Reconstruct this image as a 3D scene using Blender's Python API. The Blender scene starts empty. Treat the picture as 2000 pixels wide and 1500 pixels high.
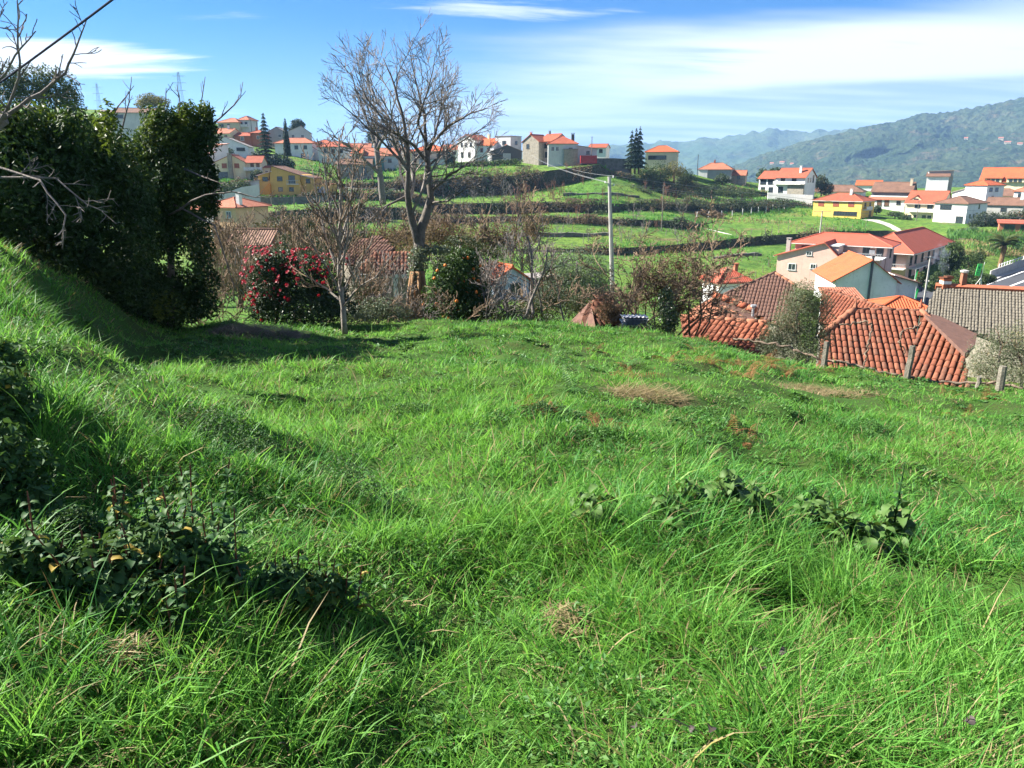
import bpy, math, random
import numpy as np
from mathutils import Vector, Matrix

# ------------------------------------------------------------------ camera, sky, sun, exposure
SC = bpy.context.scene
COL = SC.collection
R = math.radians
F = 1480.0                       # focal length in photo pixels (photo 2000 x 1500)
PITCH = R(15.5)
CP, SP = math.cos(PITCH), math.sin(PITCH)
SUN_AZ, SUN_EL = 76.0, 38.0      # degrees left of the view direction, degrees up

cam_data = bpy.data.cameras.new('camera')
cam_data.sensor_fit = 'HORIZONTAL'; cam_data.sensor_width = 36.0
cam_data.lens = 36.0 * F / 2000.0
cam_data.clip_start = 0.05; cam_data.clip_end = 40000
cam = bpy.data.objects.new('camera', cam_data); COL.objects.link(cam)
cam.rotation_euler = (R(90) - PITCH, 0, 0)
SC.camera = cam

SC.view_settings.view_transform = 'Standard'; SC.view_settings.look = 'None'
SC.view_settings.gamma = 1.0; SC.view_settings.exposure = 2.1
SC.cycles.use_denoising = True
SC.cycles.max_bounces = 4; SC.cycles.diffuse_bounces = 2; SC.cycles.glossy_bounces = 2
SC.cycles.transmission_bounces = 2; SC.cycles.transparent_max_bounces = 4; SC.cycles.volume_bounces = 0
SC.cycles.sample_clamp_indirect = 6.0

sun_dir = Vector((-math.sin(R(SUN_AZ)) * math.cos(R(SUN_EL)), math.cos(R(SUN_AZ)) * math.cos(R(SUN_EL)), math.sin(R(SUN_EL))))
sd = bpy.data.lights.new('sun', 'SUN'); sd.energy = 5.0; sd.angle = R(0.55); sd.color = (1.0, 0.935, 0.83)
so = bpy.data.objects.new('sun', sd); COL.objects.link(so)
so.rotation_euler = (-sun_dir).to_track_quat('-Z', 'Y').to_euler()

W = bpy.data.worlds.new('World'); SC.world = W; W.use_nodes = True
wt = W.node_tree; wt.nodes.clear()
def wn(t, **k):
    n = wt.nodes.new(t)
    for a, b in k.items(): setattr(n, a, b)
    return n
def wmath(op, a, b=None, c=None, clamp=False):
    n = wn('ShaderNodeMath', operation=op, use_clamp=clamp)
    for i, v in enumerate((a, b, c)):
        if v is None: continue
        if isinstance(v, (int, float)): n.inputs[i].default_value = v
        else: wt.links.new(v, n.inputs[i])
    return n.outputs[0]
def wmix(fac, a, b, blend='MIX'):
    n = wn('ShaderNodeMix', data_type='RGBA', blend_type=blend, clamp_factor=True)
    for s, v in ((n.inputs[0], fac), (n.inputs[6], a), (n.inputs[7], b)):
        if isinstance(v, (int, float)): s.default_value = v
        elif isinstance(v, tuple): s.default_value = (*v, 1)
        else: wt.links.new(v, s)
    return n.outputs[2]
def wramp(v, a, b):                              # smooth 0..1 between a and b
    n = wn('ShaderNodeMapRange', interpolation_type='SMOOTHSTEP')
    wt.links.new(v, n.inputs[0]); n.inputs[1].default_value = a; n.inputs[2].default_value = b
    return n.outputs[0]
sky = wn('ShaderNodeTexSky', sky_type='NISHITA', sun_disc=False)
sky.sun_elevation = R(SUN_EL); sky.sun_rotation = R(-SUN_AZ); sky.altitude = 300
sky.air_density = 1.0; sky.dust_density = 0.3; sky.ozone_density = 2.2
hs = wn('ShaderNodeHueSaturation'); hs.inputs['Saturation'].default_value = 1.35; hs.inputs['Value'].default_value = 1.0
wt.links.new(sky.outputs[0], hs.inputs['Color'])
tc = wn('ShaderNodeTexCoord'); sx = wn('ShaderNodeSeparateXYZ'); wt.links.new(tc.outputs['Generated'], sx.inputs[0])
dx, dy, dz = sx.outputs
zz = wmath('ADD', wmath('MAXIMUM', dz, 0.0), 0.10)
cu, cv = wmath('DIVIDE', dx, zz), wmath('DIVIDE', dy, zz)
def cloud(su, sv, rot, scale, detail, rough, off):
    c = wn('ShaderNodeCombineXYZ')
    ca, sa = math.cos(rot), math.sin(rot)
    u = wmath('ADD', wmath('MULTIPLY', cu, ca), wmath('MULTIPLY', cv, sa))
    v = wmath('SUBTRACT', wmath('MULTIPLY', cv, ca), wmath('MULTIPLY', cu, sa))
    wt.links.new(wmath('MULTIPLY', u, su), c.inputs[0]); wt.links.new(wmath('MULTIPLY', v, sv), c.inputs[1]); c.inputs[2].default_value = off
    n = wn('ShaderNodeTexNoise'); n.inputs['Scale'].default_value = scale; n.inputs['Detail'].default_value = detail
    n.inputs['Roughness'].default_value = rough; n.inputs['Distortion'].default_value = 0.35
    wt.links.new(c.outputs[0], n.inputs['Vector']); return n.outputs[0]
az = wmath('ARCTAN2', dx, dy)                    # 0 straight ahead, positive to the right
blue = wmix(1.0, hs.outputs[0], (.18, .60, .98), 'MULTIPLY')
high = cloud(0.38, 1.7, 0.10, 1.1, 7, 0.64, 3.1)       # long cirrus streaks
veil = cloud(0.35, 0.9, 0.06, 0.6, 4, 0.58, 8.4)
flock = cloud(0.40, 1.9, 0.08, 1.2, 4, 0.55, 1.7)
vn = wmath('SUBTRACT', veil, 0.5); hn = wmath('SUBTRACT', high, 0.5)
pale = wramp(wmath('ADD', dz, wmath('MULTIPLY', vn, .05)), 0.185, 0.0)
col = wmix(wmath('MULTIPLY', pale, 0.62), blue, (4.2, 5.3, 6.8))
# wide white veil over the valley side, broken upper edge
edge = wmath('ADD', wmath('ADD', dz, wmath('MULTIPLY', vn, .16)), wmath('MULTIPLY', az, -.06))
m_veil = wmath('MULTIPLY', wmath('MULTIPLY', wramp(edge, 0.168, 0.110), wramp(wmath('ADD', az, wmath('MULTIPLY', hn, .5)), -0.22, 0.30)), .92)
m_high = wmath('MULTIPLY', wramp(wmath('ADD', high, wmath('MULTIPLY', wramp(az, -.1, .5), .06)), 0.56, 0.72), .70)
# one bright cloud bank low on the left
g1 = wmath('ADD', wmath('POWER', wmath('DIVIDE', wmath('ADD', az, .50), .17), 2), wmath('POWER', wmath('DIVIDE', wmath('SUBTRACT', dz, wmath('ADD', .117, wmath('MULTIPLY', wmath('ADD', az, .5), .04))), .022), 2))
m_bank = wramp(wmath('SUBTRACT', wmath('ADD', wmath('MULTIPLY', high, 1.6), wmath('MULTIPLY', flock, .6)), wmath('MULTIPLY', g1, .45)), .62, 1.0)
m = wmath('MAXIMUM', wmath('MAXIMUM', m_high, m_veil), m_bank)
col = wmix(m, col, (8.6, 8.9, 9.1))
# a low grey-blue deck behind the ridges
low = wmath('MULTIPLY', wramp(wmath('ADD', wmath('ADD', dz, wmath('MULTIPLY', vn, .05)), wmath('MULTIPLY', az, -.022)), 0.094, 0.080), wramp(az, -0.28, 0.0))
col = wmix(wmath('MULTIPLY', low, 0.94), col, wmix(wramp(flock, 0.34, 0.70), (2.7, 3.8, 5.5), (5.6, 6.4, 7.4)))
dark = wmath('MULTIPLY', wmath('MULTIPLY', wramp(flock, 0.55, 0.66), wramp(az, 0.08, 0.28)), wmath('MULTIPLY', wramp(dz, 0.105, 0.12), wramp(dz, .19, .155)))
col = wmix(wmath('MULTIPLY', dark, 0.8), col, (3.4, 4.5, 6.0))
col = wmix(1.0, col, (.68, .68, .68), 'MULTIPLY')
bg = wn('ShaderNodeBackground'); wt.links.new(col, bg.inputs[0]); bg.inputs[1].default_value = 0.05
wo = wn('ShaderNodeOutputWorld'); wt.links.new(bg.outputs[0], wo.inputs[0])
# ------------------------------------------------------------------ helpers
rng = np.random.default_rng(7)
random.seed(7)

def ray(px, py):
    xc = (px - 1000.0) / F; yc = (750.0 - py) / F
    return xc, CP + yc * SP, -SP + yc * CP
def P(px, py, y):
    d = ray(px, py); t = y / d[1]
    return Vector((d[0] * t, y, d[2] * t))
def AE(px, py):
    d = ray(px, py); return d[0] / d[1], d[2] / d[1]
def pix(p):
    zc = p[1] * CP - p[2] * SP; yc = p[1] * SP + p[2] * CP
    return 1000 + F * p[0] / zc, 750 - F * yc / zc
def MPP(y): return y / F            # metres per photo pixel

class Lattice:
    def __init__(s, seed): s.g = np.random.default_rng(seed).random((256, 256))
    def __call__(s, x, y):
        x = np.asarray(x, float); y = np.asarray(y, float)
        i = np.floor(x).astype(int); j = np.floor(y).astype(int); u = x - i; v = y - j
        u = u * u * (3 - 2 * u); v = v * v * (3 - 2 * v); g = s.g
        i0, i1, j0, j1 = i % 256, (i + 1) % 256, j % 256, (j + 1) % 256
        return (g[i0, j0] * (1 - u) + g[i1, j0] * u) * (1 - v) + (g[i0, j1] * (1 - u) + g[i1, j1] * u) * v
_lat = [Lattice(i) for i in range(6)]
def fbm(x, y, octv=4, seed=0):
    s = 0; a = 0.5; t = 0
    for o in range(octv):
        s = s + a * _lat[(seed + o) % 6](np.asarray(x) * 2 ** o + 17.3 * o + 31 * seed, np.asarray(y) * 2 ** o + 5.1 * o); t += a; a *= 0.5
    return s / t
def noise3(p, sc, seed=0):
    return (fbm(p[:, 0] * sc + p[:, 2] * sc * .7, p[:, 1] * sc - p[:, 2] * sc * .6, 2, seed) + fbm(p[:, 2] * sc, p[:, 0] * sc + p[:, 1] * sc * .4, 2, seed + 2)) / 2
def smooth(a, b, x):
    t = np.clip((x - a) / (b - a), 0, 1); return t * t * (3 - 2 * t)

def link(o, parent=None):
    COL.objects.link(o)
    if parent is not None: o.parent = parent
    return o
def tag(o, label=None, cat=None, group=None, kind=None):
    if label: o['label'] = label
    if cat: o['category'] = cat
    if group: o['group'] = group
    if kind: o['kind'] = kind
    return o
def empty(name, loc=(0, 0, 0), rz=0.0):
    o = bpy.data.objects.new(name, None); o.location = loc; o.rotation_euler = (0, 0, rz); o.empty_display_size = 0.3
    COL.objects.link(o); return o
def fast(name, V, Fc, mats, smoothf=False, rnd=None, mi=None, uv=None):
    """mesh from arrays; Fc is (m,3) or (m,4)"""
    V = np.asarray(V, np.float32); Fc = np.asarray(Fc, np.int32); k = Fc.shape[1]
    me = bpy.data.meshes.new(name)
    me.vertices.add(len(V)); me.vertices.foreach_set('co', V.ravel())
    me.loops.add(Fc.size); me.loops.foreach_set('vertex_index', Fc.ravel())
    me.polygons.add(len(Fc)); me.polygons.foreach_set('loop_start', np.arange(0, Fc.size, k, dtype=np.int32))
    if mi is not None: me.polygons.foreach_set('material_index', np.asarray(mi, np.int32))
    me.polygons.foreach_set('use_smooth', np.full(len(Fc), smoothf))
    for m in (mats if isinstance(mats, (list, tuple)) else [mats]): me.materials.append(m)
    if rnd is not None:
        at = me.attributes.new('rnd', 'FLOAT', 'POINT'); at.data.foreach_set('value', np.asarray(rnd, np.float32))
    if uv is not None:
        l = me.uv_layers.new(name='UVMap'); l.data.foreach_set('uv', np.asarray(uv, np.float32)[Fc.ravel()].ravel())
    me.update(calc_edges=True); me.validate()
    return me
def obj(name, me, parent=None, loc=None):
    o = bpy.data.objects.new(name, me)
    if loc is not None: o.location = loc
    return link(o, parent)
def clone(o, parent=None):
    c = o.copy(); COL.objects.link(c); c.parent = parent
    for ch in list(o.children): clone(ch, c)
    return c

class MB:
    def __init__(s): s.v = []; s.f = []; s.uv = {}
    def add(s, vs, fs):
        n = len(s.v); s.v += [tuple(v) for v in vs]; s.f += [tuple(i + n for i in f) for f in fs]; return n
    def box(s, x0, x1, y0, y1, z0, z1):
        s.add([(x0, y0, z0), (x1, y0, z0), (x1, y1, z0), (x0, y1, z0), (x0, y0, z1), (x1, y0, z1), (x1, y1, z1), (x0, y1, z1)],
              [(0, 3, 2, 1), (4, 5, 6, 7), (0, 1, 5, 4), (1, 2, 6, 5), (2, 3, 7, 6), (3, 0, 4, 7)]); return s
    def slab(s, poly, t):                     # polygon (counter-clockwise from above) with thickness t downwards
        n = len(poly); lo = [(p[0], p[1], p[2] - t) for p in poly]
        k = s.add(list(poly) + lo, [tuple(range(n)), tuple(range(2 * n - 1, n - 1, -1))] + [(i, i + n, (i + 1) % n + n, (i + 1) % n) for i in range(n)])
        return s
    def tube(s, pts, rad, n=6, cap=True):
        pts = [Vector(p) for p in pts]; m = len(pts)
        if isinstance(rad, (int, float)): rad = [rad] * m
        base = len(s.v); up = None
        for i, p in enumerate(pts):
            d = (pts[min(i + 1, m - 1)] - pts[max(i - 1, 0)])
            d = d.normalized() if d.length > 1e-9 else Vector((0, 0, 1))
            if up is None: up = d.orthogonal().normalized()
            up = (up - d * up.dot(d)); up = up.normalized() if up.length > 1e-6 else d.orthogonal().normalized()
            b = d.cross(up)
            for k in range(n):
                a = 2 * math.pi * k / n; q = p + (up * math.cos(a) + b * math.sin(a)) * rad[i]; s.v.append((q.x, q.y, q.z))
        for i in range(m - 1):
            for k in range(n):
                a, c = base + i * n + k, base + i * n + (k + 1) % n
                s.f.append((a, c, c + n, a + n))
        if cap:
            s.f.append(tuple(base + (m - 1) * n + k for k in range(n))); s.f.append(tuple(base + n - 1 - k for k in range(n)))
        return s
    def mesh(s, name, mats, sm=False):
        me = bpy.data.meshes.new(name); me.from_pydata(s.v, [], s.f)
        for m in (mats if isinstance(mats, (list, tuple)) else [mats]): me.materials.append(m)
        if sm: me.polygons.foreach_set('use_smooth', [True] * len(me.polygons))
        me.update(); return me
    def build(s, name, mats, parent=None, sm=False, loc=None):
        return obj(name, s.mesh(name, mats, sm), parent, loc)

# ------------------------------------------------------------------ materials
def nodes(name):
    m = bpy.data.materials.new(name); m.use_nodes = True; t = m.node_tree; t.nodes.clear()
    return m, t
def nd(t, ty, ins=None, **k):
    n = t.nodes.new(ty)
    for a, b in k.items(): setattr(n, a, b)
    for a, b in (ins or {}).items():
        s = n.inputs[a]
        if hasattr(b, 'node'): t.links.new(b, s)
        elif isinstance(b, tuple) and len(b) == 3 and s.type == 'RGBA': s.default_value = (*b, 1)
        else: s.default_value = b
    return n
def mixc(t, f, a, b, blend='MIX'):
    n = nd(t, 'ShaderNodeMix', {0: f, 6: a, 7: b}, data_type='RGBA', blend_type=blend); return n.outputs[2]
def ramp(t, v, a, b): return nd(t, 'ShaderNodeMapRange', {0: v, 1: a, 2: b}, interpolation_type='SMOOTHSTEP').outputs[0]
def noise(t, vec, sc, det=4, ro=.55): return nd(t, 'ShaderNodeTexNoise', {'Vector': vec, 'Scale': sc, 'Detail': float(det), 'Roughness': ro}).outputs[0]
def out(t, sh): t.links.new(sh, nd(t, 'ShaderNodeOutputMaterial').inputs[0])
def surf(name, c1, c2=None, sc=1.5, rough=.85, spec=.25, bump=.0, bsc=None, c3=None, streak=False, coord='Object'):
    """noise-mottled paint / plaster / stone / soil"""
    m, t = nodes(name); v = nd(t, 'ShaderNodeTexCoord').outputs[coord]
    c2 = c2 or tuple(x * .72 for x in c1)
    n1 = noise(t, v, sc, 6, .62); n2 = noise(t, v, sc * 6.3, 3, .6)
    col = mixc(t, ramp(t, n1, .36, .68), c1, c2)
    col = mixc(t, ramp(t, n2, .55, .75), col, c3 or tuple(x * .8 for x in c2))
    if streak:                                  # rain streaks that run down the wall
        mp = nd(t, 'ShaderNodeMapping', {'Vector': v, 'Scale': (2.2, 2.2, .16)}).outputs[0]
        col = mixc(t, nd(t, 'ShaderNodeMath', {0: ramp(t, noise(t, mp, 1.3, 4), .55, .8), 1: .5}, operation='MULTIPLY').outputs[0], col, tuple(x * .55 for x in c1))
    b = nd(t, 'ShaderNodeBsdfPrincipled', {'Base Color': col, 'Roughness': rough, 'Specular IOR Level': spec})
    if bump:
        t.links.new(nd(t, 'ShaderNodeBump', {'Height': noise(t, v, bsc or sc * 5, 5, .65), 'Strength': bump, 'Distance': .05}).outputs[0], b.inputs['Normal'])
    out(t, b.outputs[0]); return m
def leaf(name, c1, c2, trans=.35, rough=.45, spec=.35, c3=None, info=False, tcol=None):
    """leaf shader: the 'rnd' attribute (or the instance) varies the colour, light passes through"""
    m, t = nodes(name)
    r = nd(t, 'ShaderNodeAttribute', attribute_name='rnd').outputs['Fac']
    if info:
        r = nd(t, 'ShaderNodeMath', {0: r, 1: nd(t, 'ShaderNodeObjectInfo').outputs['Random']}, operation='ADD').outputs[0]
        r = nd(t, 'ShaderNodeMath', {0: r, 1: .5}, operation='MULTIPLY').outputs[0]
    col = mixc(t, ramp(t, r, .15, .85), c1, c2)
    if c3: col = mixc(t, ramp(t, r, .90, .93), col, c3)
    b = nd(t, 'ShaderNodeBsdfPrincipled', {'Base Color': col, 'Roughness': rough, 'Specular IOR Level': spec})
    tr = nd(t, 'ShaderNodeBsdfTranslucent', {'Color': mixc(t, .55, col, tcol or (c2[0] * 1.3, c2[1] * 1.15, c2[2] * .5))})
    out(t, nd(t, 'ShaderNodeMixShader', {0: trans, 1: b.outputs[0], 2: tr.outputs[0]}).outputs[0]); return m
def tilemat(name, c1, c2, c3, pitch=.22, rough=.8):
    """clay tiles far away: columns and courses as relief, patchy colour (UV in metres)"""
    m, t = nodes(name); tcn = nd(t, 'ShaderNodeTexCoord'); uv = tcn.outputs['UV']; ov = tcn.outputs['Object']
    n1 = noise(t, ov, .55, 6, .65); n2 = noise(t, ov, 3.5, 4, .7)
    col = mixc(t, ramp(t, n1, .38, .66), c1, c2); col = mixc(t, ramp(t, n2, .52, .74), col, c3)
    s = nd(t, 'ShaderNodeSeparateXYZ', {0: uv})
    w = nd(t, 'ShaderNodeMath', {0: nd(t, 'ShaderNodeMath', {0: s.outputs[0], 1: 2 * math.pi / pitch}, operation='MULTIPLY').outputs[0]}, operation='SINE').outputs[0]
    f = nd(t, 'ShaderNodeMath', {0: nd(t, 'ShaderNodeMath', {0: s.outputs[1], 1: 1 / .38}, operation='MULTIPLY').outputs[0]}, operation='FRACT').outputs[0]
    h = nd(t, 'ShaderNodeMath', {0: w, 1: nd(t, 'ShaderNodeMath', {0: f, 1: -.5}, operation='MULTIPLY').outputs[0]}, operation='ADD').outputs[0]
    b = nd(t, 'ShaderNodeBsdfPrincipled', {'Base Color': col, 'Roughness': rough, 'Specular IOR Level': .2})
    t.links.new(nd(t, 'ShaderNodeBump', {'Height': h, 'Strength': .6, 'Distance': .05}).outputs[0], b.inputs['Normal'])
    out(t, b.outputs[0]); return m
# ------------------------------------------------------------------ terrain: knots (px, py, depth) from near to far
KN = [
 ('k0', [(-300, 655, 24), (700, 655, 25), (1000, 665, 26), (1200, 720, 25), (1400, 800, 24), (1760, 895, 22), (2300, 940, 20)]),
 ('k1', [(-300, 600, 45), (700, 605, 45), (1000, 615, 45), (1200, 640, 45), (1400, 690, 45), (1600, 722, 45), (2300, 735, 45)]),
 ('k2', [(-300, 530, 90), (700, 540, 90), (1000, 545, 90), (1200, 560, 90), (1400, 590, 90), (1600, 634, 90), (1700, 650, 90), (1780, 672, 90), (2300, 676, 90)]),
 ('k3', [(-300, 500, 140), (700, 505, 140), (1000, 510, 140), (1200, 520, 140), (1300, 530, 140), (1400, 546, 140), (1600, 562, 140), (1800, 560, 140), (1880, 557, 140), (1920, 546, 147), (2000, 523.5, 165), (2300, 508, 178)]),
 ('r1', [(-300, 470, 470, 160), (480, 470, 470, 160), (900, 488, 488, 165), (1050, 492, 489, 165), (1170, 497, 484, 168), (1230, 498, 482, 170), (1300, 492, 478, 178), (1380, 487, 471, 190),
         (1500, 478, 460, 202), (1660, 468, 451, 215), (1740, 461, 450, 218), (1800, 468, 464, 205), (1900, 470, 467, 182), (2300, 468, 465, 180)]),
 ('r2', [(-300, 445, 440, 180), (480, 441, 418, 185), (600, 437, 411, 186), (700, 431, 405, 188), (790, 428, 405, 190), (850, 437, 426, 195), (980, 435, 425, 198), (1100, 435, 424, 200), (1200, 440, 428, 202),
         (1340, 448, 433, 208), (1370, 440, 438, 225), (1450, 424, 424, 252), (1660, 420, 420, 258), (1760, 430, 430, 240), (2300, 440, 440, 235)]),
 ('r3', [(-300, 398, 388, 203), (480, 398, 386, 205), (600, 396, 384, 206), (700, 390, 374, 210), (800, 391, 376, 214), (860, 419, 399, 220), (980, 419, 396, 222), (1100, 415, 397, 225), (1200, 415, 398, 226), (1300, 410, 397, 234),
         (1400, 416, 399, 262), (1500, 408, 393, 268), (1560, 402, 396, 268), (1660, 412, 412, 266), (1760, 424, 424, 262), (1850, 430, 430, 255), (2300, 430, 430, 255)]),
 ('ra', [(-300, 372, 352, 222), (480, 372, 355, 224), (600, 371, 361, 226), (700, 370, 358, 230), (800, 372, 353, 236), (860, 386, 351, 240), (900, 384, 348.6, 242), (1000, 380, 342.5, 247), (1070, 367, 334, 251), (1125, 357, 328, 254),
         (1170, 345, 322, 256), (1188, 340, 335, 258), (1240, 352, 347, 262), (1300, 372, 354, 278), (1400, 380, 364, 286), (1500, 385, 377, 288), (1600, 390, 388, 288), (1800, 404, 404, 286), (2300, 405, 405, 285)]),
 ('kb', [(-300, 280, 290), (300, 285, 285), (440, 291, 280), (480, 294, 280), (560, 302, 280), (600, 309, 280), (700, 336, 270), (800, 327, 270), (900, 318, 272), (1000, 314, 272), (1100, 319, 270), (1170, 318, 270), (1240, 329, 275), (1300, 333, 290), (1340, 338, 300),
         (1400, 347, 305), (1480, 358, 310), (1600, 374, 310), (1800, 380, 310), (2300, 380, 320)]),
 ('kc', [(-300, 205, 400), (200, 215, 400), (300, 224, 400), (480, 250, 390), (600, 284, 380), (700, 308, 370), (900, 313, 360), (1000, 311, 360), (1170, 322, 360), (1300, 342, 370), (1400, 354, 380), (1600, 370, 390), (1900, 366, 400), (2300, 360, 400)]),
 ('kd', [(-300, 190, 600), (300, 222, 600), (480, 300, 600), (700, 460, 650), (2300, 470, 650)]),
 ('ke', [(-300, 352, 6500), (2300, 352, 6500)]),
]
prof = []            # (a_array, e_array, y_array, riser?)
for nm, pts in KN:
    A = np.array([AE(p[0], p[1])[0] for p in pts])
    if len(pts[0]) == 4:
        prof.append((A, np.array([AE(p[0], p[1])[1] for p in pts]), np.array([float(p[3]) for p in pts])))
        prof.append((A, np.array([AE(p[0], p[2])[1] for p in pts]), np.array([p[3] + .7 for p in pts])))
    else:
        prof.append((A, np.array([AE(p[0], p[1])[1] for p in pts]), np.array([float(p[2]) for p in pts])))
RIS = {4: 'r1', 6: 'r2', 8: 'r3', 10: 'ra'}     # index of the segment that is a riser

def knots(a):
    ys = np.array([np.interp(a, q[0], q[2]) for q in prof]); es = np.array([np.interp(a, q[0], q[1]) for q in prof])
    return ys, ys * es
def ZT(x, y):
    ys, zs = knots(x / y); return float(np.interp(y, ys, zs))
def ground_at(px, py, y0, y1):
    """walk out along a pixel's ray until it meets the terrain between two depths"""
    a, e = AE(px, py); ys = np.linspace(y0, y1, 400); k = knots(a); z = np.interp(ys, k[0], k[1])
    s = np.where(z >= e * ys)[0]; y = ys[s[0]] if len(s) else y1
    return Vector((a * y, y, float(np.interp(y, k[0], k[1]))))

# ------------------------------------------------------------------ the near field
EDGE = [(-500, 600, 17), (0, 610, 18), (300, 625, 18.5), (600, 640, 19.5), (800, 632, 20.5), (1000, 628, 21), (1150, 640, 21), (1300, 652, 20), (1450, 688, 18.5), (1600, 722, 17.6), (1770, 746, 16.8), (1900, 763, 16.2), (2000, 769, 15.8), (2500, 800, 14)]
eA = np.array([AE(p[0], p[1])[0] for p in EDGE]); eY = np.array([float(p[2]) for p in EDGE]); eZ = np.array([AE(p[0], p[1])[1] * p[2] for p in EDGE])
def ZF(x, y, relief=True):
    x = np.asarray(x, float); y = np.asarray(y, float)
    a = np.clip(x / np.maximum(y, .8), eA[0], eA[-1]); ye = np.interp(a, eA, eY); ze = np.interp(a, eA, eZ); t = np.clip(y / ye, -.3, 2)
    z = -1.6 + (ze + 1.6) * np.minimum(t, 1) - np.maximum(t - 1, 0) * ye * .75
    c = np.interp(y, [2, 4, 6, 10, 13, 16, 19], [-3.3, -3.7, -4.4, -6.9, -7.9, -8.7, -9.6]); h = np.interp(y, [0, 2, 4, 6, 8, 10, 13, 16, 18.5], [.1, .35, .75, .95, 1.2, 1.65, 1.2, .45, .1])
    w = np.interp(y, [4, 6, 7.5, 9], [3.4, 3.3, 2.0, 1.45]); s = x - c
    z = z + h * (1 - smooth(0, 1, np.clip(s / w, 0, 1))) + np.clip(-s, 0, 4) * .12 * np.clip(h, 0, 1)
    if relief:
        z = z + (fbm(x * .9, y * .9, 3, 1) - .5) * .36 + (fbm(x * .33, y * .33, 2, 3) - .5) * .22 + (fbm(x * 2.8, y * 2.8, 2, 2) - .5) * .14
    return z

M = {}
M['soil'] = surf('soil', (.035, .085, .014), (.04, .06, .016), 2.2, .95, .1, .5, 14)
def landmat(name, cs, sc=.06):
    m, t = nodes(name); v = nd(t, 'ShaderNodeTexCoord').outputs['Object']
    col = mixc(t, ramp(t, noise(t, v, sc, 6, .6), .38, .62), cs[0], cs[1])
    col = mixc(t, ramp(t, noise(t, v, sc * 5, 5, .65), .50, .68), col, cs[2])
    col = mixc(t, ramp(t, noise(t, v, sc * 1.7, 4, .6), .58, .72), col, cs[3])
    col = mixc(t, nd(t, 'ShaderNodeMath', {0: ramp(t, noise(t, v, sc * 14, 4, .7), .46, .66), 1: .75}, operation='MULTIPLY').outputs[0], col, tuple(x * .45 for x in cs[2]))
    b = nd(t, 'ShaderNodeBsdfPrincipled', {'Base Color': col, 'Roughness': .9, 'Specular IOR Level': .1})
    t.links.new(nd(t, 'ShaderNodeBump', {'Height': noise(t, v, 1.6, 6, .7), 'Strength': .9, 'Distance': .5}).outputs[0], b.inputs['Normal'])
    out(t, b.outputs[0]); return m
M['fields'] = landmat('fields', [(.075, .165, .026), (.125, .205, .034), (.045, .100, .018), (.16, .140, .06)])
M['scrubwall'] = landmat('scrubwall', [(.055, .062, .034), (.10, .092, .066), (.032, .04, .02), (.12, .10, .07)], .25)
M['drystone'] = surf('drystone', (.16, .155, .14), (.09, .09, .08), .9, .95, .1, .9, 4)

xs = np.arange(-15, 17.01, .16); ys = np.arange(-3, 27.01, .16)
X, Y = np.meshgrid(xs, ys); Z = ZF(X, Y)
V = np.stack([X.ravel(), Y.ravel(), Z.ravel()], 1); nx = len(xs)
i = (np.arange(len(ys) - 1)[:, None] * nx + np.arange(nx - 1)[None, :]).ravel()
Q = np.stack([i, i + 1, i + nx + 1, i + nx], 1)
ac = np.clip(V[Q[:, 0], 0] / np.maximum(V[Q[:, 0], 1], .8), eA[0], eA[-1])
Q = Q[V[Q[:, 0], 1] / np.interp(ac, eA, eY) < 1.30]
tag(obj('meadow_ground', fast('meadow_ground', V, Q, M['soil'], True)), 'sloping meadow soil under the long grass', kind='structure')

# far terrain, one sheet; each terrace riser a wall of its own
acol = np.linspace(-1.05, 1.12, 330)
SUB = [6, 6, 8, 5, 1, 9, 1, 6, 1, 6, 1, 10, 10, 6, 8]
rows = []; segs = []
KY, KZ = [], []
for a in acol:
    y_, z_ = knots(a); KY.append(y_); KZ.append(z_)
KY = np.array(KY); KZ = np.array(KZ)
for k in range(len(prof) - 1):
    for s in range(SUB[k]):
        f = s / SUB[k]; rows.append((KY[:, k] * (1 - f) + KY[:, k + 1] * f, KZ[:, k] * (1 - f) + KZ[:, k + 1] * f)); segs.append(k)
rows.append((KY[:, -1], KZ[:, -1]))
RY = np.array([r[0] for r in rows]); RZ = np.array([r[1] for r in rows]); RX = RY * acol[None, :]
RZ = RZ + (fbm(RX * .08, RY * .08, 4, 2) - .5) * np.clip(RY / 200, 0, 1) * .9
V = np.stack([RX.ravel(), RY.ravel(), RZ.ravel()], 1); nc = len(acol)
faces = []
for r_ in range(len(rows) - 1):
    if segs[r_] in RIS: continue
    i = r_ * nc + np.arange(nc - 1); faces.append(np.stack([i, i + 1, i + nc + 1, i + nc], 1))
tag(obj('terrain', fast('terrain', V, np.concatenate(faces), M['fields'], True)), 'green terraced hillside and valley fields', kind='structure')
lab = {'r1': 'long dark retaining wall below the wide green field with the concrete posts', 'r2': 'low overgrown terrace wall in the middle of the stepped fields',
       'r3': 'dark terrace wall under the thin upper grass strip', 'ra': 'tall dark terrace wall holding up the highest lawn on the hill'}
for k, nm in RIS.items():
    r_ = segs.index(k); top = RZ[r_ + 1]; bot = RZ[r_]; n = 7; vv = []
    for q in range(n):
        f = q / (n - 1); bulge = (fbm(acol * 300, np.full(nc, q * 1.7), 3, 4) - .5) * (1.0 if 0 < q < n - 1 else 0)
        yy = RY[r_] * (1 - f) + RY[r_ + 1] * f + bulge; vv.append(np.stack([yy * acol, yy, bot * (1 - f) + top * f], 1))
    vv = np.concatenate(vv); fc = []
    for q in range(n - 1):
        i = q * nc + np.arange(nc - 1); fc.append(np.stack([i, i + 1, i + nc + 1, i + nc], 1))
    tag(obj('retaining_wall', fast('retaining_wall', vv, np.concatenate(fc), M['scrubwall'], True)), lab[nm], 'wall', 'terrace walls on the hillside')

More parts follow.
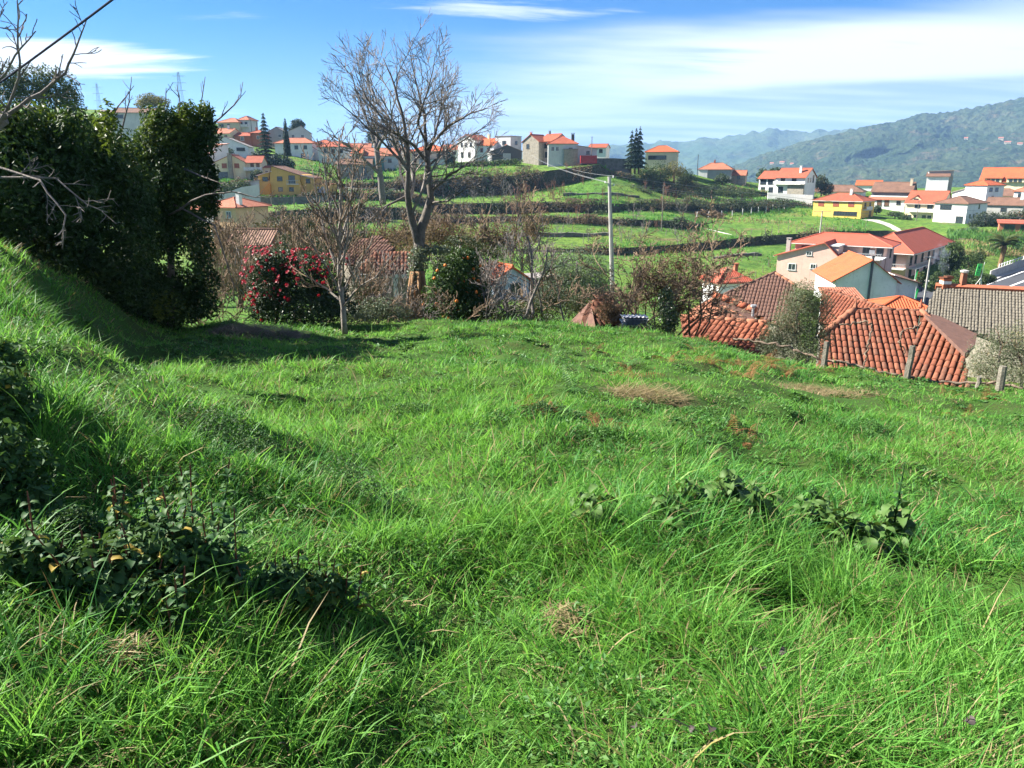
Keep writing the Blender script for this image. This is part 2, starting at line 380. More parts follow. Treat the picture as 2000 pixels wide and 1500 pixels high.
# ------------------------------------------------------------------ mountains
def forestmat(name, cs, sc, bsc, bd):
    m, t = nodes(name); v = nd(t, 'ShaderNodeTexCoord').outputs['Object']
    col = mixc(t, ramp(t, noise(t, v, sc, 7, .62), .40, .64), cs[0], cs[1])
    col = mixc(t, ramp(t, noise(t, v, sc * 3.1, 6, .62), .55, .74), col, cs[2])
    col = mixc(t, ramp(t, noise(t, v, bsc, 4, .7), .45, .70), col, cs[3])
    b = nd(t, 'ShaderNodeBsdfPrincipled', {'Base Color': col, 'Roughness': .95, 'Specular IOR Level': .05})
    t.links.new(nd(t, 'ShaderNodeBump', {'Height': noise(t, v, bsc, 5, .7), 'Strength': 1.0, 'Distance': bd}).outputs[0], b.inputs['Normal'])
    out(t, b.outputs[0]); return m
M['forest'] = forestmat('forest', [(.034, .058, .026), (.060, .080, .038), (.13, .10, .065), (.012, .024, .012)], .004, .045, 20)
M['forest_far'] = forestmat('forest_far', [(.045, .08, .035), (.07, .095, .045), (.07, .08, .05), (.03, .05, .02)], .0015, .02, 20)
def ridge(name, label, line, ytop, ybase, pybase, mat, ncol, nrow, amp, fine, seed, seam=.0):
    lp = np.array(line, float); px = np.linspace(lp[0, 0], lp[-1, 0], ncol); py = np.interp(px, lp[:, 0], lp[:, 1])
    t = np.linspace(0, 1, nrow); Vv = []
    for tt in t:
        yy = ybase + (ytop - ybase) * tt
        g = smooth(0, 1, tt) * .35 + tt * .65
        pyr = pybase + (py - pybase) * g
        ax = np.array([AE(p, q) for p, q in zip(px, pyr)])
        x = ax[:, 0] * yy; z = ax[:, 1] * yy; yv = np.full(ncol, yy)
        m_ = math.sin(math.pi * min(tt, 1) * .98) ** .6 if tt < 1 else .1
        big = (fbm(x * seam + 3, yv * seam, 4, seed) - .5) * amp * m_
        sm = (fbm(x / fine, yv / fine * 1.2, 3, seed + 1) - .5) * fine * 1.1
        yv = yv - big * 2.2
        Vv.append(np.stack([x, yv, z + big * .25 + sm], 1))
    back = Vv[-1].copy(); back[:, 1] += (ytop - ybase) * .6; back[:, 2] -= ytop * .12; Vv.append(back)
    Vv = np.concatenate(Vv); fc = []
    for r_ in range(nrow):
        i = r_ * ncol + np.arange(ncol - 1); fc.append(np.stack([i, i + 1, i + ncol + 1, i + ncol], 1))
    return tag(obj(name, fast(name, Vv, np.concatenate(fc), mat, True)), label, kind='structure')
MT = ridge('mountain', 'long wooded mountainside across the valley',
      [(1290, 372), (1380, 352), (1440, 322), (1480, 305), (1530, 290), (1580, 275), (1650, 258), (1690, 247), (1740, 240), (1790, 225), (1815, 220), (1850, 219), (1880, 214), (1940, 202), (2000, 190), (2120, 172), (2400, 150)],
      2700, 1000, 455, M['forest'], 470, 130, 170, 17, 1, .0028)
ridge('mountain', 'far blue mountain ridge on the horizon',
      [(-200, 330), (700, 318), (1000, 303), (1080, 296), (1130, 288), (1180, 283), (1215, 285), (1240, 281), (1270, 283), (1290, 275), (1330, 278), (1375, 269), (1400, 272), (1450, 262), (1490, 255), (1510, 249.5), (1530, 254), (1570, 258), (1600, 254), (1640, 256), (1700, 250), (1800, 246), (2400, 240)],
      4600, 3200, 350, M['forest_far'], 420, 40, 350, 30, 3, .0012)
# ------------------------------------------------------------------ grass: tufts scattered over the meadow (nobody could count it)
M['grass'] = leaf('grass', (.050, .180, .022), (.165, .370, .062), .45, .55, .22, (.30, .26, .09), False, (.20, .43, .05))
M['grass_dark'] = leaf('grass_dark', (.036, .145, .026), (.085, .250, .045), .38, .55, .22, None, False)
M['straw'] = leaf('straw', (.18, .14, .07), (.27, .22, .115), .25, .6, .2, None, False)
M['weedleaf'] = leaf('weedleaf', (.035, .115, .022), (.085, .190, .038), .28, .55, .25, None, False)
M['bracken'] = leaf('bracken', (.15, .065, .028), (.24, .125, .055), .25, .7, .1, None, False)
def blade_mesh(x, y, z, az, L, lean, droop, w, tw, seg):
    """vectorised grass blades: ribbons that lean and droop; returns vertices and triangles"""
    n = len(x); p = np.stack([x, y, z - .02], 1); side = np.stack([-np.sin(az + tw), np.cos(az + tw), np.zeros(n)], 1)
    ca, sa = np.cos(az), np.sin(az); L = L / seg; V = np.zeros((n, 2 * seg + 1, 3))
    for s in range(seg + 1):
        f = s / seg; wd = (w * .5 * ((1 - f) ** .5 if s else .75))[:, None]
        if s < seg: V[:, 2 * s] = p + side * wd; V[:, 2 * s + 1] = p - side * wd
        else: V[:, 2 * seg] = p
        a_ = lean + droop * (f + .2)
        p = p + np.stack([np.sin(a_) * ca, np.sin(a_) * sa, np.cos(a_)], 1) * L[:, None]
    t = []
    for s in range(seg - 1): t += [(2 * s, 2 * s + 1, 2 * s + 3), (2 * s, 2 * s + 3, 2 * s + 2)]
    t.append((2 * seg - 2, 2 * seg - 1, 2 * seg))
    Fc = (np.arange(n)[:, None, None] * (2 * seg + 1) + np.array(t)[None]).reshape(-1, 3)
    return V.reshape(-1, 3), Fc
def leafcloud(Pn, N, L, Wd, r, fold=.25):
    """one folded rhombic leaf (2 triangles) for each point, N = facing direction"""
    n = len(Pn); L = np.broadcast_to(L, n); Wd = np.broadcast_to(Wd, n)
    N = N / np.maximum(np.linalg.norm(N, axis=1, keepdims=True), 1e-6)
    T = r.normal(size=(n, 3)); T -= (T * N).sum(1, keepdims=True) * N; T /= np.maximum(np.linalg.norm(T, axis=1, keepdims=True), 1e-6)
    B = np.cross(N, T)
    a = Pn - T * L[:, None] * .5; c = Pn + T * L[:, None] * .5
    b = Pn + B * Wd[:, None] * .5 + N * (Wd * fold)[:, None] - T * (L * .08)[:, None]; d = Pn - B * Wd[:, None] * .5 + N * (Wd * fold)[:, None] - T * (L * .08)[:, None]
    V = np.stack([a, b, c, d], 1).reshape(-1, 3); i = np.arange(n)[:, None] * 4
    Fc = np.concatenate([i + np.array([[0, 1, 2]]), i + np.array([[0, 2, 3]])], 1).reshape(-1, 3)
    return V, Fc
def field_points(n, y0, y1, seed, wid=.92):
    r = np.random.default_rng(seed); y = np.sqrt(r.uniform(y0 * y0, y1 * y1, n)); a = r.uniform(-wid, wid, n); x = a * y + r.uniform(-.6, .6, n)
    ye = np.interp(np.clip(x / np.maximum(y, .8), eA[0], eA[-1]), eA, eY); k = y < ye + .5
    return x[k], y[k]
BARE = []     # (x, y, radius): worn or dry spots with little green
def fieldP(px, py):
    """where a pixel's ray meets the meadow"""
    d = ray(px, py); t = np.linspace(1.2, 30, 1500); z = ZF(d[0] * t, d[1] * t, False); s = np.where(z >= d[2] * t)[0]; k = s[0] if len(s) else len(t) - 1
    x, y = d[0] * t[k], d[1] * t[k]; a = x / y; ye = float(np.interp(a, eA, eY)) - .12
    if y > ye: x, y = a * ye, ye
    return Vector((x, y, float(ZF(x, y))))
for px, py, rr in ((510, 652, 1.1), (1270, 778, .5), (1600, 765, .9), (1290, 770, .4), (1100, 1180, .16), (660, 935, .0)):
    q = fieldP(px, py); BARE.append((q.x, q.y, rr))
def sow(name, label, ntuft, per, y0, y1, seed, s0, wf, seg, nweed):
    r = np.random.default_rng(seed); x, y = field_points(ntuft, y0, y1, seed)
    fine = fbm(x * 2.3, y * 2.3, 2, 4); keep = r.random(len(x)) < .50 + 1.0 * smooth(.30, .52, fine)
    for bx, by, br in BARE: keep &= ~((np.hypot(x - bx, (y - by) * .8) < br) & (r.random(len(x)) < .8))
    x, y = x[keep], y[keep]; nt = len(x)
    lush = fbm(x * .9, y * .9, 3, 0); wet = fbm(x * .4 + 9, y * .4, 3, 2)
    th = s0 * (.66 + .62 * smooth(.36, .66, lush)) * r.uniform(.65, 1.35, nt) * (1 + .3 * smooth(-2.0, -4.5, x) * smooth(9, 5, y))
    trad = (.05 + .09 * r.random(nt)) * (1 + .4 * (y0 > 4)); cnt = np.maximum(2, (per * r.uniform(.5, 1.5, nt) * (.8 + .4 * smooth(.35, .6, lush)))).astype(int)
    kind = np.where((wet > .53) & (r.random(nt) < .62), 1, 0); kind = np.where(r.random(nt) < .07 + .16 * (fbm(x * .7 + 40, y * .7, 2, 5) > .60), 2, kind)
    taz = fbm(x * .5 + 3, y * .5, 2, 1) * 9; trnd = r.random(nt)
    i = np.repeat(np.arange(nt), cnt); n = len(i)
    q = trad[i] * np.sqrt(r.random(n)) * 1.15; ph = r.uniform(0, 6.283, n); bx = x[i] + q * np.cos(ph); by = y[i] + q * np.sin(ph)
    L = .25 * th[i] * r.uniform(.45, 1.3, n); long_ = r.random(n) < .05; L = np.where(long_, L * 1.7 + .05, L)
    az = np.where(r.random(n) < .22, taz[i] + r.normal(0, .5, n), ph + r.normal(0, .7, n))
    lean = np.abs(r.normal(.12, .28, n)) + .35 * q / .12; droop = r.uniform(.15, 1.25, n) + .5 * long_
    w = wf * r.uniform(.6, 1.35, n) * np.where(long_, 1.5, 1); tw = r.normal(0, .9, n)
    lean = np.where(kind[i] == 2, lean + .5, lean)
    V, Fc = blade_mesh(bx, by, ZF(bx, by), az, L, lean, droop, w, tw, seg)
    c = np.clip(trnd[i] * .55 + r.random(n) * .45, 0, 1); c = np.repeat(c, 2 * seg + 1); kb = np.where((r.random(n) < .05) & (kind[i] < 2), 2, kind[i]); mi = np.repeat(kb, 2 * seg - 1)
    # low broad-leaved weeds between the blades
    wx, wy = field_points(nweed, y0, y1, seed + 50); d = fbm(wx * .9, wy * .9, 3, 0); e = fbm(wx * 1.7 + 5, wy * 1.7, 2, 3)
    k = (r.random(len(wx)) < .06 + (.40 if y0 < 4 else .40) * smooth(.46, .37, d) + .3 * (e > .62)); wx, wy, d = wx[k], wy[k], d[k]; m = 26
    n2 = len(wx) * m; ii = np.repeat(np.arange(len(wx)), m); q = .13 * np.sqrt(r.random(n2)); ph = r.uniform(0, 6.283, n2); lx, ly = wx[ii] + q * np.cos(ph), wy[ii] + q * np.sin(ph)
    hh = (.03 + .09 * r.random(len(wx)))[ii] * s0; P3 = np.stack([lx, ly, ZF(lx, ly) + hh * r.random(n2) ** .6 * 1.3], 1)
    Nn = np.stack([r.normal(0, .55, n2), r.normal(0, .55, n2), np.ones(n2)], 1); LL = wf * 4.6 * r.uniform(.5, 1.3, n2)
    V2, F2 = leafcloud(P3, Nn, LL, LL * .62, r)
    V, Fc, c, mi = (np.concatenate([V, V2]), np.concatenate([Fc, F2 + len(V)]), np.concatenate([c, np.repeat(np.clip(np.repeat(r.random(len(wx)), m) * .6 + r.random(n2) * .4, 0, 1), 4)]), np.concatenate([mi, np.full(len(F2), 3)]))
    print('GRASS', name, len(Fc))
    return tag(obj(name, fast(name, V, Fc, [M['grass'], M['grass_dark'], M['straw'], M['weedleaf']], False, c, mi)), label, kind='stuff')
sow('grass', 'long green grass close by, with dark gaps and dry blades', 5400, 20, .7, 4.6, 11, .72, .0068, 3, 900)
sow('grass', 'lush green meadow grass in the middle of the slope', 12500, 12, 4.5, 11, 12, .54, .0098, 2, 2200)
sow('grass', 'short bright grass along the far edge of the meadow', 30000, 8, 10.8, 23, 13, .45, .0165, 2, 2200)
# ------------------------------------------------------------------ house kit
def wallm(n, c): M[n] = surf('plaster_' + n, c, tuple(x * .86 for x in c), .5, .9, .15, .12, 9, tuple(x * .75 for x in c), True)
for n, c in dict(white=(.74, .74, .72), cream=(.70, .60, .40), yellow=(.74, .50, .12), ochre=(.60, .37, .10), orange=(.66, .27, .05), peach=(.66, .43, .26), pink=(.66, .45, .37), beige=(.52, .45, .33),
                 greyw=(.36, .36, .34), clay=(.42, .15, .085), bluew=(.40, .46, .54), palegrey=(.55, .55, .54), darkw=(.10, .10, .11), teal=(.08, .20, .20)).items(): wallm(n, c)
M['stone'] = surf('stone', (.30, .27, .22), (.20, .18, .15), 1.4, .95, .1, .8, 5, (.36, .34, .30))
M['r_orange'] = tilemat('r_orange', (.42, .100, .038), (.36, .085, .035), (.46, .14, .06))
M['r_red'] = tilemat('r_red', (.32, .085, .045), (.25, .07, .04), (.36, .13, .075))
M['r_brown'] = tilemat('r_brown', (.17, .095, .065), (.12, .07, .05), (.22, .13, .09))
M['r_pale'] = tilemat('r_pale', (.36, .13, .075), (.29, .105, .06), (.41, .20, .13))
M['r_grey'] = tilemat('r_grey', (.30, .27, .25), (.22, .20, .19), (.34, .31, .28))
M['r_coral'] = tilemat('r_coral', (.38, .095, .058), (.34, .085, .05), (.41, .12, .07))
M['trim'] = surf('trim', (.70, .69, .66), None, 1, .7, .3)
M['frame_w'] = surf('frame_w', (.72, .72, .70), None, 1, .5, .4)
M['frame_d'] = surf('frame_d', (.06, .055, .05), None, 1, .5, .4)
M['shutter'] = surf('shutter', (.33, .09, .05), None, 2, .6, .3)
M['door'] = surf('door', (.16, .085, .045), None, 2, .6, .3)
M['blind'] = surf('blind', (.45, .46, .46), None, 2, .6, .3)
M['metal'] = surf('metal', (.35, .36, .37), None, 2, .45, .5)
M['concrete'] = surf('concrete', (.40, .39, .36), (.30, .29, .27), 1.5, .9, .15, .3, 8)
gm, gt = nodes('glass'); out(gt, nd(gt, 'ShaderNodeBsdfPrincipled', {'Base Color': (.025, .035, .045), 'Roughness': .06, 'Specular IOR Level': .9}).outputs[0]); M['glass'] = gm

def roofmesh(panels, t, mat, name='roof'):
    V, Fc, UV = [], [], []
    for poly in panels:
        p = [Vector(q) for q in poly]; n = (p[1] - p[0]).cross(p[2] - p[0]).normalized()
        u = Vector((0, 0, 1)).cross(n); u = u.normalized() if u.length > 1e-4 else Vector((1, 0, 0)); v = n.cross(u); k = len(V); m = len(p)
        V += [tuple(q) for q in p] + [tuple(q - Vector((0, 0, t))) for q in p]; UV += [(q.dot(u), q.dot(v)) for q in p] * 2
        Fc += [tuple(range(k, k + m)), tuple(range(k + 2 * m - 1, k + m - 1, -1))] + [(k + i, k + i + m, k + (i + 1) % m + m, k + (i + 1) % m) for i in range(m)]
    me = bpy.data.meshes.new(name); me.from_pydata(V, [], Fc); me.materials.append(mat)
    l = me.uv_layers.new(name='UVMap')
    for lp in me.loops: l.data[lp.index].uv = UV[lp.vertex_index]
    me.update(); return me
_win = {}
def winmesh(w, h, kind):
    k = (round(w, 2), round(h, 2), kind)
    if k in _win: return _win[k]
    a = MB(); b = MB(); fr = 'frame_w'; pn = 'glass'; t = .09
    if kind in 'kK': fr = 'frame_d'
    if kind == 's': fr = 'shutter'; pn = 'shutter'
    if kind == 'd': fr = 'frame_d'; pn = 'door'
    if kind == 'b': fr = 'trim'; pn = 'blind'
    if kind == 'g': fr = 'trim'; pn = 'blind'
    x0, x1, z0, z1 = -w / 2, w / 2, -h / 2, h / 2
    a.box(x0 - t, x0 + .02, -.07, .05, z0 - t, z1 + t); a.box(x1 - .02, x1 + t, -.07, .05, z0 - t, z1 + t)
    a.box(x0 + .02, x1 - .02, -.068, .05, z1 - .02, z1 + t)
    a.box(x0 - t - .05, x1 + t + .05, -.12, .05, z0 - t - .06, z0 - t + .06)
    if w > .7 and kind in 'wk': a.box(-.03, .03, -.05, .05, z0, z1)
    if w > 2.2 and kind in 'wk': a.box(-w / 4 - .03, -w / 4 + .03, -.05, .05, z0, z1); a.box(w / 4 - .03, w / 4 + .03, -.05, .05, z0, z1)
    if kind in 'sbg':                                           # slats
        n = max(4, int(h / .16))
        for i in range(n): q = z0 + (i + .5) * h / n; b.box(x0 + .02, x1 - .02, -.045 if i % 2 else -.03, .03, q - h / n * .46, q + h / n * .46)
    else: b.box(x0 + .01, x1 - .01, -.02, .03, z0, z1)
    _win[k] = (a.mesh('window', M[fr]), b.mesh('pane', M[pn])); return _win[k]
class House:
    def __init__(s, label, px, py, y, rz=0, group=None, name='house', loc=None):
        s.r = empty(name, loc if loc is not None else P(px, py, y), R(rz)); tag(s.r, label, 'house' if name == 'house' else name.replace('_', ' '), group); s.y = y
    def block(s, W, D, H, roof='hip', rise=1.6, wall='white', rm='r_orange', at=(0, 0, 0), ov=.45, base=4, cap=True, rx=0.0, wname='wall', thick=.16, trim=None):
        ox, oy, oz = at; w = W / 2; m = MB(); g = roof[:2]; b = -base
        lo = [(-w, 0, b), (w, 0, b), (w, D, b), (-w, D, b)]; hi = [(-w, 0, H), (w, 0, H), (w, D, H), (-w, D, H)]
        V = lo + hi; Fc = [(0, 1, 5, 4), (1, 2, 6, 5), (2, 3, 7, 6), (3, 0, 4, 7)]; T = H + rise; pan = []; ridg = []
        if roof == 'gx':
            V += [(w, D / 2, T), (-w, D / 2, T)]; Fc[1] = (1, 2, 6, 8, 5); Fc[3] = (3, 0, 4, 9, 7); Fc += [(4, 5, 8, 9), (6, 7, 9, 8)]
            sl = rise / (D / 2); e = H - sl * ov + .05; q = w + ov * .6; T2 = T + .05
            pan = [[(-q, -ov, e), (q, -ov, e), (q, D / 2, T2), (-q, D / 2, T2)], [(q, D + ov, e), (-q, D + ov, e), (-q, D / 2, T2), (q, D / 2, T2)]]; ridg = [((-q, D / 2, T2), (q, D / 2, T2))]
        elif roof == 'gy':
            V += [(rx, 0, T), (rx, D, T)]; Fc[0] = (0, 1, 5, 8, 4); Fc[2] = (2, 3, 7, 9, 6); Fc += [(5, 6, 9, 8), (7, 4, 8, 9)]
            q0, q1 = -ov * .6, D + ov * .6; T2 = T + .05; sl = rise / (w + rx); sr = rise / (w - rx)
            pan = [[(-w - ov, q1, H - sl * ov + .05), (-w - ov, q0, H - sl * ov + .05), (rx, q0, T2), (rx, q1, T2)], [(w + ov, q0, H - sr * ov + .05), (w + ov, q1, H - sr * ov + .05), (rx, q1, T2), (rx, q0, T2)]]; ridg = [((rx, q0, T2), (rx, q1, T2))]
        elif roof == 'hip':
            Fc.append((4, 5, 6, 7)); i = min(W, D) / 2 * .98; sl = rise / i; e = H - sl * ov * 0 + .02; T2 = T; x0, x1, y0, y1 = -w - ov, w + ov, -ov, D + ov
            if W >= D: A, B = (-w + i - .02, D / 2, T2), (w - i + .02, D / 2, T2); pan = [[(x0, y0, e), (x1, y0, e), B, A], [(x1, y1, e), (x0, y1, e), A, B], [(x1, y0, e), (x1, y1, e), B], [(x0, y1, e), (x0, y0, e), A]]
            else: A, B = (0, i - .02, T2), (0, D - i + .02, T2); pan = [[(x0, y0, e), (x1, y0, e), A], [(x1, y1, e), (x0, y1, e), B], [(x1, y0, e), (x1, y1, e), B, A], [(x0, y1, e), (x0, y0, e), A, B]]
            ridg = [(A, B), ((x0, y0, e), A), ((x1, y0, e), A if W < D else B), ((x0, y1, e), B if W < D else A), ((x1, y1, e), B)]
        elif roof in ('shed', 'shedl', 'shedr'):
            z4 = {'shed': (H, H, T, T), 'shedl': (H, T, T, H), 'shedr': (T, H, H, T)}[roof]
            V = lo + [(hi[k][0], hi[k][1], z4[k]) for k in range(4)]; Fc.append((4, 5, 6, 7))
            pan = [[(-w - ov, -ov, z4[0] + .06), (w + ov, -ov, z4[1] + .06), (w + ov, D + ov, z4[2] + .06), (-w - ov, D + ov, z4[3] + .06)]]
        else:
            Fc.append((4, 5, 6, 7)); pan = [[(-w - .2, -.2, H + .2), (w + .2, -.2, H + .2), (w + .2, D + .2, H + .2), (-w - .2, D + .2, H + .2)]]
        m.add(V, Fc); m.build(wname, M[wall], s.r, loc=at)
        ro = obj('roof', roofmesh(pan, thick, M[rm]), s.r, at)
        if cap and ridg:
            c = MB()
            for a_, b_ in ridg: c.tube([(a_[0], a_[1], a_[2] + .03), (b_[0], b_[1], b_[2] + .03)], .11, 5)
            c.build('ridge_cap', M[rm] if rm != 'r_grey' else M['clay'], ro)
        if trim:
            for poly in pan:
                a_, b_ = poly[0], poly[1]; MB().tube([(a_[0], a_[1], a_[2] - .14), (b_[0], b_[1], b_[2] - .14)], .09, 4).build('gutter', M[trim], ro)
        s.W, s.D, s.at = W, D, at; return s
    def win(s, side, u, z, w=1.1, h=1.2, kind='w'):
        a, b = winmesh(w, h, kind); ox, oy, oz = s.at
        pos, rz = {'f': ((u, -.005, z), 0), 'r': ((s.W / 2 + .005, s.D / 2 + u, z), 90), 'l': ((-s.W / 2 - .005, s.D / 2 - u, z), -90)}[side]
        o = obj('door' if kind == 'd' else 'garage_door' if kind == 'g' else 'window', a, s.r, (pos[0] + ox, pos[1] + oy, pos[2] + oz)); o.rotation_euler = (0, 0, R(rz))
        obj('pane' if kind not in 'dg' else 'leaf', b, o); return s
    def wins(s, side, us, z, w=1.1, h=1.2, kind='w'):
        for u in us: s.win(side, u, z, w, h, kind)
        return s
    def chim(s, x, y, z0, z1, w=.6, mat='white', dark=False):
        ox, oy, oz = s.at; m = MB(); m.box(-w / 2, w / 2, -w / 2, w / 2, z0, z1); m.box(-w / 2 - .08, w / 2 + .08, -w / 2 - .08, w / 2 + .08, z1 + .25, z1 + .36)
        for dx_ in (-1, 1):
            for dy_ in (-1, 1): m.box(dx_ * w * .4 - .06, dx_ * w * .4 + .06, dy_ * w * .4 - .06, dy_ * w * .4 + .06, z1, z1 + .25)
        m.build('chimney', M['darkw' if dark else mat], s.r, loc=(x + ox, y + oy, oz)); return s
    def balcony(s, side, u, z, w, d=1.1, rail='trim', solid=True):
        m = MB(); m.box(-w / 2, w / 2, -d, 0, -.16, 0); ox, oy, oz = s.at
        pos, rz = {'f': ((u, 0, z), 0), 'r': ((s.W / 2, s.D / 2 + u, z), 90), 'l': ((-s.W / 2, s.D / 2 - u, z), -90)}[side]
        o = m.build('balcony', M['trim'], s.r, loc=(pos[0] + ox, pos[1] + oy, pos[2] + oz)); o.rotation_euler = (0, 0, R(rz)); k = MB()
        k.box(-w / 2, w / 2, -d + .002, -d + .07, .80 if not solid else .15, .92); k.box(-w / 2, -w / 2 + .06, -d + .07, 0, .84, .92); k.box(w / 2 - .06, w / 2, -d + .07, 0, .84, .92)
        n = max(3, int(w / .45))
        for i in range(n + 1): q = -w / 2 + .03 + (w - .06) * i / n; k.box(q - .025, q + .025, -d + .01, -d + .06, 0, .84)
        k.build('railing', M[rail], o); return s
    def stairs(s, x0, y0, z0, x1, z1, wid=1.1, mat='trim', n=12):
        m = MB(); ox, oy, oz = s.at
        for i in range(n):
            a = x0 + (x1 - x0) * i / n; b = x0 + (x1 - x0) * (i + 1) / n; m.box(min(a, b), max(a, b), y0 - wid, y0, -4, z0 + (z1 - z0) * (i + 1) / n)
        m.build('stairs', M[mat], s.r, loc=s.at); return s
# ------------------------------------------------------------------ the village (pixel of the front's foot, depth, turn)
HL = 'houses on the left hillside'; HS = 'houses along the skyline'; HV = 'houses of the village in the valley'
h = House('beige house with pale red hipped roofs and a white side balcony, highest on the hillside', 447, 262, 330, -12, HL)
h.block(9.5, 8, 4.6, 'hip', 1.9, 'beige', 'r_pale', base=9).wins('f', (-2.6, .2), 3.4, 1.0, 1.0, 'k').wins('f', (-3.2,), .8, 1.1, 1.2)
h.block(5, 7, 5.6, 'hip', 1.7, 'palegrey', 'r_pale', (5.8, 2.2, 0), base=9).balcony('f', 0, 2.9, 4.6, 1.2).wins('f', (-1, 1.2), 4.1, 1, 1.3, 'k')
h = House('white gabled house with a wide dark window under a pale roof', 449, 303, 265, 8, HL)
h.block(12.2, 11, 2.9, 'gy', 3.0, 'white', 'r_grey', rx=-1.2).wins('f', (3.7,), 1.9, 2.6, .9, 'k').wins('f', (-2.6,), 1.9, 1.6, 1.2, 'k').wins('f', (-4.6,), 1.7, .9, 1.4, 'd')
h = House('low clay red house with several red roofs behind the white gable', 484, 279, 300, -5, HL)
h.block(6, 7, 2.6, 'gx', 1.2, 'clay', 'r_red', (-2, 0, 0)).wins('f', (0,), 1.6).block(5, 6, 3.6, 'hip', 1.1, 'clay', 'r_red', (3.2, 1, 0)).wins('f', (0.6,), 2, .9, 1).chim(-1, 3, 3.5, 5.4, .6, 'clay')
h = House('small white house with shuttered windows and a lean-to roof', 411, 313, 245, -30, HL)
h.block(5.2, 5, 4.2, 'shed', .9, 'white', 'r_pale').wins('f', (-1.3, .8), 3.0, .9, 1.1, 's').block(4.2, 3, 1.6, 'shed', .9, 'white', 'r_pale', (.2, -3, 0)).wins('f', (0.6,), .7, 1.6, 1, 'k')
h = House('cream two storey house with a stone chimney stack and red doors', 463, 351, 228, 6, HL)
h.block(8.6, 9, 4.9, 'gy', 2.1, 'cream', 'r_pale', (-1.6, 0, 0), rx=.6).wins('f', (-1.6, 1.9), 3.9, 1.2, 1.1, 's').wins('f', (-2.2,), 1.1, 2.6, 2.0, 'k').chim(.2, -.3, -3, 7.0, 1.1, 'stone')
h.block(4.4, 8, 4.9, 'gx', 1.8, 'cream', 'r_red', (4.9, .6, 0)).wins('f', (-.4, 1.2), 3.7, .8, 1.9, 'd').wins('f', (.4,), 1.1, .9, 2.0, 'd').balcony('f', 0, 2.6, 5.2, 1.4, 'trim', True)
h.block(2.6, 4, 3.4, 'shed', .6, 'cream', 'r_red', (8.2, 2, 0)).wins('f', (0,), 2, .8, 1)
h = House('low white house with brown tiled roof and three dark windows', 404, 350, 232, 0, HL)
h.block(7.4, 7, 3.0, 'hip', 1.5, 'white', 'r_brown', (-1, 0, 0)).wins('f', (-2.2, 2.6), 1.9, 1.2, 1.0, 'k').wins('f', (.4,), 1.5, 1.1, 1.9, 'k')
h = House('ochre yellow house with two stepped roofs and an orange outside stair', 556, 381, 208, -6, HL)
h.block(8.2, 9, 5.2, 'gy', 2.3, 'ochre', 'r_brown', (.4, 0, 0), rx=-3.4, trim='trim').wins('f', (-1.4,), 4.2, 1.3, 1.0, 'k').wins('f', (1.9,), 4.0, 1.6, 1.9, 'k').balcony('f', 2.3, 2.9, 3.0, 1.1, 'metal', False).wins('f', (-1.4, 1.6), 1.5, 1.1, .9, 'k')
h.block(3.6, 8, 5.0, 'shedl', 1.2, 'ochre', 'r_orange', (-5.3, .4, 0), trim='trim').wins('f', (0.1,), 4.1, 1.3, .9, 'k').stairs(-2.4, -.1, -.4, 1.7, 3.0, 1.2, 'orange')
h.block(3.2, 7, 4.4, 'shedr', .9, 'ochre', 'r_brown', (6.1, 1.2, 0), trim='trim').wins('f', (.2,), 3.6, 1, 1, 'k').block(5.5, 5, 2.7, 'flat', 0, 'ochre', 'r_pale', (9.6, 1.5, 0)).wins('f', (0,), 1.4, 1.8, 1.3, 'b')
h = House('pale carport with a sloping roof beside the ochre house', 490, 374, 209, -4, HL, 'carport')
h.block(4.8, 5, 2.2, 'shedl', .8, 'palegrey', 'r_grey').win('f', .4, 1.0, 2.6, 1.8, 'g')
h = House('grey green gabled house standing behind the tall conifer', 541, 275, 310, 0, HL)
h.block(7.4, 8, 3.2, 'gy', 1.9, 'greyw', 'r_grey').wins('f', (1.2,), 1.9, 1.0, 1.0)
h = House('grey gabled house behind the dark cypress', 584, 285, 312, 10, HL)
h.block(9, 9, 5.2, 'gy', 2.3, 'palegrey', 'r_grey', rx=1.2).wins('f', (-2, 1.6), 3.6, 1.0, 1.1)
h = House('white house with a long terracotta roof beside the cypress', 575, 311, 278, -4, HL)
h.block(13.4, 8, 5.4, 'hip', 1.9, 'white', 'r_pale').wins('f', (-2.6, 1.0, 4.2), 4.0, 1.1, 1.1, 'k').wins('f', (-1.6, 3.2), 1.2, 1.2, 1.3, 'k')
h = House('white house with a red tiled roof behind the young bare tree', 652, 316, 275, -10, HL)
h.block(11, 8, 5.0, 'hip', 1.9, 'palegrey', 'r_red').wins('f', (-3, 0, 3), 3.6, 1.0, 1.1, 'k').wins('f', (-2, 2), 1.2, 1.0, 1.3)
h = House('long low house with a bright terracotta roof and a teal garage', 734, 340, 268, -3, HL)
h.block(16.5, 9, 6.2, 'gx', 2.4, 'palegrey', 'r_pale').wins('f', (-5.5, -2.5, 5), 4.4, 1.1, 1.1, 'k').block(5.2, 3, 5.0, 'flat', 0, 'teal', 'r_grey', (.4, -3, 0)).wins('f', (0,), 1.5, 3.2, 2.4, 'k')
h.block(3.6, 5, 7.0, 'gx', 1.2, 'cream', 'r_orange', (-6.0, -.8, 0)).wins('f', (0,), 5.4, 1, 1, 'k')
h = House('low rough stone house with a brown roof below the terracotta one', 693, 346, 242, 4, HL)
h.block(10.5, 6, 4.0, 'gx', 1.4, 'stone', 'r_brown').wins('f', (3.0,), 1.7, 1.3, 2.2, 'k').wins('f', (-2.4,), 2.1, 1.0, 1.1)
h = House('beige house with an orange hipped roof seen through the walnut branches', 837, 322, 275, -8, HS)
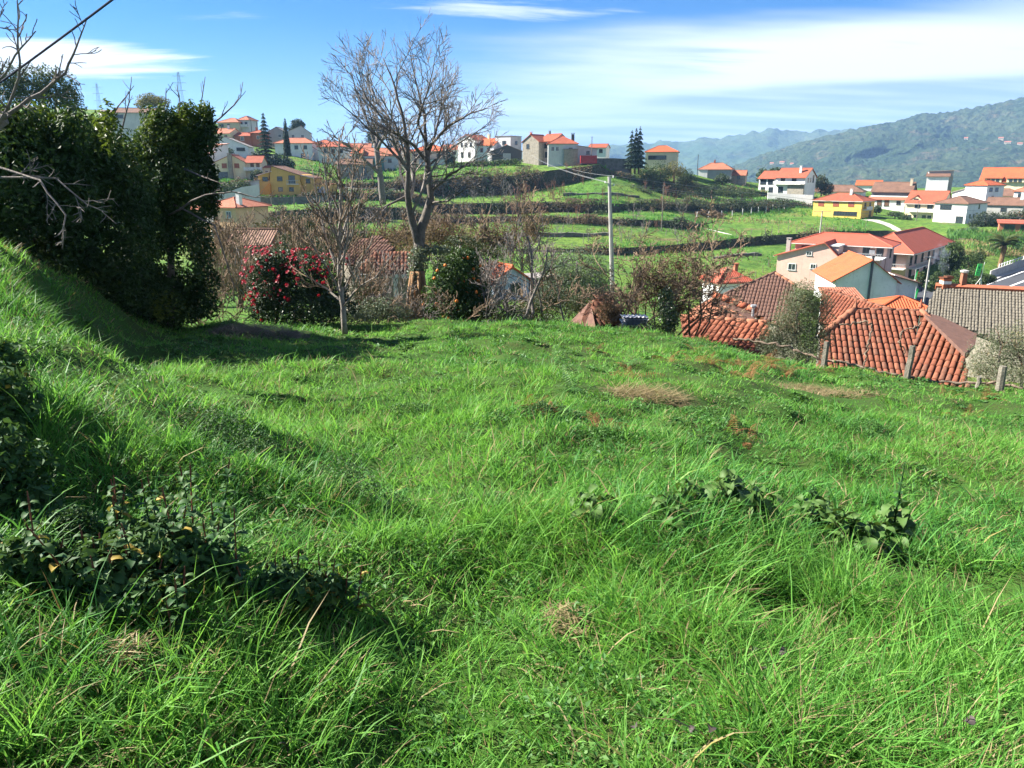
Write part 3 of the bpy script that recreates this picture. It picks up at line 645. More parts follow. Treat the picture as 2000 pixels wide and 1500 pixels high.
h.block(12, 9, 4.6, 'hip', 2.1, 'beige', 'r_orange').wins('f', (-3.6, 0, 3.6), 3.0, 1.1, 1.1, 'k').block(9, 3, 1.7, 'flat', 0, 'palegrey', 'r_grey', (2, -3.2, 0))
h = House('white house with a broad red gable and pillared porch on the skyline', 911, 310, 288, -38, HS)
h.block(8.2, 9, 6.6, 'gy', 1.8, 'white', 'r_red').wins('f', (-2.2, 0, 2.2), 4.9, .8, 1.3, 'k').wins('f', (-2, 1.4), 1.4, 1, 1.6, 'k').wins('r', (-2, 2), 3.2, 1.1, 1.2, 'k')
h = House('pale house with an orange lean-to roof against a flat grey block', 955, 310, 284, -34, HS)
h.block(7.4, 8, 4.8, 'gx', 2.2, 'white', 'r_orange', (-1.6, 0, 0)).wins('f', (-1.6, 1.4), 3.0, 1.0, 1.3, 'k').chim(-1.4, 4.2, 6.4, 8.4, .7, 'cream')
h.block(6.6, 7, 7.6, 'flat', 0, 'palegrey', 'r_grey', (4.6, 2.2, 0)).wins('f', (0.5,), 5.4, 1.4, 1.2, 'k').wins('r', (0,), 5.4, 1.4, 1.1, 'k')
h = House('dark grey shed with a low gable at the end of the lawn', 990, 312, 276, 6, HS, 'shed')
h.block(10.5, 7, 3.0, 'gy', 2.0, 'darkw', 'r_grey').win('f', 0, 1.0, 2.4, 2.0, 'b')
h = House('house with a sunlit stone gable and red split roof above the lawn', 1036, 311, 268, -42, HS)
h.block(7.2, 6.5, 5.8, 'gy', 2.2, 'stone', 'r_red').wins('f', (-1.2,), 4.2, 1.1, 1.3, 'k').wins('r', (.8,), 4.0, 1.6, 1.4, 'k').chim(-1.5, 2, 6.6, 8.6, .6, 'clay')
h.block(6.2, 8, 6.0, 'gx', 2.2, 'pink', 'r_red', (4.6, 3.0, 0)).wins('f', (-.4,), 4.3, 1.6, 1.4, 'k').chim(-2, 4, 7.4, 9.0, .5, 'darkw', True).wins('f', (0,), 1.4, 1.2, 1.6, 'k')
h = House('stone and white house with a red pyramid roof and a tall dark chimney', 1101, 319, 262, 0, HS)
h.block(9.6, 9.5, 6.2, 'hip', 2.6, 'palegrey', 'r_red', (-.4, 0, 0)).wins('f', (-3.3, -1.8), 4.6, .9, 1.2).wins('f', (2.6,), 4.4, 1.1, .9, 'k').chim(3.6, 4.4, 6.0, 9.4, 1.0, 'stone', True)
h.block(4.6, 1.2, 4.4, 'flat', 0, 'stone', 'r_grey', (2.2, -1.25, 0)).block(7, 7, 4.6, 'shedr', 1.3, 'palegrey', 'r_grey', (7.6, 1.5, 0)).wins('f', (.5,), 3.4, 1.0, .9, 'k')
h = House('small white house with a dark red roof behind the red container', 1166, 309, 300, -20, HS)
h.block(6.8, 6, 4.0, 'gx', 1.2, 'white', 'r_red').wins('f', (-1.2, 1.4), 2.6, 1.2, 1.2, 'k')
h = House('cream house with a bright orange hipped roof beside the spruces', 1291, 322, 292, -14, HS)
h.block(11.6, 9, 4.6, 'hip', 2.3, 'cream', 'r_orange').wins('r', (-1.2, .8), 3.4, .7, .8, 'k').wins('f', (-1.5,), 2.6, 6.5, 1.3, 'k')
h = House('ivy covered cottage with a brown hipped roof and white end wall', 1395, 352, 300, -22, HS)
h.block(12, 8, 4.0, 'hip', 2.4, 'greyw', 'r_pale').wins('f', (-4.0, 3.2), 2.2, 1.1, 1.4, 'w').chim(-.8, 4, 5.4, 7.2, .6, 'clay').block(3.4, 4, 3.8, 'flat', 0, 'white', 'r_grey', (-4.4, -.35, 0))
h.block(5, 6, 2.0, 'gx', 1.6, 'stone', 'r_pale', (8.6, 3.0, 0)).wins('f', (0,), 1.0, 1, 1, 'k')
h = House('broad white farmhouse with a long two step red roof and stone ground floor', 1531, 377, 285, -44, HV)
h.block(11.0, 9, 5.8, 'gx', 2.9, 'white', 'r_red', (2.0, 0, 0), ov=.7).wins('f', (-2.8, 1.4), 4.5, 1.5, 1.5, 'k').balcony('f', -.6, 3.2, 10.4, 1.5).wins('r', (-2, 0), 4.6, .8, 1.3, 'k').wins('r', (2.2,), 5.0, 1.0, 2.4, 'k').wins('f', (-3.4, 0.2, 3.4), 1.2, 1.8, 1.9, 'k').chim(2.6, 2.2, 6.4, 9.2, .7)
h.block(6.6, 8.4, 5.4, 'gx', 2.3, 'white', 'r_red', (-7.0, .5, 0), ov=.7).wins('f', (-1.6, 1.4), 4.0, 2.2, 1.9, 'k').wins('f', (-1.5, 1.6), 1.0, 1.6, 1.9, 'k')
h.block(6.0, .5, 3.0, 'flat', 0, 'stone', 'r_grey', (4.4, -.55, 0))
h = House('yellow house with orange shutters and a red hipped roof at the end of the field', 1632, 427, 250, -44, HV)
h.block(15.4, 11, 5.6, 'hip', 2.3, 'yellow', 'r_red', trim='trim').wins('f', (-5.2, -.4, 4.4), 4.6, 1.7, 1.2, 's').wins('f', (1.0, 4.6), 1.7, 3.6, 1.1, 'k').wins('r', (-2.6, 1.6), 4.4, 1.3, 1.4, 'k').balcony('r', -1.6, 3.0, 5, 1.2).chim(2.4, 4.5, 6.4, 8.9, .7, 'white').wins('r', (2.5,), 1.3, 1.6, 2.2, 'd')
h = House('white farm building under a long brown tiled roof', 1630, 392, 300, -32, HV)
h.block(19, 9, 3.4, 'hip', 2.4, 'white', 'r_brown').wins('f', (-7, -4.2, -1), 1.9, .9, .9, 'k')
h = House('house with a small bright orange roof behind the brown barn', 1694, 377, 335, -30, HV)
h.block(10, 8, 3.4, 'gx', 1.8, 'white', 'r_orange').wins('f', (2.4,), 2.0, 1.4, .9, 'k')
h = House('old barn with a large brown tiled roof and dark timber front', 1738, 399, 278, -36, HV)
h.block(13.0, 9, 4.6, 'gx', 3.0, 'darkw', 'r_brown', ov=.6).chim(5.6, 3, 5.5, 8.6, .8, 'beige').block(12, 4.2, 1.7, 'shed', 1.2, 'white', 'r_pale', (-.5, -4.4, 0)).wins('f', (4.0,), .7, 1.2, 1.2, 'k').wins('f', (-2.2, .2), .6, 1.4, 2.0, 'd')
h = House('cream two storey house with an orange dormer roof and front balcony', 1793, 433, 256, -44, HV)
h.block(11.2, 10, 6.2, 'gx', 3.6, 'cream', 'r_red', (1.0, 0, 0), ov=.6, trim='trim').wins('f', (-1.8, 2.0), 4.7, 1.5, 1.7, 'k').wins('f', (-3.9, -2.0, .6, 2.2), 1.5, 1.0, 1.1, 'k').balcony('f', .3, 3.3, 9, 1.3).wins('r', (-1.6, 2.0), 6.6, 1.0, 1.9, 'k').wins('r', (1.4,), 3.6, 1.4, 1.3, 'k').balcony('r', 0, 5.5, 9.4, 1.3)
h.block(3.8, 4.2, 7.0, 'gy', 1.3, 'cream', 'r_red', (-1.8, 1.0, 0), ov=.3).wins('f', (0,), 6.9, 1.3, .9, 'k').stairs(3.2, -1.5, -1.0, 7.2, -4, 1.2, 'trim')
h = House('rooftop room with a slanted solar collector above the dormer house', 1829, 366, 300, -30, HV)
h.block(7.4, 6, 4.0, 'shed', 1.6, 'white', 'r_brown').block(8.4, 2, 6.0, 'shedl', .4, 'greyw', 'r_grey', (.8, 4.5, 0))
h = House('white house with a shallow brown roof and a long blank shaded side', 1849, 438, 234, -54, HV)
h.block(9.4, 13, 6.2, 'hip', 2.0, 'white', 'r_brown', (.4, 0, 0)).wins('f', (-1.4,), 5.0, 3.2, 1.2, 'k').wins('f', (-.8,), 1.5, 1.7, 2.4, 'g').wins('f', (3.0,), 1.4, 1.9, 2.0, 'k').wins('r', (-4.0, -1.5), 2.6, .7, .9, 'k').wins('r', (1.2,), 5.2, .6, 1.2, 'k').stairs(-5.4, 0, -2.0, -3.8, .4, 2, 'white', 6)
h = House('tall narrow white house with an orange hipped roof and drainpipe', 1899, 415, 258, -60, HV)
h.block(7.0, 10, 8.8, 'hip', 1.6, 'white', 'r_orange').wins('r', (-2.6, .8), 7.4, 1.6, 1.1, 'k').wins('r', (-1.0,), 4.6, 1.2, 1.4, 'k').block(5, 7, 6.2, 'shedl', 1.8, 'white', 'r_grey', (-6.0, 1.5, 0)).chim(5.8, -1.0, 1, 3.0, .7)
h = House('low brown roofed outbuilding behind the tall white house', 1958, 404, 275, -38, HV)
h.block(10.5, 9, 3.8, 'hip', 2.4, 'beige', 'r_brown').wins('f', (-1,), 2.2, 1.6, .9, 'k')
h = House('stone outbuilding with a brown roof and white chimney above the hedge', 1958, 421, 245, -42, HV)
h.block(10.4, 8, 3.4, 'gx', 2.0, 'greyw', 'r_brown').chim(4.0, 3.2, 4.4, 6.8, .8).wins('f', (0,), 1.8, 1.4, .9, 'k')
h = House('white house with small windows at the right end of the village', 1998, 412, 262, -46, HV)
h.block(7, 8, 6.4, 'hip', 2.0, 'white', 'r_pale').wins('f', (-1.6, 1.2), 4.9, 1.2, 1.2, 'k').wins('f', (-1.0,), 1.8, 1.2, 1.3, 'k').chim(1, 1.5, 6.8, 8.8, .6)
h = House('large building with a bright orange roof and two cream dormers', 1976, 378, 318, -40, HV)
h.block(24, 13, 5.0, 'gx', 5.2, 'cream', 'r_orange', ov=.7).wins('f', (-8, -4), 3.4, 1.4, 1.2, 'k').chim(5.5, 3.0, 8.0, 10.4, .8)
for q in (-7.2, .6): h.block(6.0, 3.6, 6.0, 'shed', .8, 'cream', 'r_orange', (q, -.9, 0), base=-4.4).wins('f', (-1.6, 0, 1.6), 5.2, 1.0, 1.1, 'k')
h = House('low brick shelter with a red sheet roof below the hedge', 1990, 452, 200, -28, HV, 'shelter')
h.block(9, 4, 2.0, 'shed', .7, 'clay', 'r_coral', ov=.5).wins('f', (-2.2, 1.4), 1.0, 2.2, 1.3, 'k')

# the nearer buildings by the street
h = House('long apartment block with a wide coral hipped roof and corner balcony', 1724, 545, 146, -41, HV, loc=(73.0, 150.0, -20.8))
h.block(8.4, 31, 6.1, 'hip', 3.4, 'pink', 'r_coral', ov=1.5, thick=.28, base=6, trim='trim')
h.wins('f', (1.6,), 4.5, 1.2, 2.1, 'k').wins('f', (-1.6,), 1.5, 2.2, .5, 'k').wins('r', (-12, -6.5, -1.0, 3.5), 1.6, 1.6, 2.1, 'k').wins('r', (9.4,), 1.9, 5.2, 2.2, 'k').wins('r', (-12.5, -9, -4, 1, 5), 4.6, 1.2, 2.0, 'k').wins('r', (10.5, 13), 4.6, 1.4, 2.2, 'k')
h.balcony('r', -9.8, 3.1, 9.0, 1.5, 'metal', False).balcony('f', 0, 3.1, 8.4, 1.5, 'metal', False).balcony('r', 11.4, 3.1, 5.5, 1.3, 'metal', False)
sk = MB(); sk.box(-.9, .9, -.55, .55, -.05, .12); sk.build('skylight', M['metal'], h.r, loc=(2.6, 9.0, 7.75)).rotation_euler = (0, R(31), 0)
h = House('pink gabled house with blue glazed window and coral roofs on two levels', 1579, 552, 134, -34, HV)
h.block(10.6, 9, 4.6, 'gy', 2.5, 'pink', 'r_coral', (-.5, 0, 0), rx=2.6, ov=.6, trim='trim', base=6).win('f', -2.6, 2.6, 1.2, 1.0, 'w').win('f', 1.0, 2.9, .8, .7, 'w').win('f', .1, 5.1, .8, .5, 'w').chim(-4.4, 3.5, 4.5, 7.0, .7, 'concrete')
h.block(3.0, 4, 6.4, 'flat', 0, 'pink', 'trim', (2.7, .9, 0), ov=.2).win('f', -.3, 5.4, .7, 1.2, 'w')
h.block(15.5, 8, 6.4, 'hip', 1.7, 'pink', 'r_coral', (3.4, 6.0, 0), ov=.9, trim='trim').wins('f', (-5.0,), 5.4, 3.0, .9, 's').wins('f', (4.4, 6.6), 5.3, 1.0, 1.5, 'k').wins('r', (0,), 5, 1.2, 1.5, 'k')
h.block(6.0, 5, 4.4, 'flat', 0, 'pink', 'trim', (8.0, 1.6, 0), ov=.3).balcony('f', 0, 4.6, 6.0, 1.0, 'metal', False)
for q, z in ((-2.6, 5.5), (5.4, 5.4)):
    ac = MB(); ac.box(-.45, .45, -.35, 0, -.3, .3); ac.build('air_conditioner', M['frame_w'], h.r, loc=(3.4 + q, 5.98, z))
h = House('white house with a plain gable wall and bright orange roof slope', 1684, 611, 113, -9, HV)
h.block(8.6, 13, 5.0, 'gy', 2.9, 'white', 'r_orange', (0, 0, 0), rx=.5, ov=.6, base=6).win('f', -2.4, 1.7, 2.0, 1.0, 'b').chim(0.55, -.15, -4, 8.2, .28, 'darkw', True)
h.block(3.4, 9, 4.4, 'shedr', 1.2, 'white', 'r_brown', (6.1, 1.5, 0), ov=.5, base=6).balcony('f', .6, 0.2, 2.8, 1.0, 'metal', False)
h = House('small shed with a coral sheet roof at the corner of the green field', 1432, 574, 76, 14, HV, 'shed')
h.block(3.3, 3.4, 1.2, 'hip', 1.2, 'white', 'r_coral', ov=.35, base=5).chim(1.1, 1.8, 1.6, 2.5, .35, 'clay')
h = House('house with an orange hipped roof wedged behind the near tiled roof', 1768, 622, 62, -12, HV)
h.block(4.2, 4, .6, 'hip', .9, 'white', 'r_orange', ov=.4, base=6)
h.block(2.6, 5, .9, 'shed', .5, 'white', 'r_pale', (-4.2, 2, 0), ov=.3, base=6)
# buildings behind the meadow's edge on the left
h = House('peach house with pale bands round its windows and a small balcony', 428, 476, 150, -24, 'houses behind the hedge')
h.block(8.0, 9, 7.0, 'hip', 1.7, 'peach', 'r_pale', (1.0, 0, 0), ov=.6, base=6).wins('f', (2.2,), 5.6, 1.1, 1.1, 'w').wins('f', (2.2,), 2.2, 1.6, 1.1, 'w').wins('f', (-2.0,), 5.2, 1.1, 2.0, 'w').balcony('f', -2, 4.0, 2.6).wins('f', (-2.0,), 2.0, 1.1, 1.4, 'w').chim(3.2, 2.0, 7.4, 9.4, .8)
h.block(6.0, 8, 6.4, 'hip', 1.5, 'peach', 'r_pale', (-5.6, 1.4, 0), ov=.5, base=6).wins('f', (0,), 4.6, 1.1, 1.2, 'w')
h = House('low clay walled barn with an old brown tiled roof', 488, 497, 62, -4, 'houses behind the hedge', 'barn')
h.block(3.4, 3.6, .9, 'gx', .95, 'clay', 'r_brown', (0, 0, 0), ov=.3, base=5).win('f', .6, .2, .8, 1.0, 'd')
h = House('grey blue gabled cottage with an orange roof beside the orange tree', 1000, 577, 58, 30, 'houses behind the hedge')
h.block(3.0, 3.6, 1.25, 'gy', .95, 'bluew', 'r_orange', (0, 0, 0), ov=.25, base=5).win('f', .3, .5, .7, .7, 'k').block(3.4, 2.4, .9, 'flat', 0, 'darkw', 'r_grey', (3.3, 1.0, 0), base=5)

h = House('long pale house with a red roof half hidden behind the dark hedge', 262, 240, 270, 4, HL)
h.block(14, 8, 3.4, 'gx', 1.6, 'palegrey', 'r_brown', base=6).wins('f', (-4.5,), 2.0, 2.2, 1.0, 'k').block(5, 6, 3.0, 'gx', 1.2, 'greyw', 'r_grey', (-9, 1, 0), base=6)
from mathutils.bvhtree import BVHTree
_bv = BVHTree.FromPolygons([v.co[:] for v in MT.data.vertices], [tuple(p.vertices) for p in MT.data.polygons])
for k, (px, py, ww, lb) in enumerate(((1506, 321, 16, 'tiny white house in a clearing low on the mountainside'), (1526, 319, 20, 'tiny pair of pale walls beside the mountain clearing'), (1545, 322, 14, 'tiny orange roofed house right of the mountain clearing'), (1953, 272, 18, 'tiny white farmhouse high on the mountainside'), (1966, 280, 22, 'tiny long house with orange roof high on the mountainside'), (1990, 283, 18, 'tiny house at the end of the mountain hamlet'), (1885, 272, 14, 'tiny lone house among the mountain woods'))):
    ht_ = _bv.ray_cast(Vector((0, 0, 0)), Vector(ray(px, py)).normalized())[0]
    if ht_ is None: continue
    h = House(lb, 0, 0, 1, -30, 'far houses on the mountainside', loc=ht_ + Vector((0, -4, 0))); h.block(ww * .7, 8, 3.6, 'gx', 2.4, 'beige', 'r_pale', base=5, cap=False)

for px, py, yy, rz, W_, wl_, rf, lb in ((628, 306, 312, -12, 9, 'palegrey', 'r_red', 'small pale house with a red roof just right of the grey gable'), (786, 322, 300, -6, 9, 'cream', 'r_orange', 'cream house with an orange roof left of the beige one'), (875, 316, 305, -20, 8, 'white', 'r_red', 'small white house tucked behind the dark skyline shrubs'), (700, 312, 320, 4, 10, 'white', 'r_pale', 'white house with a pale roof behind the terracotta ridge'), (432, 285, 300, -14, 8, 'cream', 'r_pale', 'cream house peeking above the white gable')):
    h = House(lb, px, py, yy, rz, HL if px < 760 else HS); h.block(W_, 8, 4.6, 'hip' if W_ % 2 else 'gx', 1.8, wl_, rf).wins('f', (-2.4, 0, 2.4), 3.2, 1.0, 1.1, 'k').wins('f', (-1.4, 1.6), 1.0, 1.0, 1.3, 'k').chim(1.5, 3.5, 5.4, 7.2, .6)
# ------------------------------------------------------------------ roofs close below the meadow: traced on their own sloping planes
M['tile'] = surf('tile', (.235, .085, .050), (.165, .062, .040), 1.1, .9, .1, .25, 30, (.27, .14, .09), coord='Generated')
M['tile_old'] = surf('tile_old', (.19, .085, .055), (.125, .060, .042), 4, .9, .1, .3, 30, (.23, .145, .10)); M['tile_warm'] = surf('tile_warm', (.26, .105, .062), (.20, .08, .05), 4, .9, .1, .3, 30, (.28, .16, .11))
M['tile_brown'] = surf('tile_brown', (.15, .085, .065), (.105, .062, .050), 4, .9, .1, .25, 30, (.18, .12, .09))
M['tile_grey'] = surf('tile_grey', (.175, .158, .125), (.135, .122, .10), 4, .9, .1, .25, 30, (.10, .092, .08))
M['ridge_clay'] = surf('ridge_clay', (.28, .12, .07), (.21, .09, .055), 5, .85, .15, .2, 20, (.31, .19, .13))
M['ridge_new'] = surf('ridge_new', (.38, .115, .062), (.33, .10, .055), 3, .8, .2)
M['under'] = surf('under', (.12, .05, .03), None, 3, .9, .1)
M['grey_under'] = surf('grey_under', (.06, .055, .045), None, 3, .9, .1)
class Plane:
    def __init__(s, px, py, y, az, slope):
        s.O = P(px, py, y); s.set(az, slope)
    def set(s, az, slope):
        g = (math.sin(R(az)), -math.cos(R(az))); c, k = math.cos(R(slope)), math.sin(R(slope))
        s.v = Vector((g[0] * c, g[1] * c, -k)); s.u = Vector((-g[1], g[0], 0)); s.n = s.v.cross(s.u).normalized()
        if s.n.z < 0: s.n = -s.n
        s.az, s.slope = az, slope
    def hit(s, px, py):
        d = Vector(ray(px, py)); return d * (s.n.dot(s.O) / s.n.dot(d))
    def poly(s, pts):
        q = [s.hit(*p) for p in pts]; a = sum((q[i].x * q[(i + 1) % len(q)].y - q[(i + 1) % len(q)].x * q[i].y) for i in range(len(q)))
        return q if a > 0 else q[::-1]
def inside(x, y, pts):
    c = False; n = len(pts)
    for i in range(n):
        x0, y0 = pts[i]; x1, y1 = pts[(i + 1) % n]
        if (y0 > y) != (y1 > y) and x < (x1 - x0) * (y - y0) / (y1 - y0) + x0: c = not c
    return c
def barrel(w, L, hgt, n=5, tap=.8):
    V, Fc = [], []
    for k, (f, sc) in enumerate(((0, tap), (1, 1.0))):
        for i in range(n + 1):
            a = math.pi * i / n; V.append((-math.cos(a) * w * .5 * sc, f * L, math.sin(a) * hgt * sc + .018 * f))
    for i in range(n + 1):                               # thickness at the lower lip
        a = math.pi * i / n; V.append((-math.cos(a) * w * .40, L, math.sin(a) * hgt * .62 + .02))
    m = n + 1
    for i in range(n): Fc += [(i, i + m, i + m + 1, i + 1), (i + m, i + 2 * m, i + 2 * m + 1, i + m + 1)]
    return V, Fc
def tile_spots(pl, pts, pw, pL, seed):
    q = [pl.hit(*p) for p in pts]; us = [(p - pl.O).dot(pl.u) for p in q]; vs = [(p - pl.O).dot(pl.v) for p in q]; r = random.Random(seed); res = []
    for i in range(int(min(us) / pw) - 1, int(max(us) / pw) + 2):
        bow = r.uniform(-.012, .012)
        for j in range(int(min(vs) / pL) - 1, int(max(vs) / pL) + 2):
            c = pl.O + pl.u * ((i + .5) * pw + bow + r.uniform(-.008, .008)) + pl.v * (j * pL)
            if inside(*pix(c + pl.v * pL * .5), pts): res.append((c, r.uniform(-.025, .025), r.uniform(0, .012)))
    return res
def tile_matrix(pl, c, yaw, lift):
    u = pl.u * math.cos(yaw) + pl.v * math.sin(yaw); v = pl.v * math.cos(yaw) - pl.u * math.sin(yaw); n = pl.n; c = c + n * (.015 + lift)
    return Matrix(((u.x, v.x, n.x, c.x), (u.y, v.y, n.y, c.y), (u.z, v.z, n.z, c.z), (0, 0, 0, 1)))
def traced_roof(root, pl, pts, tw, tL, th, mat, under, seed, single=False, wall=None, depth=4.0, tilename='tile'):
    q = pl.poly(pts); m = MB(); m.slab(q, .14); ro = m.build('roof', M[under], root)
    V, Fc = barrel(tw * 1.02, tL * 1.18, th); spots = tile_spots(pl, pts, tw * (1.12 if single else 1.0), tL, seed)
    if single:
        me = bpy.data.meshes.new('tile'); me.from_pydata(V, [], Fc); me.materials.append(mat if not isinstance(mat, str) else M[mat]); me.polygons.foreach_set('use_smooth', [True] * len(me.polygons)); me.update()
        alts = []
        for mm_ in ('tile_old', 'tile_old', 'tile_warm'): a2 = me.copy(); a2.materials[0] = M[mm_]; alts.append(a2)
        for k, (c, yaw, lift) in enumerate(spots[:290]):
            o = obj(tilename, random.choice(alts) if random.random() < .36 else me, ro); o.matrix_local = tile_matrix(pl, c, yaw, lift)
        spots = spots[290:]
    if spots:
        Va = np.array(V); Fa = np.array(Fc); VV, FF = [], []
        for k, (c, yaw, lift) in enumerate(spots):
            mm = np.array(tile_matrix(pl, c, yaw, lift)); VV.append(Va @ mm[:3, :3].T + mm[:3, 3]); FF.append(Fa + k * len(Va))
        o = obj('roof_tiles', fast('roof_tiles', np.concatenate(VV), np.concatenate(FF), M[mat], True), ro); tag(o, kind='stuff')
    if wall:
        c = sum(q, Vector()) / len(q); z0 = min(p.z for p in q) - depth; k = [(c + (p - c) * .93) - Vector((0, 0, .16)) for p in q]; n = len(k); w = MB()
        w.add([tuple(p) for p in k] + [(p.x, p.y, z0) for p in k], [tuple(range(n))] + [(i, i + n, (i + 1) % n + n, (i + 1) % n) for i in range(n)]); w.build('wall', M[wall], root)
    return ro
def ridge_run(ro, a, b, r0, mat, step=.42):
    d = b - a; n = max(1, int(d.length / step)); me = None
    t = MB(); t.tube([(0, 0, 0), (0, 0, d.length / n * 1.12)], [r0 * .86, r0], 7); me = t.mesh('ridge_tile', M[mat], True)
    qt = d.to_track_quat('Z', 'Y')
    for i in range(n):
        o = obj('ridge_tile', me, ro, a + d * (i / n) + Vector((0, 0, random.uniform(0, .015)))); o.rotation_mode = 'QUATERNION'; o.rotation_quaternion = qt
NR = 'tiled roofs just below the meadow'
# the old house with barrel tiles behind the wooden posts
hr = empty('house', P(1740, 770, 25)); tag(hr, 'old house under a weathered barrel tiled roof right behind the wooden fence posts', 'house', NR)
hr.location = (0, 0, 0)
pa = Plane(1797, 607, 28.0, -16, 21); PL = [(1668, 606), (1797, 608), (1772, 757), (1592, 748), (1604, 665)]
ro = traced_roof(hr, pa, PL, .172, .40, .052, 'tile', 'under', 1, True, 'stone', 3)
v1 = pa.hit(1772, 757); pb = Plane(1797, 607, 28.0, -36, 20); dd = v1 - pb.O
pb.set(-36, math.degrees(math.atan(-dd.z / (math.sin(R(-36)) * dd.x - math.cos(R(-36)) * dd.y))))
ro2 = traced_roof(hr, pb, [(1799, 608), (1884, 690), (1893, 762), (1772, 757)], .172, .40, .052, 'tile', 'under', 2, True, 'stone', 3)
pc = Plane(1800, 608, 28.0, 64, 13); pts = [(1801, 609), (1838, 618), (1908, 652), (1905, 672), (1885, 690)]
m = MB(); m.slab(pc.poly(pts), .12); ro3 = m.build('roof', M['tile_brown'], hr)
ridge_run(ro, pa.hit(1668, 606), pa.hit(1797, 608), .10, 'tile_old'); ridge_run(ro, pa.hit(1668, 606), pa.hit(1606, 655), .16, 'ridge_clay'); ridge_run(ro2, pb.hit(1799, 608), pb.hit(1885, 692), .13, 'ridge_clay')
for px, pl in ((1670, pa), (1797, pa)):
    c = pl.hit(px, 606); f = MB(); f.tube([c + Vector((0, 0, k)) for k in (0, .08, .12, .2, .3, .42)], [.09, .06, .09, .07, .03, .012], 7); f.build('finial', M['ridge_clay' if px < 1700 else 'ridge_new'], hr)
# the cluster of old roofs behind the olive tree
hr = empty('house'); tag(hr, 'low house with reddish old tiles and a little tiled gable beside the bare bush', 'house', NR)
pa = Plane(1420, 626, 25.5, -34, 19)
ro = traced_roof(hr, pa, [(1330, 619), (1500, 632), (1505, 702), (1430, 682), (1335, 658)], .185, .40, .05, 'tile', 'under', 3, False, 'stone', 3)
ridge_run(ro, pa.hit(1330, 619), pa.hit(1500, 632), .12, 'ridge_clay', .36)
pb = Plane(1412, 600, 27.5, -20, 30); ro2 = traced_roof(hr, pb, [(1383, 623), (1412, 600), (1454, 625)], .17, .36, .05, 'tile_old', 'under', 4, False, 'stone', 3)
pc = Plane(1412, 600, 27.5, 58, 14); m = MB(); m.slab(pc.poly([(1412, 600), (1392, 581), (1476, 613), (1472, 622), (1454, 625)]), .12); ro3 = m.build('roof', M['tile_brown'], hr)
pd = Plane(1412, 600, 27.5, -84, 18); m = MB(); m.slab(pd.poly([(1383, 623), (1346, 606), (1390, 581), (1412, 600)]), .12); ro4 = m.build('roof', M['ridge_clay'], hr)
ridge_run(ro2, pb.hit(1383, 623), pb.hit(1412, 599), .09, 'ridge_clay', .3); ridge_run(ro2, pb.hit(1412, 599), pb.hit(1455, 625), .09, 'ridge_clay', .3)
ridge_run(ro3, pc.hit(1392, 580) + Vector((0, 0, .1)), pc.hit(1474, 611) + Vector((0, 0, .1)), .14, 'ridge_new', .34)
m = MB(); c = pc.hit(1470, 618); m.tube([c, c + Vector((0, 0, .35))], .05, 8); m.tube([c + Vector((0, 0, .35)), c + Vector((0, 0, .42))], .11, 8); m.build('flue', M['metal'], hr)
hr = empty('house'); tag(hr, 'house with a dark brown tiled roof of straight courses behind the olive tree', 'house', NR)
pa = Plane(1500, 565, 46, -24, 25); ro = traced_roof(hr, pa, [(1415, 575), (1513, 533), (1552, 557), (1562, 650), (1474, 614)], .20, .36, .04, 'tile_brown', 'under', 5, False, 'stone', 4)
ridge_run(ro, pa.hit(1415, 575), pa.hit(1513, 533), .12, 'tile_brown', .5); ridge_run(ro, pa.hit(1513, 533), pa.hit(1553, 557), .12, 'ridge_clay', .5)
hr = empty('house'); tag(hr, 'house with an orange brown tiled roof below the plain white gable', 'house', NR)
pa = Plane(1665, 590, 41, -40, 20); ro = traced_roof(hr, pa, [(1606, 566), (1640, 570), (1738, 604), (1690, 606), (1632, 640), (1600, 630)], .18, .38, .05, 'tile', 'under', 6, False, 'stone', 4)
ridge_run(ro, pa.hit(1606, 566), pa.hit(1738, 604), .11, 'tile_old', .45)
hr = empty('house'); tag(hr, 'house with a big grey tiled roof, orange ridge and two chimneys', 'house', NR)
pa = Plane(1920, 566, 46, -28, 27); ro = traced_roof(hr, pa, [(1829, 563), (2010, 572), (2190, 581), (2190, 760), (2010, 690), (1915, 652), (1806, 611)], .165, .28, .05, 'tile_grey', 'grey_under', 7, False, 'stone', 4)
a_, b_ = pa.hit(1827, 560), pa.hit(2190, 577); rb = MB(); e = (b_ - a_).normalized(); nn = Vector((0, 0, 1)); bk = e.cross(nn)
prof_ = [(-.16, -.12), (-.24, .10), (-.10, .24), (.10, .24), (.24, .10), (.24, -.2)]
rb.add([tuple(p + bk * -x + nn * z) for p in (a_, b_) for x, z in prof_], [(i, (i + 1) % 6, (i + 1) % 6 + 6, i + 6) for i in range(6)] + [(5, 4, 3, 2, 1, 0), (6, 7, 8, 9, 10, 11)]); rb.build('ridge', M['ridge_new'], ro)
c = pa.hit(1845, 561); ch = MB(); ch.box(-.24, .24, -.24, .24, -.4, .55); co = ch.build('chimney', M['ridge_new'], hr, loc=c); ch = MB(); ch.box(-.245, .245, -.245, .245, .22, .40); ch.build('band', M['white'], co); ch = MB(); ch.box(-.30, .32, -.3, .3, .55, .62); ch.box(-.05, .36, -.2, .2, .62, .70); ch.build('cap', M['under'], co); SMOKE = c + Vector((0, 0, .7))
c = pa.hit(1879, 562); ch = MB(); ch.add([(-.17, -.17, -.3), (.17, -.17, -.3), (.17, .17, -.3), (-.17, .17, -.3), (-.13, -.13, .92), (.13, -.13, .92), (.13, .13, .92), (-.13, .13, .92)], [(0, 1, 5, 4), (1, 2, 6, 5), (2, 3, 7, 6), (3, 0, 4, 7), (4, 5, 6, 7)]); co = ch.build('chimney', M['ridge_clay'], hr, loc=c)
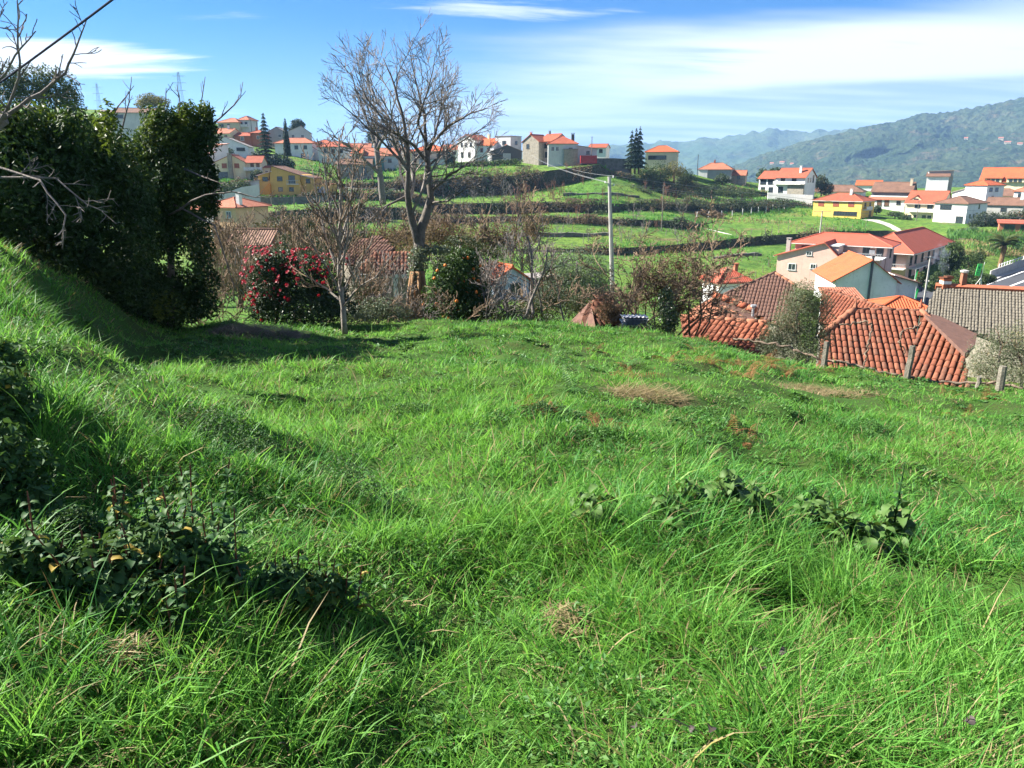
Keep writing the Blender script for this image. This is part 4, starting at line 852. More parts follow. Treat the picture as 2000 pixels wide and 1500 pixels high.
ch = MB(); ch.tube([(0, 0, .9), (0, 0, .96), (0, 0, 1.06), (0, 0, 1.10)], [.16, .24, .24, .1], 10); ch.build('cap', M['concrete'], co)
# ruins and sheds at the foot of the bare trees
hr = empty('shed'); tag(hr, 'open shed with a mossy ribbed tile roof on posts behind the young tree', 'shed', 'sheds behind the hedge')
pa = Plane(760, 500, 38, 6, 24); ro = traced_roof(hr, pa, [(700, 524), (733, 492), (815, 490), (824, 527), (735, 536)], .19, .36, .055, 'tile_old', 'under', 8, False, None)
pb = Plane(715, 468, 42, -24, 26); ro2 = traced_roof(hr, pb, [(657, 497), (703, 466), (748, 464), (772, 486), (735, 508), (688, 516)], .19, .36, .05, 'tile_brown', 'under', 9, False, 'stone', 3)
bm_ = MB(); a_, b_ = pa.hit(700, 531), pa.hit(822, 531); bm_.tube([a_ - Vector((0, 0, .2)), b_ - Vector((0, 0, .2))], .12, 4); bm_.build('beam', M['palegrey'], hr)
for px in (704, 772, 818):
    c = pa.hit(px, 531); k = MB(); k.box(-.10, .10, -.10, .10, -2.6, -.3); k.build('post', M['palegrey'], hr, loc=c)
bw = MB(); c = pa.hit(760, 506); bw.box(-1.7, 1.7, 0, .2, -3.0, -.15); bw.build('back_wall', M['stone'], hr, loc=c)
hr = empty('shed'); tag(hr, 'ruined hut with a sagging brown roof at the edge of the grass', 'shed', 'sheds behind the hedge')
pa = Plane(1155, 589, 25.5, -62, 30); m = MB(); m.slab(pa.poly([(1108, 634), (1153, 588), (1163, 638)]), .1); m.build('roof', M['tile_brown'], hr)
pb = Plane(1155, 589, 25.5, 22, 24); ro = traced_roof(hr, pb, [(1156, 589), (1188, 570), (1214, 612), (1206, 640), (1164, 640)], .22, .36, .06, 'tile_old', 'under', 12, False, 'stone', 2)
m = MB(); m.slab(pa.poly([(1140, 612), (1150, 592), (1160, 590), (1140, 640), (1132, 640)]), .16); m.build('plank', M['under'], hr)
# pale corrugated sheets stacked on a crate
hr = empty('sheet_stack', P(1241, 641, 21.5)); tag(hr, 'stack of pale corrugated roof sheets lying at the edge of the grass', 'sheets')
for k in range(4):
    V, Fc = [], []; n = 26
    for j in (0, 1):
        for i in range(n + 1): V.append((-.38 + .76 * i / n, j * .5, .035 * math.sin(i * 1.57) * .5))
    for i in range(n): Fc.append((i, i + 1, i + n + 2, i + n + 1))
    o = obj('sheet', fast('sheet', V, Fc, M['palegrey'], True), hr, (random.uniform(-.03, .03), random.uniform(-.03, .03), .12 + .065 * k)); o.rotation_euler = (random.uniform(-.05, .02), random.uniform(-.04, .04), random.uniform(-.1, .1))
k = MB(); k.box(-.34, .34, .03, .46, -.3, .09); k.build('crate', M['stone'], hr)

# ------------------------------------------------------------------ fence posts and the twisted vine along the edge of the meadow
M['wood'] = surf('wood', (.20, .185, .15), (.12, .11, .09), 3, .95, .1, .6, 25, (.25, .25, .20))
M['vine'] = surf('vine', (.19, .145, .11), (.13, .10, .075), 6, .9, .1, .5, 30)
FP = []
def post(label, px, pyb, pyt, wpx, tilt=0, sides=4):
    b = fieldP(px, pyb); hgt = (pyb - pyt) * MPP(b.y) * 1.0; w = wpx * MPP(b.y) / 2; m = MB()
    pts = [(tilt * hgt * k + random.uniform(-.01, .01), random.uniform(-.01, .01), -.4 if k == 0 else hgt * k) for k in (0, .3, .6, .85, 1)]
    m.tube(pts, [w * 1.1, w * 1.05, w, w * .97, w * .9], sides + 3); o = m.build('fence_post', M['wood'], None, False, b); tag(o, label, 'post', 'wooden posts along the meadow edge'); return o
post('square grey green wooden post standing in front of the left half of the tiled roof', 1606, 724, 660, 12, .05, 2)
o = post('leaning wooden post wrapped in dry vine stems at the middle of the tiled roof', 1770, 745, 676, 13, .04, 2)
post('short thin stub of a post between two taller ones', 1909, 764, 738, 9)
post('thick round post with a weathered white top beside the olive bush', 1951, 768, 713, 15, 0, 5)
def vine(label, pts, yoff, rad, amp=.02, knots=60):
    P3 = [Vector(P(px, py, yy)) for px, py, yy in pts]; c = []
    for i in range(len(P3) - 1):
        for k in range(8): c.append(P3[i].lerp(P3[i + 1], k / 8))
    c.append(P3[-1]); r = random.Random(len(label))
    c = [p + Vector((r.gauss(0, amp), r.gauss(0, amp), r.gauss(0, amp))) for p in c]
    m = MB(); m.tube(c, [rad * r.uniform(.7, 1.35) for _ in c], 5); o = m.build('vine_stem', M['vine'], None, True); tag(o, label, 'vine', 'vine stems along the meadow edge'); return o
vine('long knotted grey vine stem strung from post to post in front of the tiled roof', [(1432, 662, 18.6), (1480, 668, 18.3), (1530, 676, 18.0), (1570, 690, 17.8), (1606, 703, 17.55), (1650, 707, 17.4), (1700, 722, 17.1), (1740, 731, 16.9), (1770, 738, 16.75), (1830, 746, 16.5), (1905, 748, 16.2), (1951, 747, 16.0), (1975, 754, 15.9), (2010, 762, 15.7), (2080, 770, 15.5)], 0, .030)
vine('thin curling vine loop in front of the tile columns', [(1640, 636, 17.6), (1668, 632, 17.6), (1690, 627, 17.5), (1704, 634, 17.4), (1698, 660, 17.3), (1690, 700, 17.2), (1685, 724, 17.1)], 0, .019)
vine('thin arching vine rising beside the middle post', [(1768, 690, 16.8), (1756, 668, 16.8), (1762, 648, 16.9), (1785, 640, 17.0), (1800, 630, 17.1)], 0, .018)

# ------------------------------------------------------------------ poles and wires
M['wire'] = surf('wire', (.26, .27, .28), None, 3, .6, .3)
M['cable'] = surf('cable', (.045, .05, .07), None, 3, .95, .05)
bt = P(1196, 556, 62); tp = P(1190, 345, 62)
pr = empty('utility_pole', bt); tag(pr, 'tall pale concrete pole with three insulated wires in front of the terraces', 'pole', 'utility poles'); tpl = tp - bt
m = MB(); m.tube([(0, 0, -2)] + [tuple(tpl * k) for k in (0, .5, 1)], [.20, .19, .16, .125], 8); m.build('pole', M['concrete'], pr)
INS = []
for k, (dz, dx_) in enumerate(((.0, .32), (-.42, -.30), (-.62, .38))):
    m = MB(); q = tpl + Vector((0, 0, dz - .1)); m.tube([tuple(q), tuple(q + Vector((dx_, 0, .02)))], .03, 5); b_ = m.build('bracket', M['metal'], pr)
    m = MB(); e = q + Vector((dx_, 0, 0)); m.tube([tuple(e + Vector((0, 0, z))) for z in (0, .05, .09, .14, .18)], [.03, .07, .04, .07, .03], 7); m.build('insulator', M['white'], b_); INS.append(bt + e + Vector((0, 0, .15)))
def wire(label, a, b, sag, rad, mat='wire', n=24):
    pts = []
    for i in range(n + 1): f = i / n; p = a.lerp(b, f); p = p - Vector((0, 0, sag * 4 * f * (1 - f))); pts.append(p)
    m = MB(); m.tube(pts, rad, 4); o = m.build('power_line', M[mat], None, True); tag(o, label, 'wire', 'overhead wires'); return o
pl2 = []
for k, (px, py) in enumerate(((1090, 318), (1038, 303), (1042, 307))):
    wire(('upper', 'middle', 'lower')[k] + ' wire running from the concrete pole up towards the skyline houses', INS[k], P(px, py, 150), .4, .013)
for k, (px, py) in enumerate(((2060, 412), (2060, 424), (2060, 432))):
    wire(('upper', 'middle', 'lower')[k] + ' wire running from the concrete pole across the field to the village', INS[k], P(px, py, 118), .9, .015)
wire('thick dark cable slanting down out of the sky over the big hedge', P(300, -62, 9), P(-120, 246, 11), .02, .013, 'cable')
def woodpole(label, px, pyb, pyt, y, r=.12, arm=0, mat='concrete'):
    b = P(px, pyb, y); h_ = (pyb - pyt) * MPP(y); o = empty('utility_pole', b); tag(o, label, 'pole', 'utility poles'); m = MB(); m.tube([(0, 0, -2), (0, 0, h_ * .5), (0, 0, h_)], [r * 1.2, r, r * .8], 6); m.build('pole', M[mat], o)
    if arm: m = MB(); m.tube([(-arm, 0, h_ - .15), (arm, 0, h_ - .15)], r * .45, 4); m.build('crossarm', M['metal'], o)
    return o
woodpole('concrete pole with a wide crossarm at the edge of the wide field', 1600, 470, 414, 185, .17, 2.2)
woodpole('wooden pole on the lawn beside the red container', 1155, 318, 271, 262, .14, .5, 'wood')
woodpole('thin dark pole above the bushes of the hill', 1362, 335, 304, 285, .10, 0, 'frame_d')
woodpole('slim wooden pole among the terraces', 1292, 448, 365, 200, .12, .5, 'wood')
woodpole('pole in front of the cream dormer house', 1787, 450, 395, 240, .12, .8, 'wood')
woodpole('tall double pole with a lamp arm in front of the apartment block', 1803, 600, 500, 110, .13, .9)
woodpole('thin mast beside the top house of the hillside', 492, 262, 236, 330, .12, 0, 'frame_d'); woodpole('thin mast leaning a little near the conifer', 503, 262, 241, 330, .12, 0, 'frame_d')
for px, py, yb, y in ((200, 250, 173, 900), (358, 235, 152, 700)):
    o = empty('pylon', P(px, py, y)); tag(o, 'thin steel lattice pylon above the hedge, ' + ('in front of the white cloud' if px < 300 else 'beside the yellow tree'), 'pylon', 'pylons'); H_ = (py - yb) * MPP(y)
    for sx_, sy_ in ((-1, -1), (1, -1), (1, 1), (-1, 1)): m = MB(); m.tube([(sx_ * 3, sy_ * 3, -8), (sx_ * .5, sy_ * .5, H_)], .18, 4); m.build('leg', M['metal'], o)
    for f in (.62, .78, .92): m = MB(); w_ = 6 - 4 * abs(f - .78); m.tube([(-w_, 0, H_ * f), (w_, 0, H_ * f)], .2, 4); m.build('crossarm', M['metal'], o)

# ------------------------------------------------------------------ street, driveway, walls, sign, flags
M['asphalt'] = surf('asphalt', (.060, .065, .075), (.05, .053, .06), .6, .9, .2, .2, 20)
M['pave'] = surf('pave', (.42, .40, .36), (.34, .32, .29), 1, .9, .15)
M['paint'] = surf('paint', (.75, .75, .74), None, 2, .7, .3)
zr = P(1960, 550, 140).z
class Flat(Plane):
    def __init__(s, z): s.O = Vector((0, 0, z)); s.n = Vector((0, 0, 1)); s.u = Vector((1, 0, 0)); s.v = Vector((0, -1, 0))
rp = Flat(zr); m = MB(); m.slab(rp.poly([(1735, 553), (1800, 549), (1850, 556), (1905, 556), (2000, 526), (2130, 478), (2400, 520), (2400, 700), (1900, 660), (1745, 610)]), .3); tag(m.build('road', M['asphalt']), 'dark asphalt street in the valley', kind='structure')
rq = Flat(zr + .02)
for pts in ([(1918, 558.5), (2010, 525), (2010, 527.2), (1923, 558.5)], [(1964, 561), (2010, 543.5), (2010, 546.5), (1971, 561)]):
    m = MB(); m.slab(rq.poly(pts), .015); tag(m.build('road_marking', M['paint']), 'white painted line on the street', kind='structure')
rs = Flat(zr + .14); m = MB(); m.slab(rs.poly([(1925, 551), (1948, 536), (2010, 518), (2010, 523), (1955, 540.5), (1932, 551.5)]), .4); tag(m.build('pavement', M['pave']), 'pale pavement along the street wall', kind='structure')
m = MB(); m.slab(rs.poly([(1735, 546), (1752, 549), (1800, 545), (1835, 552), (1833, 556), (1800, 550.5), (1737, 553)]), .4); tag(m.build('pavement', M['pave']), 'pavement in front of the apartment block', kind='structure')
def wallrun(label, pts, thick, mat, name='garden_wall', cat='wall', group=None, drop=2.5):
    """pts: (px, py_top, depth, height)"""
    m = MB(); T = [(P(px, py, y), h_) for px, py, y, h_ in pts]; n = len(T); V = []; Fc = []
    for p, h_ in T:
        for dy_ in (0, thick): V += [(p.x, p.y + dy_, p.z), (p.x, p.y + dy_, p.z - h_ - drop)]
    for i in range(n - 1):
        a = i * 4; b = a + 4; Fc += [(a, a + 1, b + 1, b), (a + 2, b + 2, b + 3, a + 3), (a, b, b + 2, a + 2)]
    Fc += [(0, 2, 3, 1), (n * 4 - 4, n * 4 - 3, n * 4 - 1, n * 4 - 2)]; m.add(V, Fc); o = m.build(name, M[mat]); tag(o, label, cat, group); return o
ww = wallrun('low street wall with a pale railing beside the palm', [(1936, 529, 146, .8), (1952, 523, 148, 1.0), (1975, 515, 155, 1.0), (2010, 503, 165, 1.0), (2100, 470, 190, 1)], .3, 'concrete')
for i in range(12):
    f = i / 11; p = P(1952 + 58 * f, 523 - 20 * f, 148 + 17 * f); m = MB(); m.box(-.06, .06, .05, .17, 0, .75); m.build('baluster', M['paint'], ww, loc=p)
m = MB(); m.tube([P(1952, 517, 148.1), P(2010, 497.5, 165.1)], .07, 4); m.build('handrail', M['paint'], ww)
wallrun('rough grey stone wall beneath the spruces on the skyline', [(1114, 309, 264, 2.2), (1160, 309, 263, 2.6), (1200, 309, 263, 3.0), (1231, 311, 263, 3.0)], .5, 'drystone', group='field walls')
wallrun('short pale blockwork wall at the corner of the wide field', [(1359, 442, 222, 1.3), (1395, 450, 214, 1.3), (1429, 458, 205, 1.5)], .3, 'palegrey', group='field walls')
wallrun('dark stone wall below the ochre house', [(470, 386, 203, 2.0), (560, 385, 203, 2.0), (640, 382, 204, 2.0)], .5, 'drystone', group='field walls')
wallrun('pale garden wall in front of the white farmhouse', [(1500, 376, 276, 1.5), (1545, 379, 272, 1.6), (1588, 381, 268, 1.8)], .4, 'palegrey', group='field walls')
wallrun('dark stone wall under the white house with the blank side', [(1850, 440, 228, 1.5), (1880, 437, 232, 2.2), (1915, 430, 240, 2.2)], .4, 'drystone', group='field walls')
wallrun('pale roadside wall left of the ochre house', [(405, 385, 198, 1.6), (440, 377, 198, 1.8), (470, 366, 198, 1.8), (505, 360, 199, 1.8)], .4, 'palegrey', group='field walls')
# curved driveway: follows the lawn
L0 = [(1655, 428), (1680, 429), (1705, 433), (1725, 439), (1740, 446), (1748, 455)]; L1 = [(1668, 425.5), (1692, 426.5), (1717, 430.5), (1740, 438), (1757, 447), (1765, 456)]
V = []
for a_, b_ in zip(L0, L1):
    for q in (a_, b_): p = ground_at(q[0], q[1], 170, 262); V.append((p.x, p.y, p.z + .06))
m = MB(); m.add(V, [(2 * i, 2 * i + 1, 2 * i + 3, 2 * i + 2) for i in range(len(L0) - 1)]); tag(m.build('driveway', M['pave']), 'curved pale driveway across the lawn', kind='structure')
c = P(1150, 313, 258); o = empty('container', c); tag(o, 'long red container on the skyline lawn', 'container'); m = MB(); m.box(-2.7, 2.7, 0, 2.2, -1, 1.5); m.build('body', surf('redpaint', (.42, .03, .035), None, 1, .5, .4), o)
for k in range(12): m = MB(); x = -2.55 + k * .46; m.box(x - .06, x + .06, -.06, 0, 0, 1.42); m.build('rib', bpy.data.materials['redpaint'], o)
# green drugstore-style banner on a tripod mast
M['bannergreen'] = surf('bannergreen', (.10, .62, .16), (.09, .56, .14), .6, .6, .3)
c = P(1912, 562, 92); bo = empty('banner_sign', c); tag(bo, 'bright green hanging banner with dark marks on a steel tripod mast', 'sign'); u_ = MPP(92)
for dx_ in (-18, -2, 7): m = MB(); m.tube([(dx_ * u_, 0, -1.5 if dx_ == -2 else -.6), (1 * u_, 0, 20 * u_)], .035, 5); m.build('leg', M['paint'], bo)
m = MB(); m.tube([(1 * u_, 0, 20 * u_), (3 * u_, 0, 50 * u_)], .03, 5); m.build('mast', M['paint'], bo)
V = [(-11.5 * u_, 0, 24 * u_), (-2.5 * u_, 0, 23 * u_), (0 * u_, 0, 46.5 * u_), (-9 * u_, 0, 46.5 * u_)]; m = MB(); m.add(V + [(x, .05, z) for x, y, z in V], [(0, 1, 2, 3), (7, 6, 5, 4), (0, 4, 5, 1), (1, 5, 6, 2), (2, 6, 7, 3), (3, 7, 4, 0)]); bn = m.build('banner', M['bannergreen'], bo)
M['ink'] = surf('ink', (.01, .10, .05), None, 2, .7, .2)
for x0, x1, z0, z1 in ((-8.0, -2.6, 40.2, 41.2), (-7.4, -4.4, 38.2, 39.6), (-5.4, -4.2, 36.4, 38.2), (-8.6, -3.2, 33.6, 34.4), (-9.6, -8.6, 29.4, 30.6), (-8.0, -6.6, 29.4, 30.6), (-6.0, -4.4, 29.6, 30.4), (-8.4, -4.4, 26.2, 26.9)):
    m = MB(); m.box(x0 * u_, x1 * u_, -.02, .01, z0 * u_, z1 * u_); m.build('mark', M['ink'], bn)
def flag(label, px, py, y, hh, cols):
    c = P(px, py, y); o = empty('flag', c); tag(o, label, 'flag', 'flags by the street'); m = MB(); m.tube([(0, 0, -3), (0, 0, hh * 1.05)], .03, 5); m.build('pole', M['paint'], o)
    for k, (f0, f1, mt) in enumerate(cols):
        V, Fc = [], []; n, r_ = 6, 7
        for j in range(r_ + 1):
            t = j / r_
            for i in range(n + 1):
                f = f0 + (f1 - f0) * i / n; V.append((.05 + .75 * f * (1 - .35 * t), .16 * math.sin(f * 11 + t * 2), hh * (1 - .15 * f) - 1.55 * t * (1 - .1 * f) - .35 * f))
        for j in range(r_):
            for i in range(n): a = j * (n + 1) + i; Fc.append((a, a + 1, a + n + 2, a + n + 1))
        obj('green_cloth' if k == 0 else 'red_cloth', fast('cloth', V, Fc, mt, True), o)
fg = leaf('flag_green', (.02, .30, .08), (.03, .34, .10), .3); fr_ = leaf('flag_red', (.60, .05, .02), (.66, .08, .03), .3)
flag('drooping green and red national flag in front of the apartment block', 1786, 548, 122, 1.8, ((0, .42, fg), (.42, 1, fr_)))
flag('limp green flag hanging lower by the street pole', 1786, 585, 110, 1.8, ((0, .6, fg),))
# rows of posts in the fields
def small_posts(label, pts, hm, r, mat, grp, y0=150, y1=275, name='fence_post'):
    m = MB(); m.tube([(0, 0, -.5), (0, 0, hm)], r, 5); me = m.mesh('post', M[mat])
    for px, py in pts:
        p = ground_at(px, py, y0, y1); o = obj(name, me, None, p); o.rotation_euler = (random.gauss(0, .05), random.gauss(0, .07), 0); o.scale = (1, 1, random.uniform(.8, 1.15)); tag(o, label, 'post', grp)
small_posts('pale square concrete post along the top edge of the wide field', [(1361, 425), (1383, 425), (1410, 424), (1430, 422), (1450, 420), (1467, 418), (1481, 416), (1496, 414), (1509, 412), (1521, 410), (1532, 408)], 1.9, .13, 'palegrey', 'concrete posts of the wide field')
small_posts('thin dark stake of the wire fence along the lower edge of the wide field', [(1438, 462), (1466, 461), (1495, 457.5), (1507, 457), (1521, 456), (1539, 455), (1555, 455), (1572, 452), (1588, 452), (1610, 450), (1628, 450), (1640, 448), (1664, 447), (1690, 446)], 1.9, .07, 'wood', 'stakes above the dark wall')
small_posts('leaning vine stake in the stepped fields of the hillside', [(x, y) for x, y in [(1062, 452), (1071, 455), (1099, 452), (1118, 456), (1139, 476), (1170, 475), (1203, 478), (1213, 472), (1226, 470), (1234, 462), (1252, 468), (1262, 462), (1040, 452), (1052, 462), (1085, 470), (1012, 470), (1300, 462), (1318, 458), (1376, 480), (1343, 474), (1395, 474), (1110, 431), (1128, 429), (1150, 428), (960, 447), (985, 446), (930, 446), (905, 450)]], 1.9, .07, 'wood', 'vine stakes in the stepped fields')
small_posts('grey stake of the lower field beside the pink house', [(1390, 520), (1414, 520), (1448, 512), (1472, 508), (1478, 510), (1490, 535), (1500, 522), (1475, 545)], 1.8, .07, 'wood', 'stakes in the lower field', 90, 200)
small_posts('thin pole of the vine rows below the ochre house', [(478, 412), (488, 412), (531, 408), (484, 440), (575, 408), (620, 405), (655, 402)], 3.0, .08, 'wood', 'poles below the ochre house')

# stalks and rows of the kitchen garden right of the apartment block
r = np.random.default_rng(88); n = 5200; px = r.uniform(1850, 2060, n); pyy = r.uniform(452, 502, n); pts = []
for a_, b_ in zip(px, pyy): p = ground_at(a_, b_, 120, 262); pts.append(p)
p = np.array([tuple(q) for q in pts]); dry = (fbm(p[:, 0] * .12, p[:, 1] * .06, 2, 1) + r.normal(0, .05, n) + (pyy - 478) * .006 > .5).astype(int)
V, Fc = blade_mesh(p[:, 0], p[:, 1], p[:, 2], r.uniform(0, 6.28, n), np.where(dry, .7, 1.3) * r.uniform(.5, 1.2, n), np.abs(r.normal(.1, .2, n)), r.uniform(0, .6, n), np.full(n, .22), r.uniform(0, 6.28, n), 2)
tag(obj('garden_rows', fast('garden_rows', V, Fc, [M['weedleaf'], M['straw']], False, np.repeat(r.random(n), 5), np.repeat(dry, 3))), 'rows of green and dry stalks in the kitchen garden beside the street', kind='stuff')
# ------------------------------------------------------------------ plants: kit
def bark(n, c): M[n] = surf('bark_' + n, c, tuple(x * .6 for x in c), 6, .95, .1, .7, 22, tuple(min(1, x * 1.45) for x in c))
bark('b_grey', (.19, .17, .155)); bark('b_twig', (.22, .20, .185)); bark('b_walnut', (.15, .135, .12)); bark('b_brown', (.17, .11, .075)); bark('b_pale', (.27, .245, .215)); bark('b_red', (.22, .115, .08)); bark('b_tan', (.22, .16, .11)); bark('b_peel', (.33, .20, .11))
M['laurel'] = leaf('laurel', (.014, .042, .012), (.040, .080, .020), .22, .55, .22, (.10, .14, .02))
M['laurel_lit'] = leaf('laurel_lit', (.035, .080, .014), (.085, .13, .022), .35, .5, .25)  # brighter copy of laurel: sunlight on the crown tops put into the leaf colour
M['camellia'] = leaf('camellia', (.012, .035, .012), (.03, .06, .02), .12, .45, .25)
M['petal'] = leaf('petal', (.24, .010, .028), (.40, .030, .060), .3, .5, .3)
M['citrus'] = leaf('citrus', (.018, .050, .012), (.045, .085, .02), .25, .5, .2)
M['fruit'] = surf('fruit', (.70, .20, .015), (.60, .15, .01), 8, .5, .4, .2, 60)
M['olive'] = leaf('olive', (.075, .098, .048), (.165, .185, .110), .22, .5, .3, (.24, .20, .09))
M['willow'] = leaf('willow', (.06, .095, .055), (.14, .175, .115), .25, .5, .3)
M['spruce'] = leaf('spruce', (.012, .036, .020), (.03, .06, .028), .1, .6, .2)
M['bush'] = leaf('bush', (.022, .050, .014), (.06, .095, .024), .25, .5, .3)
M['bush_y'] = leaf('bush_y', (.07, .085, .018), (.15, .145, .03), .3, .5, .3)
M['bramble'] = leaf('bramble', (.018, .036, .012), (.055, .070, .024), .2, .55, .3, (.14, .075, .04))
M['dryscrub'] = leaf('dryscrub', (.10, .07, .042), (.17, .125, .075), .25, .7, .2)
M['ivy'] = leaf('ivy', (.018, .042, .014), (.05, .085, .028), .2, .35, .5)
def blobpts(blobs, n, seed, gap=.0, gs=1.2, shell=.55, flat=1.0):
    """points in ellipsoids given as (px, py, depth, rx_px, rz_px[, ry_m]); returns points and outward directions"""
    r = np.random.default_rng(seed); C, Rr = [], []
    for b in blobs:
        c = P(b[0], b[1], b[2]); k = MPP(b[2]); rx, rz = b[3] * k, b[4] * k; ry = b[5] if len(b) > 5 else rx * .8; C.append(tuple(c)); Rr.append((rx, ry, rz))
    C, Rr = np.array(C), np.array(Rr); w = (Rr[:, 0] * Rr[:, 1] * Rr[:, 2]) ** .72; w /= w.sum(); ps, ns = [], []; tot = 0
    while tot < n:
        m = int(n * 1.3); i = r.choice(len(C), m, p=w); d = r.normal(size=(m, 3)); d /= np.linalg.norm(d, axis=1, keepdims=True)
        q = 1 - shell * r.random(m) ** 1.6; lump = .62 + .80 * noise3(C[i] * 1.7 + d * 2.6 + i[:, None] * 3.7, 1.5, 1)
        p = C[i] + d * Rr[i] * (q * lump)[:, None]; k = np.ones(m, bool)
        if gap > 0: k = noise3(p, gs, 3) + r.normal(0, .03, m) > gap
        ps.append(p[k]); ns.append(d[k]); tot += k.sum()
        if not k.any(): break
    return np.concatenate(ps)[:n], np.concatenate(ns)[:n], r
def crown(name, blobs, n, L, Wd, mat, seed, parent=None, gap=.0, gs=1.2, shell=.55, up=.25, rnd=1.0):
    p, d, r = blobpts(blobs, n, seed, gap, gs, shell); m = len(p)
    N = d * .7 + r.normal(size=(m, 3)) * .6 * rnd; N[:, 2] += up
    V, Fc = leafcloud(p, N, L * r.uniform(.6, 1.35, m), Wd * r.uniform(.7, 1.3, m), r)
    c = np.clip(noise3(p, 1.1 / max(.4, L * 6), 2) * 1.5 - .25 + r.normal(0, .18, m), 0, 1)
    return obj(name, fast(name, V, Fc, M[mat], False, np.repeat(c, 4)), parent)
def plant(name, label, cat, px, py, y, group=None, loc=None):
    return tag(empty(name, loc if loc is not None else (0, 0, 0)), label, cat, group)

class Wood:
    """branch skeleton: polylines per level"""
    def __init__(s, seed): s.r = random.Random(seed); s.br = {}
    def add(s, pts, r0, r1, lev): s.br.setdefault(lev, []).append((pts, [r0 + (r1 - r0) * i / (len(pts) - 1) for i in range(len(pts))])); return s.br[lev][-1]
    def path(s, pxs, r0, r1, lev):
        P0 = [P(*q) for q in pxs]; c = [P0[0]]
        for i in range(len(P0) - 1):
            for k in (1 / 3, 2 / 3, 1): c.append(P0[i].lerp(P0[i + 1], k) + Vector([s.r.gauss(0, .012) * (P0[i + 1] - P0[i]).length for _ in range(3)]))
        return s.add(c, r0, r1, lev)
    def shoot(s, p, d, L, r0, lev, maxlev, par):
        r = s.r; n = max(3, par.get('seg', 5)); pts = [p]; d = d.normalized()
        for i in range(n):
            d = (d + Vector((r.gauss(0, par['wan']), r.gauss(0, par['wan']), r.gauss(0, par['wan']) + par['up']))).normalized(); p = p + d * (L / n); pts.append(p)
        rad = s.add(pts, r0, max(r0 * .35, par['rmin']), lev); s.kids(rad, L, lev, maxlev, par)
    def kids(s, br, L, lev, maxlev, par, f0=.25):
        if lev >= maxlev: return
        pts, rad = br; r = s.r; nk = par['kids'][min(lev, len(par['kids']) - 1)]; nk = max(1, int(nk * r.uniform(.7, 1.3) + .5))
        for k in range(nk):
            f = f0 + (1 - f0) * (k + r.random()) / nk; x = f * (len(pts) - 1); i = min(int(x), len(pts) - 2); p = pts[i].lerp(pts[i + 1], x - i); t = (pts[i + 1] - pts[i]).normalized()
            ax = t.orthogonal().normalized(); ax.rotate(Matrix.Rotation(r.uniform(0, 6.283), 3, t)); a = R(r.gauss(par['ang'], 12)); d = t * math.cos(a) + ax * math.sin(a)
            q = rad[i] * r.uniform(.45, .72); l = L * par['len'] * r.uniform(.6, 1.25) * (1.15 - .55 * f)
            if l > par.get('lmin', .1): s.shoot(p, d, l, max(q, par['rmin']), lev + 1, maxlev, par)
    def build(s, root, mats, nmain=1, limb='limb', twig='twigs', sides=(8, 6, 4, 3, 3, 3)):
        tw = MB()
        for lev in sorted(s.br):
            for pts, rad in s.br[lev]:
                if lev <= nmain:
                    m = MB(); m.tube(pts, rad, sides[lev]); m.build('trunk' if lev == 0 else limb, M[mats[0]], root, True)
                else: tw.tube(pts, rad, sides[min(lev, 5)], False)
        if tw.v: tag(tw.build(twig, M[mats[1]], root), kind='stuff')
        return root

# ------------------------------------------------------------------ trees behind the meadow
t = plant('walnut_tree', 'tall bare walnut tree with a gnarled grey trunk behind the meadow', 'tree', 0, 0, 0); w = Wood(3); Y = 24.0
w.path([(817, 640, Y), (815, 560, Y), (816, 520, Y), (819, 480, Y), (822, 448, Y), (834, 414, Y), (842, 388, Y), (839, 345, Y), (833, 300, Y), (831, 262, Y)], .225, .05, 0)
par = dict(wan=.075, up=.05, ang=38, len=.58, kids=(8, 11, 8, 5), rmin=.0062, seg=4, lmin=.2)
for pts, a, b in (([(819, 476, Y), (806, 436, Y - .1), (799, 408, Y - .2), (796, 370, Y - .4), (798, 310, Y - .5), (790, 240, Y - .4), (772, 170, Y - .2), (748, 112, Y)], .20, .02),
                  ([(831, 265, Y), (828, 220, Y + .2), (812, 160, Y + .4), (800, 100, Y + .5)], .075, .015), ([(834, 310, Y), (850, 262, Y + .3), (862, 205, Y + .6), (868, 130, Y + .6)], .07, .015),
                  ([(836, 318, Y), (806, 282, Y - .4), (764, 255, Y - .9), (715, 190, Y - 1.2), (690, 130, Y - 1.3)], .085, .016), ([(833, 292, Y), (872, 248, Y - .5), (918, 222, Y - .8), (955, 210, Y - 1)], .07, .015),
                  ([(842, 372, Y), (878, 342, Y - .5), (916, 318, Y - .9), (958, 300, Y - 1.2)], .07, .016), ([(800, 380, Y), (758, 400, Y - .6), (738, 412, Y - .9), (716, 440, Y - 1)], .06, .02),
                  ([(797, 330, Y - .4), (755, 285, Y - .2), (700, 232, Y), (650, 190, Y)], .07, .015), ([(831, 275, Y), (815, 235, Y - 1), (836, 180, Y - 1.6), (850, 110, Y - 1.8)], .06, .014), ([(797, 300, Y - .5), (775, 250, Y + .6), (735, 200, Y + 1), (715, 120, Y + 1.3)], .06, .014),
                  ([(835, 325, Y), (880, 290, Y + .7), (925, 262, Y + 1.2), (960, 240, Y + 1.4)], .055, .014), ([(840, 398, Y), (876, 392, Y - .6), (912, 366, Y - 1), (940, 362, Y - 1.2)], .05, .013)):
    br = w.path(pts, a * .72, b * .6, 1); w.kids(br, sum((br[0][i + 1] - br[0][i]).length for i in range(len(br[0]) - 1)) * .72, 1, 4, par, .2)
